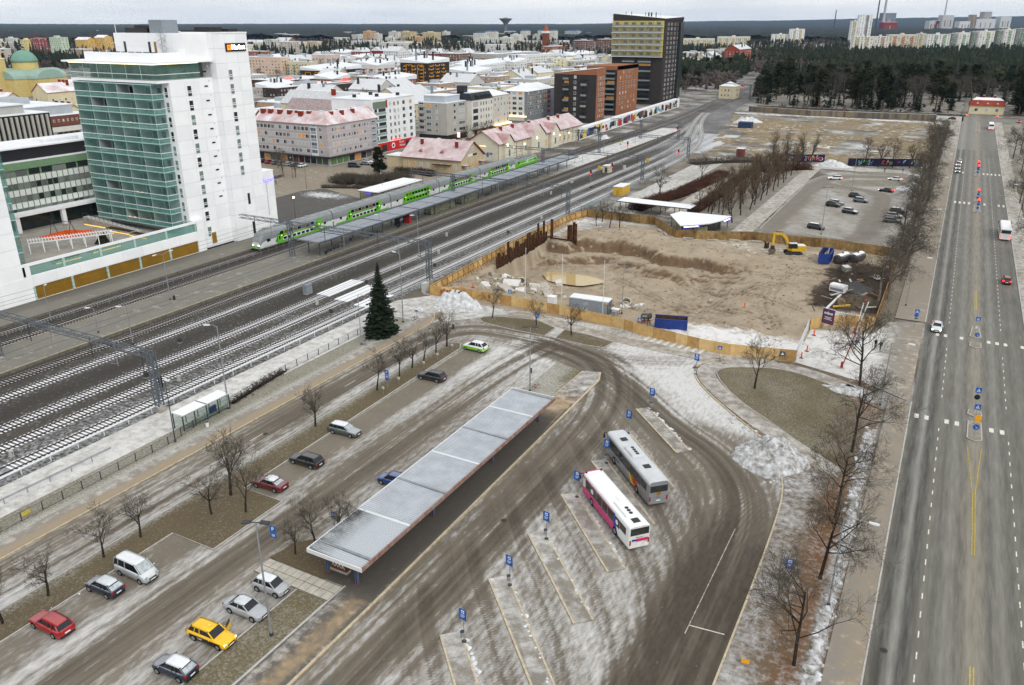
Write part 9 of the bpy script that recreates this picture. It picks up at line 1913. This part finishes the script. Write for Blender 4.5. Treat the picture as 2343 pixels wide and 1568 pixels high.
def spruce_mesh(seed,h,r,tiers,per,seg,droop=.35,mat=None):
 rd=random.Random(seed);V=[];F=[]
 for k in range(tiers):
  f=k/tiers;z=h*(.06+.92*f);R_=r*(1-f)**.85*rd.uniform(.82,1.1)+.12;n=max(4,int(per*(1-f*.6)))
  for i in range(n):
   a=2*pi*(i+rd.random()*.7)/n+k;L_=R_*rd.uniform(.6,1.15)*(1+.13*sin(2*a+seed)+.1*sin(3*a+k*.35));ca,sa=cos(a),sin(a)
   for j in range(seg):
    u0=j/seg;u1=(j+1.25)/seg;w=L_*.30*(1-u0*.6)*rd.uniform(.7,1.3);zz=lambda u:z-droop*L_*(u-.45*u*u*u)+.06*rd.gauss(0,1)
    p0=(ca*L_*u0,sa*L_*u0,zz(u0));tip=(ca*L_*u1,sa*L_*u1,zz(u1)-.05*L_);s1=(p0[0]-sa*w+ca*L_*.12,p0[1]+ca*w+sa*L_*.12,p0[2]-.12*L_*rd.random());s2=(p0[0]+sa*w+ca*L_*.12,p0[1]-ca*w+sa*L_*.12,p0[2]-.12*L_*rd.random());o=len(V);V+=[p0,s1,tip,s2];F+=[(o,o+1,o+2),(o,o+2,o+3)]
 o=len(V);V+=[(0,0,h*1.03),(.12,0,h*.9),(-.06,.1,h*.9),(-.06,-.1,h*.9)];F+=[(o,o+1,o+2),(o,o+2,o+3),(o,o+3,o+1)]
 me=bpy.data.meshes.new('crown');me.from_pydata(V,[],F);me.materials.append(mat or NEED[0]);me.update()
 tr_=MB().cyl((0,0,0),(0,0,h*.95),h*.016+.05,.03,n=6).mesh('trunk',BARK);return tr_,me
def pine_mesh(seed,h,mat,low=.45,blobs=15,n=46):
 rd=random.Random(seed);V=[];F=[];seg=[(Vector((0,0,0)),Vector((0,0,h*.93)),h*.015+.05,.05,6)]
 for b in range(blobs):
  f=rd.uniform(low,1);a=rd.uniform(0,6.28);R_=h*.17*(1.25-f)*rd.uniform(.3,1.5)+.1;c=Vector((cos(a)*R_,sin(a)*R_,h*f*.97));br=h*rd.uniform(.07,.12);seg.append((Vector((0,0,c.z-R_*.5)),c,.06,.03,3))
  for i in range(n):
   d=Vector((rd.gauss(0,1),rd.gauss(0,1),rd.gauss(0,.55))).normalized()*br*rd.uniform(.4,1.1);p=c+d;s=br*.34;e=Vector((rd.gauss(0,s),rd.gauss(0,s),rd.gauss(0,s*.5)));g=Vector((rd.gauss(0,s),rd.gauss(0,s),rd.gauss(0,s*.5)));o=len(V);V+=[p-e,p+g,p+e];F.append((o,o+1,o+2))
 me=bpy.data.meshes.new('crown');me.from_pydata(V,[],F);me.materials.append(mat);me.update();v,f=tubes(seg);tm=bpy.data.meshes.new('trunk');tm.from_pydata(v,[],f);tm.materials.append(M('pine_bark',S(110,80,62),.95,var=.2));return tm,me
t=tree(spruce_mesh(5,13.8,3.3,64,26,5,.38,NEED[1]),-86.3,109.3,1.0,'single tall dark spruce beside the footway at the tracks',None,.05,.4,'spruce_tree')
PS=[spruce_mesh(60+i,1.0*h,h*.2,17,9,2,.45,NEED[i%3])for i,h in enumerate((21,23,18))];PP=[pine_mesh(70+i,h,NEED[2*(i%2)],.3,22,50)for i,h in enumerate((20,22,19))]
tree(pine_mesh(90,10,NEED[1],.12,44,90),-190.5,246,1.0,'broad dark pine behind the brown shrubs at the square',None,0,name='pine_tree')
random.seed(321);cnt=[0,0,0]
def wood(x,y,s,where):
 r=random.random()
 if r<.42:tree(random.choice(PS),x,y,s,'dark spruce '+where,'conifers and birches of the wood',0,name='spruce_tree')
 elif r<.74:tree(random.choice(PP),x,y,s,'pine with rounded crown '+where,'conifers and birches of the wood',0,name='pine_tree')
 else:tree(random.choice(P_birch),x,y,s*1.4,'bare birch '+where,'conifers and birches of the wood',0,name='birch_tree')
for i in range(290):
 y=588+200*random.random()**1.2;x=random.uniform(-132,112)
 if-2<x<28 and y<640:x+=34
 wood(x,y,random.uniform(.8,1.2),'in the cemetery wood' if x<0 else 'behind the cream corner house')
for i in range(34):y=random.uniform(585,900);wood(-182-random.uniform(0,30)-(y-585)*.12,y,random.uniform(.7,1.0),'left of the railway beyond the dark tower')
for x,y,s,lab in((-128,604,.75,'spruce beside the track bend at the wood edge'),(-120,596,.7,'spruce at the end of the stone wall'),(-165,640,.35,'small spruce by the railway, left one'),(-163,652,.4,'small spruce by the railway, right one')):tree(PS[0],x,y,s,lab,None,0,name='spruce_tree')
for i in range(46):x=-690+i*5.2+random.uniform(-3,3);tree(PS[i%3],x,1085+random.uniform(-14,14),random.uniform(.6,.8),'spruce in the dark row behind the town roofs','row of spruces behind the roofs',0,name='spruce_tree')
for i in range(200):
 x,y=random.uniform(-820,-232),random.uniform(300,1230)
 if y<470 and x>-330:continue
 if any(a-1<x<b+1 and c-1<y<d+1 for a,b,c,d in taken):continue
 tree(random.choice(P_birch),x,y,random.uniform(.6,.95),'bare town tree between the snowy roofs','bare trees in the town',0,name='birch_tree')
for x,y in((-218,338),(-206,336),(-205,343),(-204,350),(-206,358),(-183,300),(-180,296)):tree(P_round[0],x,y,1.3,'bare street tree between the grey block and the station','street trees at the station',0)
for x,y in((-226,232),(-220,226),(-232,236),(-212,224)):tree(P_birch[0],x,y,.65,'slender bare birch on the square before the red roofed block','birches on the square',0,name='birch_tree')
def mass(name,lab,xy,hs,mat,conifer=True):
 n=len(xy);rg=np.random.default_rng(5);V=[];F=[];k=7 if conifer else 9
 X=xy[:,0][:,None];Y=xy[:,1][:,None];Hh=hs[:,None];a=rg.random((n,k))*6.283
 if conifer:f=np.linspace(.12,.85,k)[None,:]+rg.random((n,k))*.06;rr=(1-f)*.26*Hh+.3
 else:f=rg.uniform(.35,.9,(n,k));rr=.2*Hh*np.sqrt(np.clip(1-((f-.6)/.42)**2,.05,1))
 zc=f*Hh;P=[]
 for q in range(3):
  an=a+q*2.094;P.append(np.stack([X+rr*np.cos(an),Y+rr*np.sin(an),zc-(.05*Hh if conifer else 0)+rg.normal(0,.03,(n,k))*Hh],-1))
 top=np.stack([X+0*f+rg.normal(0,.3,(n,k)),Y+0*f,zc+(.24 if conifer else.16)*Hh],-1)
 A=np.stack(P+[top],2).reshape(-1,3);i=np.arange(n*k)*4;F=np.concatenate([np.stack([i,i+1,i+3],1),np.stack([i+1,i+2,i+3],1),np.stack([i+2,i,i+3],1)])
 me=bpy.data.meshes.new(name);me.vertices.add(len(A));me.vertices.foreach_set('co',A.ravel());me.loops.add(F.size);me.loops.foreach_set('vertex_index',F.ravel());me.polygons.add(len(F));me.polygons.foreach_set('loop_start',np.arange(0,F.size,3));me.update();me.validate();me.materials.append(mat)
 tag(inst(name,me),lab,'forest',kind='stuff')
rg=np.random.default_rng(12)
def scatter(n,d0,d1,a0,a1):
 D=np.sqrt(rg.uniform(d0**2,d1**2,n));an=np.radians(rg.uniform(a0,a1,n));return np.stack([D*np.sin(an),D*np.cos(an)],1)
FCON=M('forest_conifer',S(46,54,42),.95,col2=S(34,42,34),scale=.02,var=.3);FDEC=M('forest_bare',S(92,82,76),.95,col2=S(70,64,62),scale=.03)
def clear(xy):
 k=np.ones(len(xy),bool);x,y=xy[:,0],xy[:,1]
 k&=~((x>-900)&(x<-300)&(y<1260)&(y>150));k&=~((x>-301)&(x<-170)&(y<660));k&=~((x<-159)&(y<640)&(x>-640));k&=~((x>-135)&(x<130)&(y<770));k&=~((x>0)&(x<19)&(y<800));k&=~((np.abs(x+172+(y-760)*.2)<9)&(y<900))
 for a,b,c,d in taken+[(f[0]-f[2],f[0],f[1],f[1]+f[3])for f in FAR]:k&=~((x>a-6)&(x<b+30)&(y>c-50)&(y<d+4))
 return k
xy=np.concatenate([scatter(9000,640,1500,-22,14),scatter(9000,1250,3000,-62,14),scatter(2500,700,1300,-66,-40)]);xy=xy[clear(xy)];cl=fbm(xy[:,0]/160+30,xy[:,1]/160,3);dcon=(cl>.47)|((xy[:,0]>-140)&(rg.random(len(xy))<.82));pin=dcon&(rg.random(len(xy))<.5);dco2=dcon&~pin
mass('forest','dark spruce wood stretching behind the town',xy[dco2],rg.uniform(10,22,dco2.sum()),FCON);mass('forest','dark pine wood with rounded crowns behind the town',xy[pin],rg.uniform(11,19,pin.sum()),M('forest_pine',S(58,62,44),.95,col2=S(40,46,36),scale=.03),False);mass('forest','greyish bare wood between the far blocks',xy[~dcon],rg.uniform(8,14,(~dcon).sum()),FDEC,False)
def canopy():
 ang=np.radians(np.arange(-72,22,.16));rad=2600*(17000/2600)**np.linspace(0,1,150);A,Rr=np.meshgrid(ang,rad);x,y=Rr*np.sin(A),Rr*np.cos(A);px=(A+YAW)
 z=7+12*vnoise(x/31,y/31)+7*vnoise(x/9+9,y/9)*np.clip(5000/Rr,.3,1)
 ridge=np.clip((np.degrees(A)+24)/26,0,1);z=z+ridge*115*sstep(8500,16500,Rr)*(.75+.5*fbm(x/3000,y/3000,3));z=z+26*sstep(5000,16000,Rr)*fbm(x/1400,y/1400,3)
 n=len(ang);i=(np.arange(149)[:,None]*n+np.arange(n-1)).ravel();me=bpy.data.meshes.new('forest');V=np.stack([x,y,z],-1).reshape(-1,3);F=np.stack([i,i+1,i+n+1,i+n],1);me.vertices.add(len(V));me.vertices.foreach_set('co',V.ravel());me.loops.add(F.size);me.loops.foreach_set('vertex_index',F.ravel());me.polygons.add(len(F));me.polygons.foreach_set('loop_start',np.arange(0,F.size,4));me.update();me.materials.append(M('forest_roof',S(34,42,42),.95,col2=S(50,54,54),scale=.004));tag(inst('forest',me),'endless dark forest reaching to the horizon','forest',kind='stuff')
canopy()
# ------------------------------------------------------------------ haze
m=bpy.data.materials.new('haze');m.use_nodes=True;nt=m.node_tree;nt.nodes.clear();o_=nt.nodes.new('ShaderNodeOutputMaterial');v_=nt.nodes.new('ShaderNodeVolumePrincipled');v_.inputs['Density'].default_value=.000022;v_.inputs['Color'].default_value=(.42,.66,1,1);v_.inputs['Anisotropy'].default_value=0;nt.links.new(v_.outputs[0],o_.inputs['Volume'])
tag(MB().box(-17000,17000,-500,19000,-8,290).build('haze',m),kind='stuff')
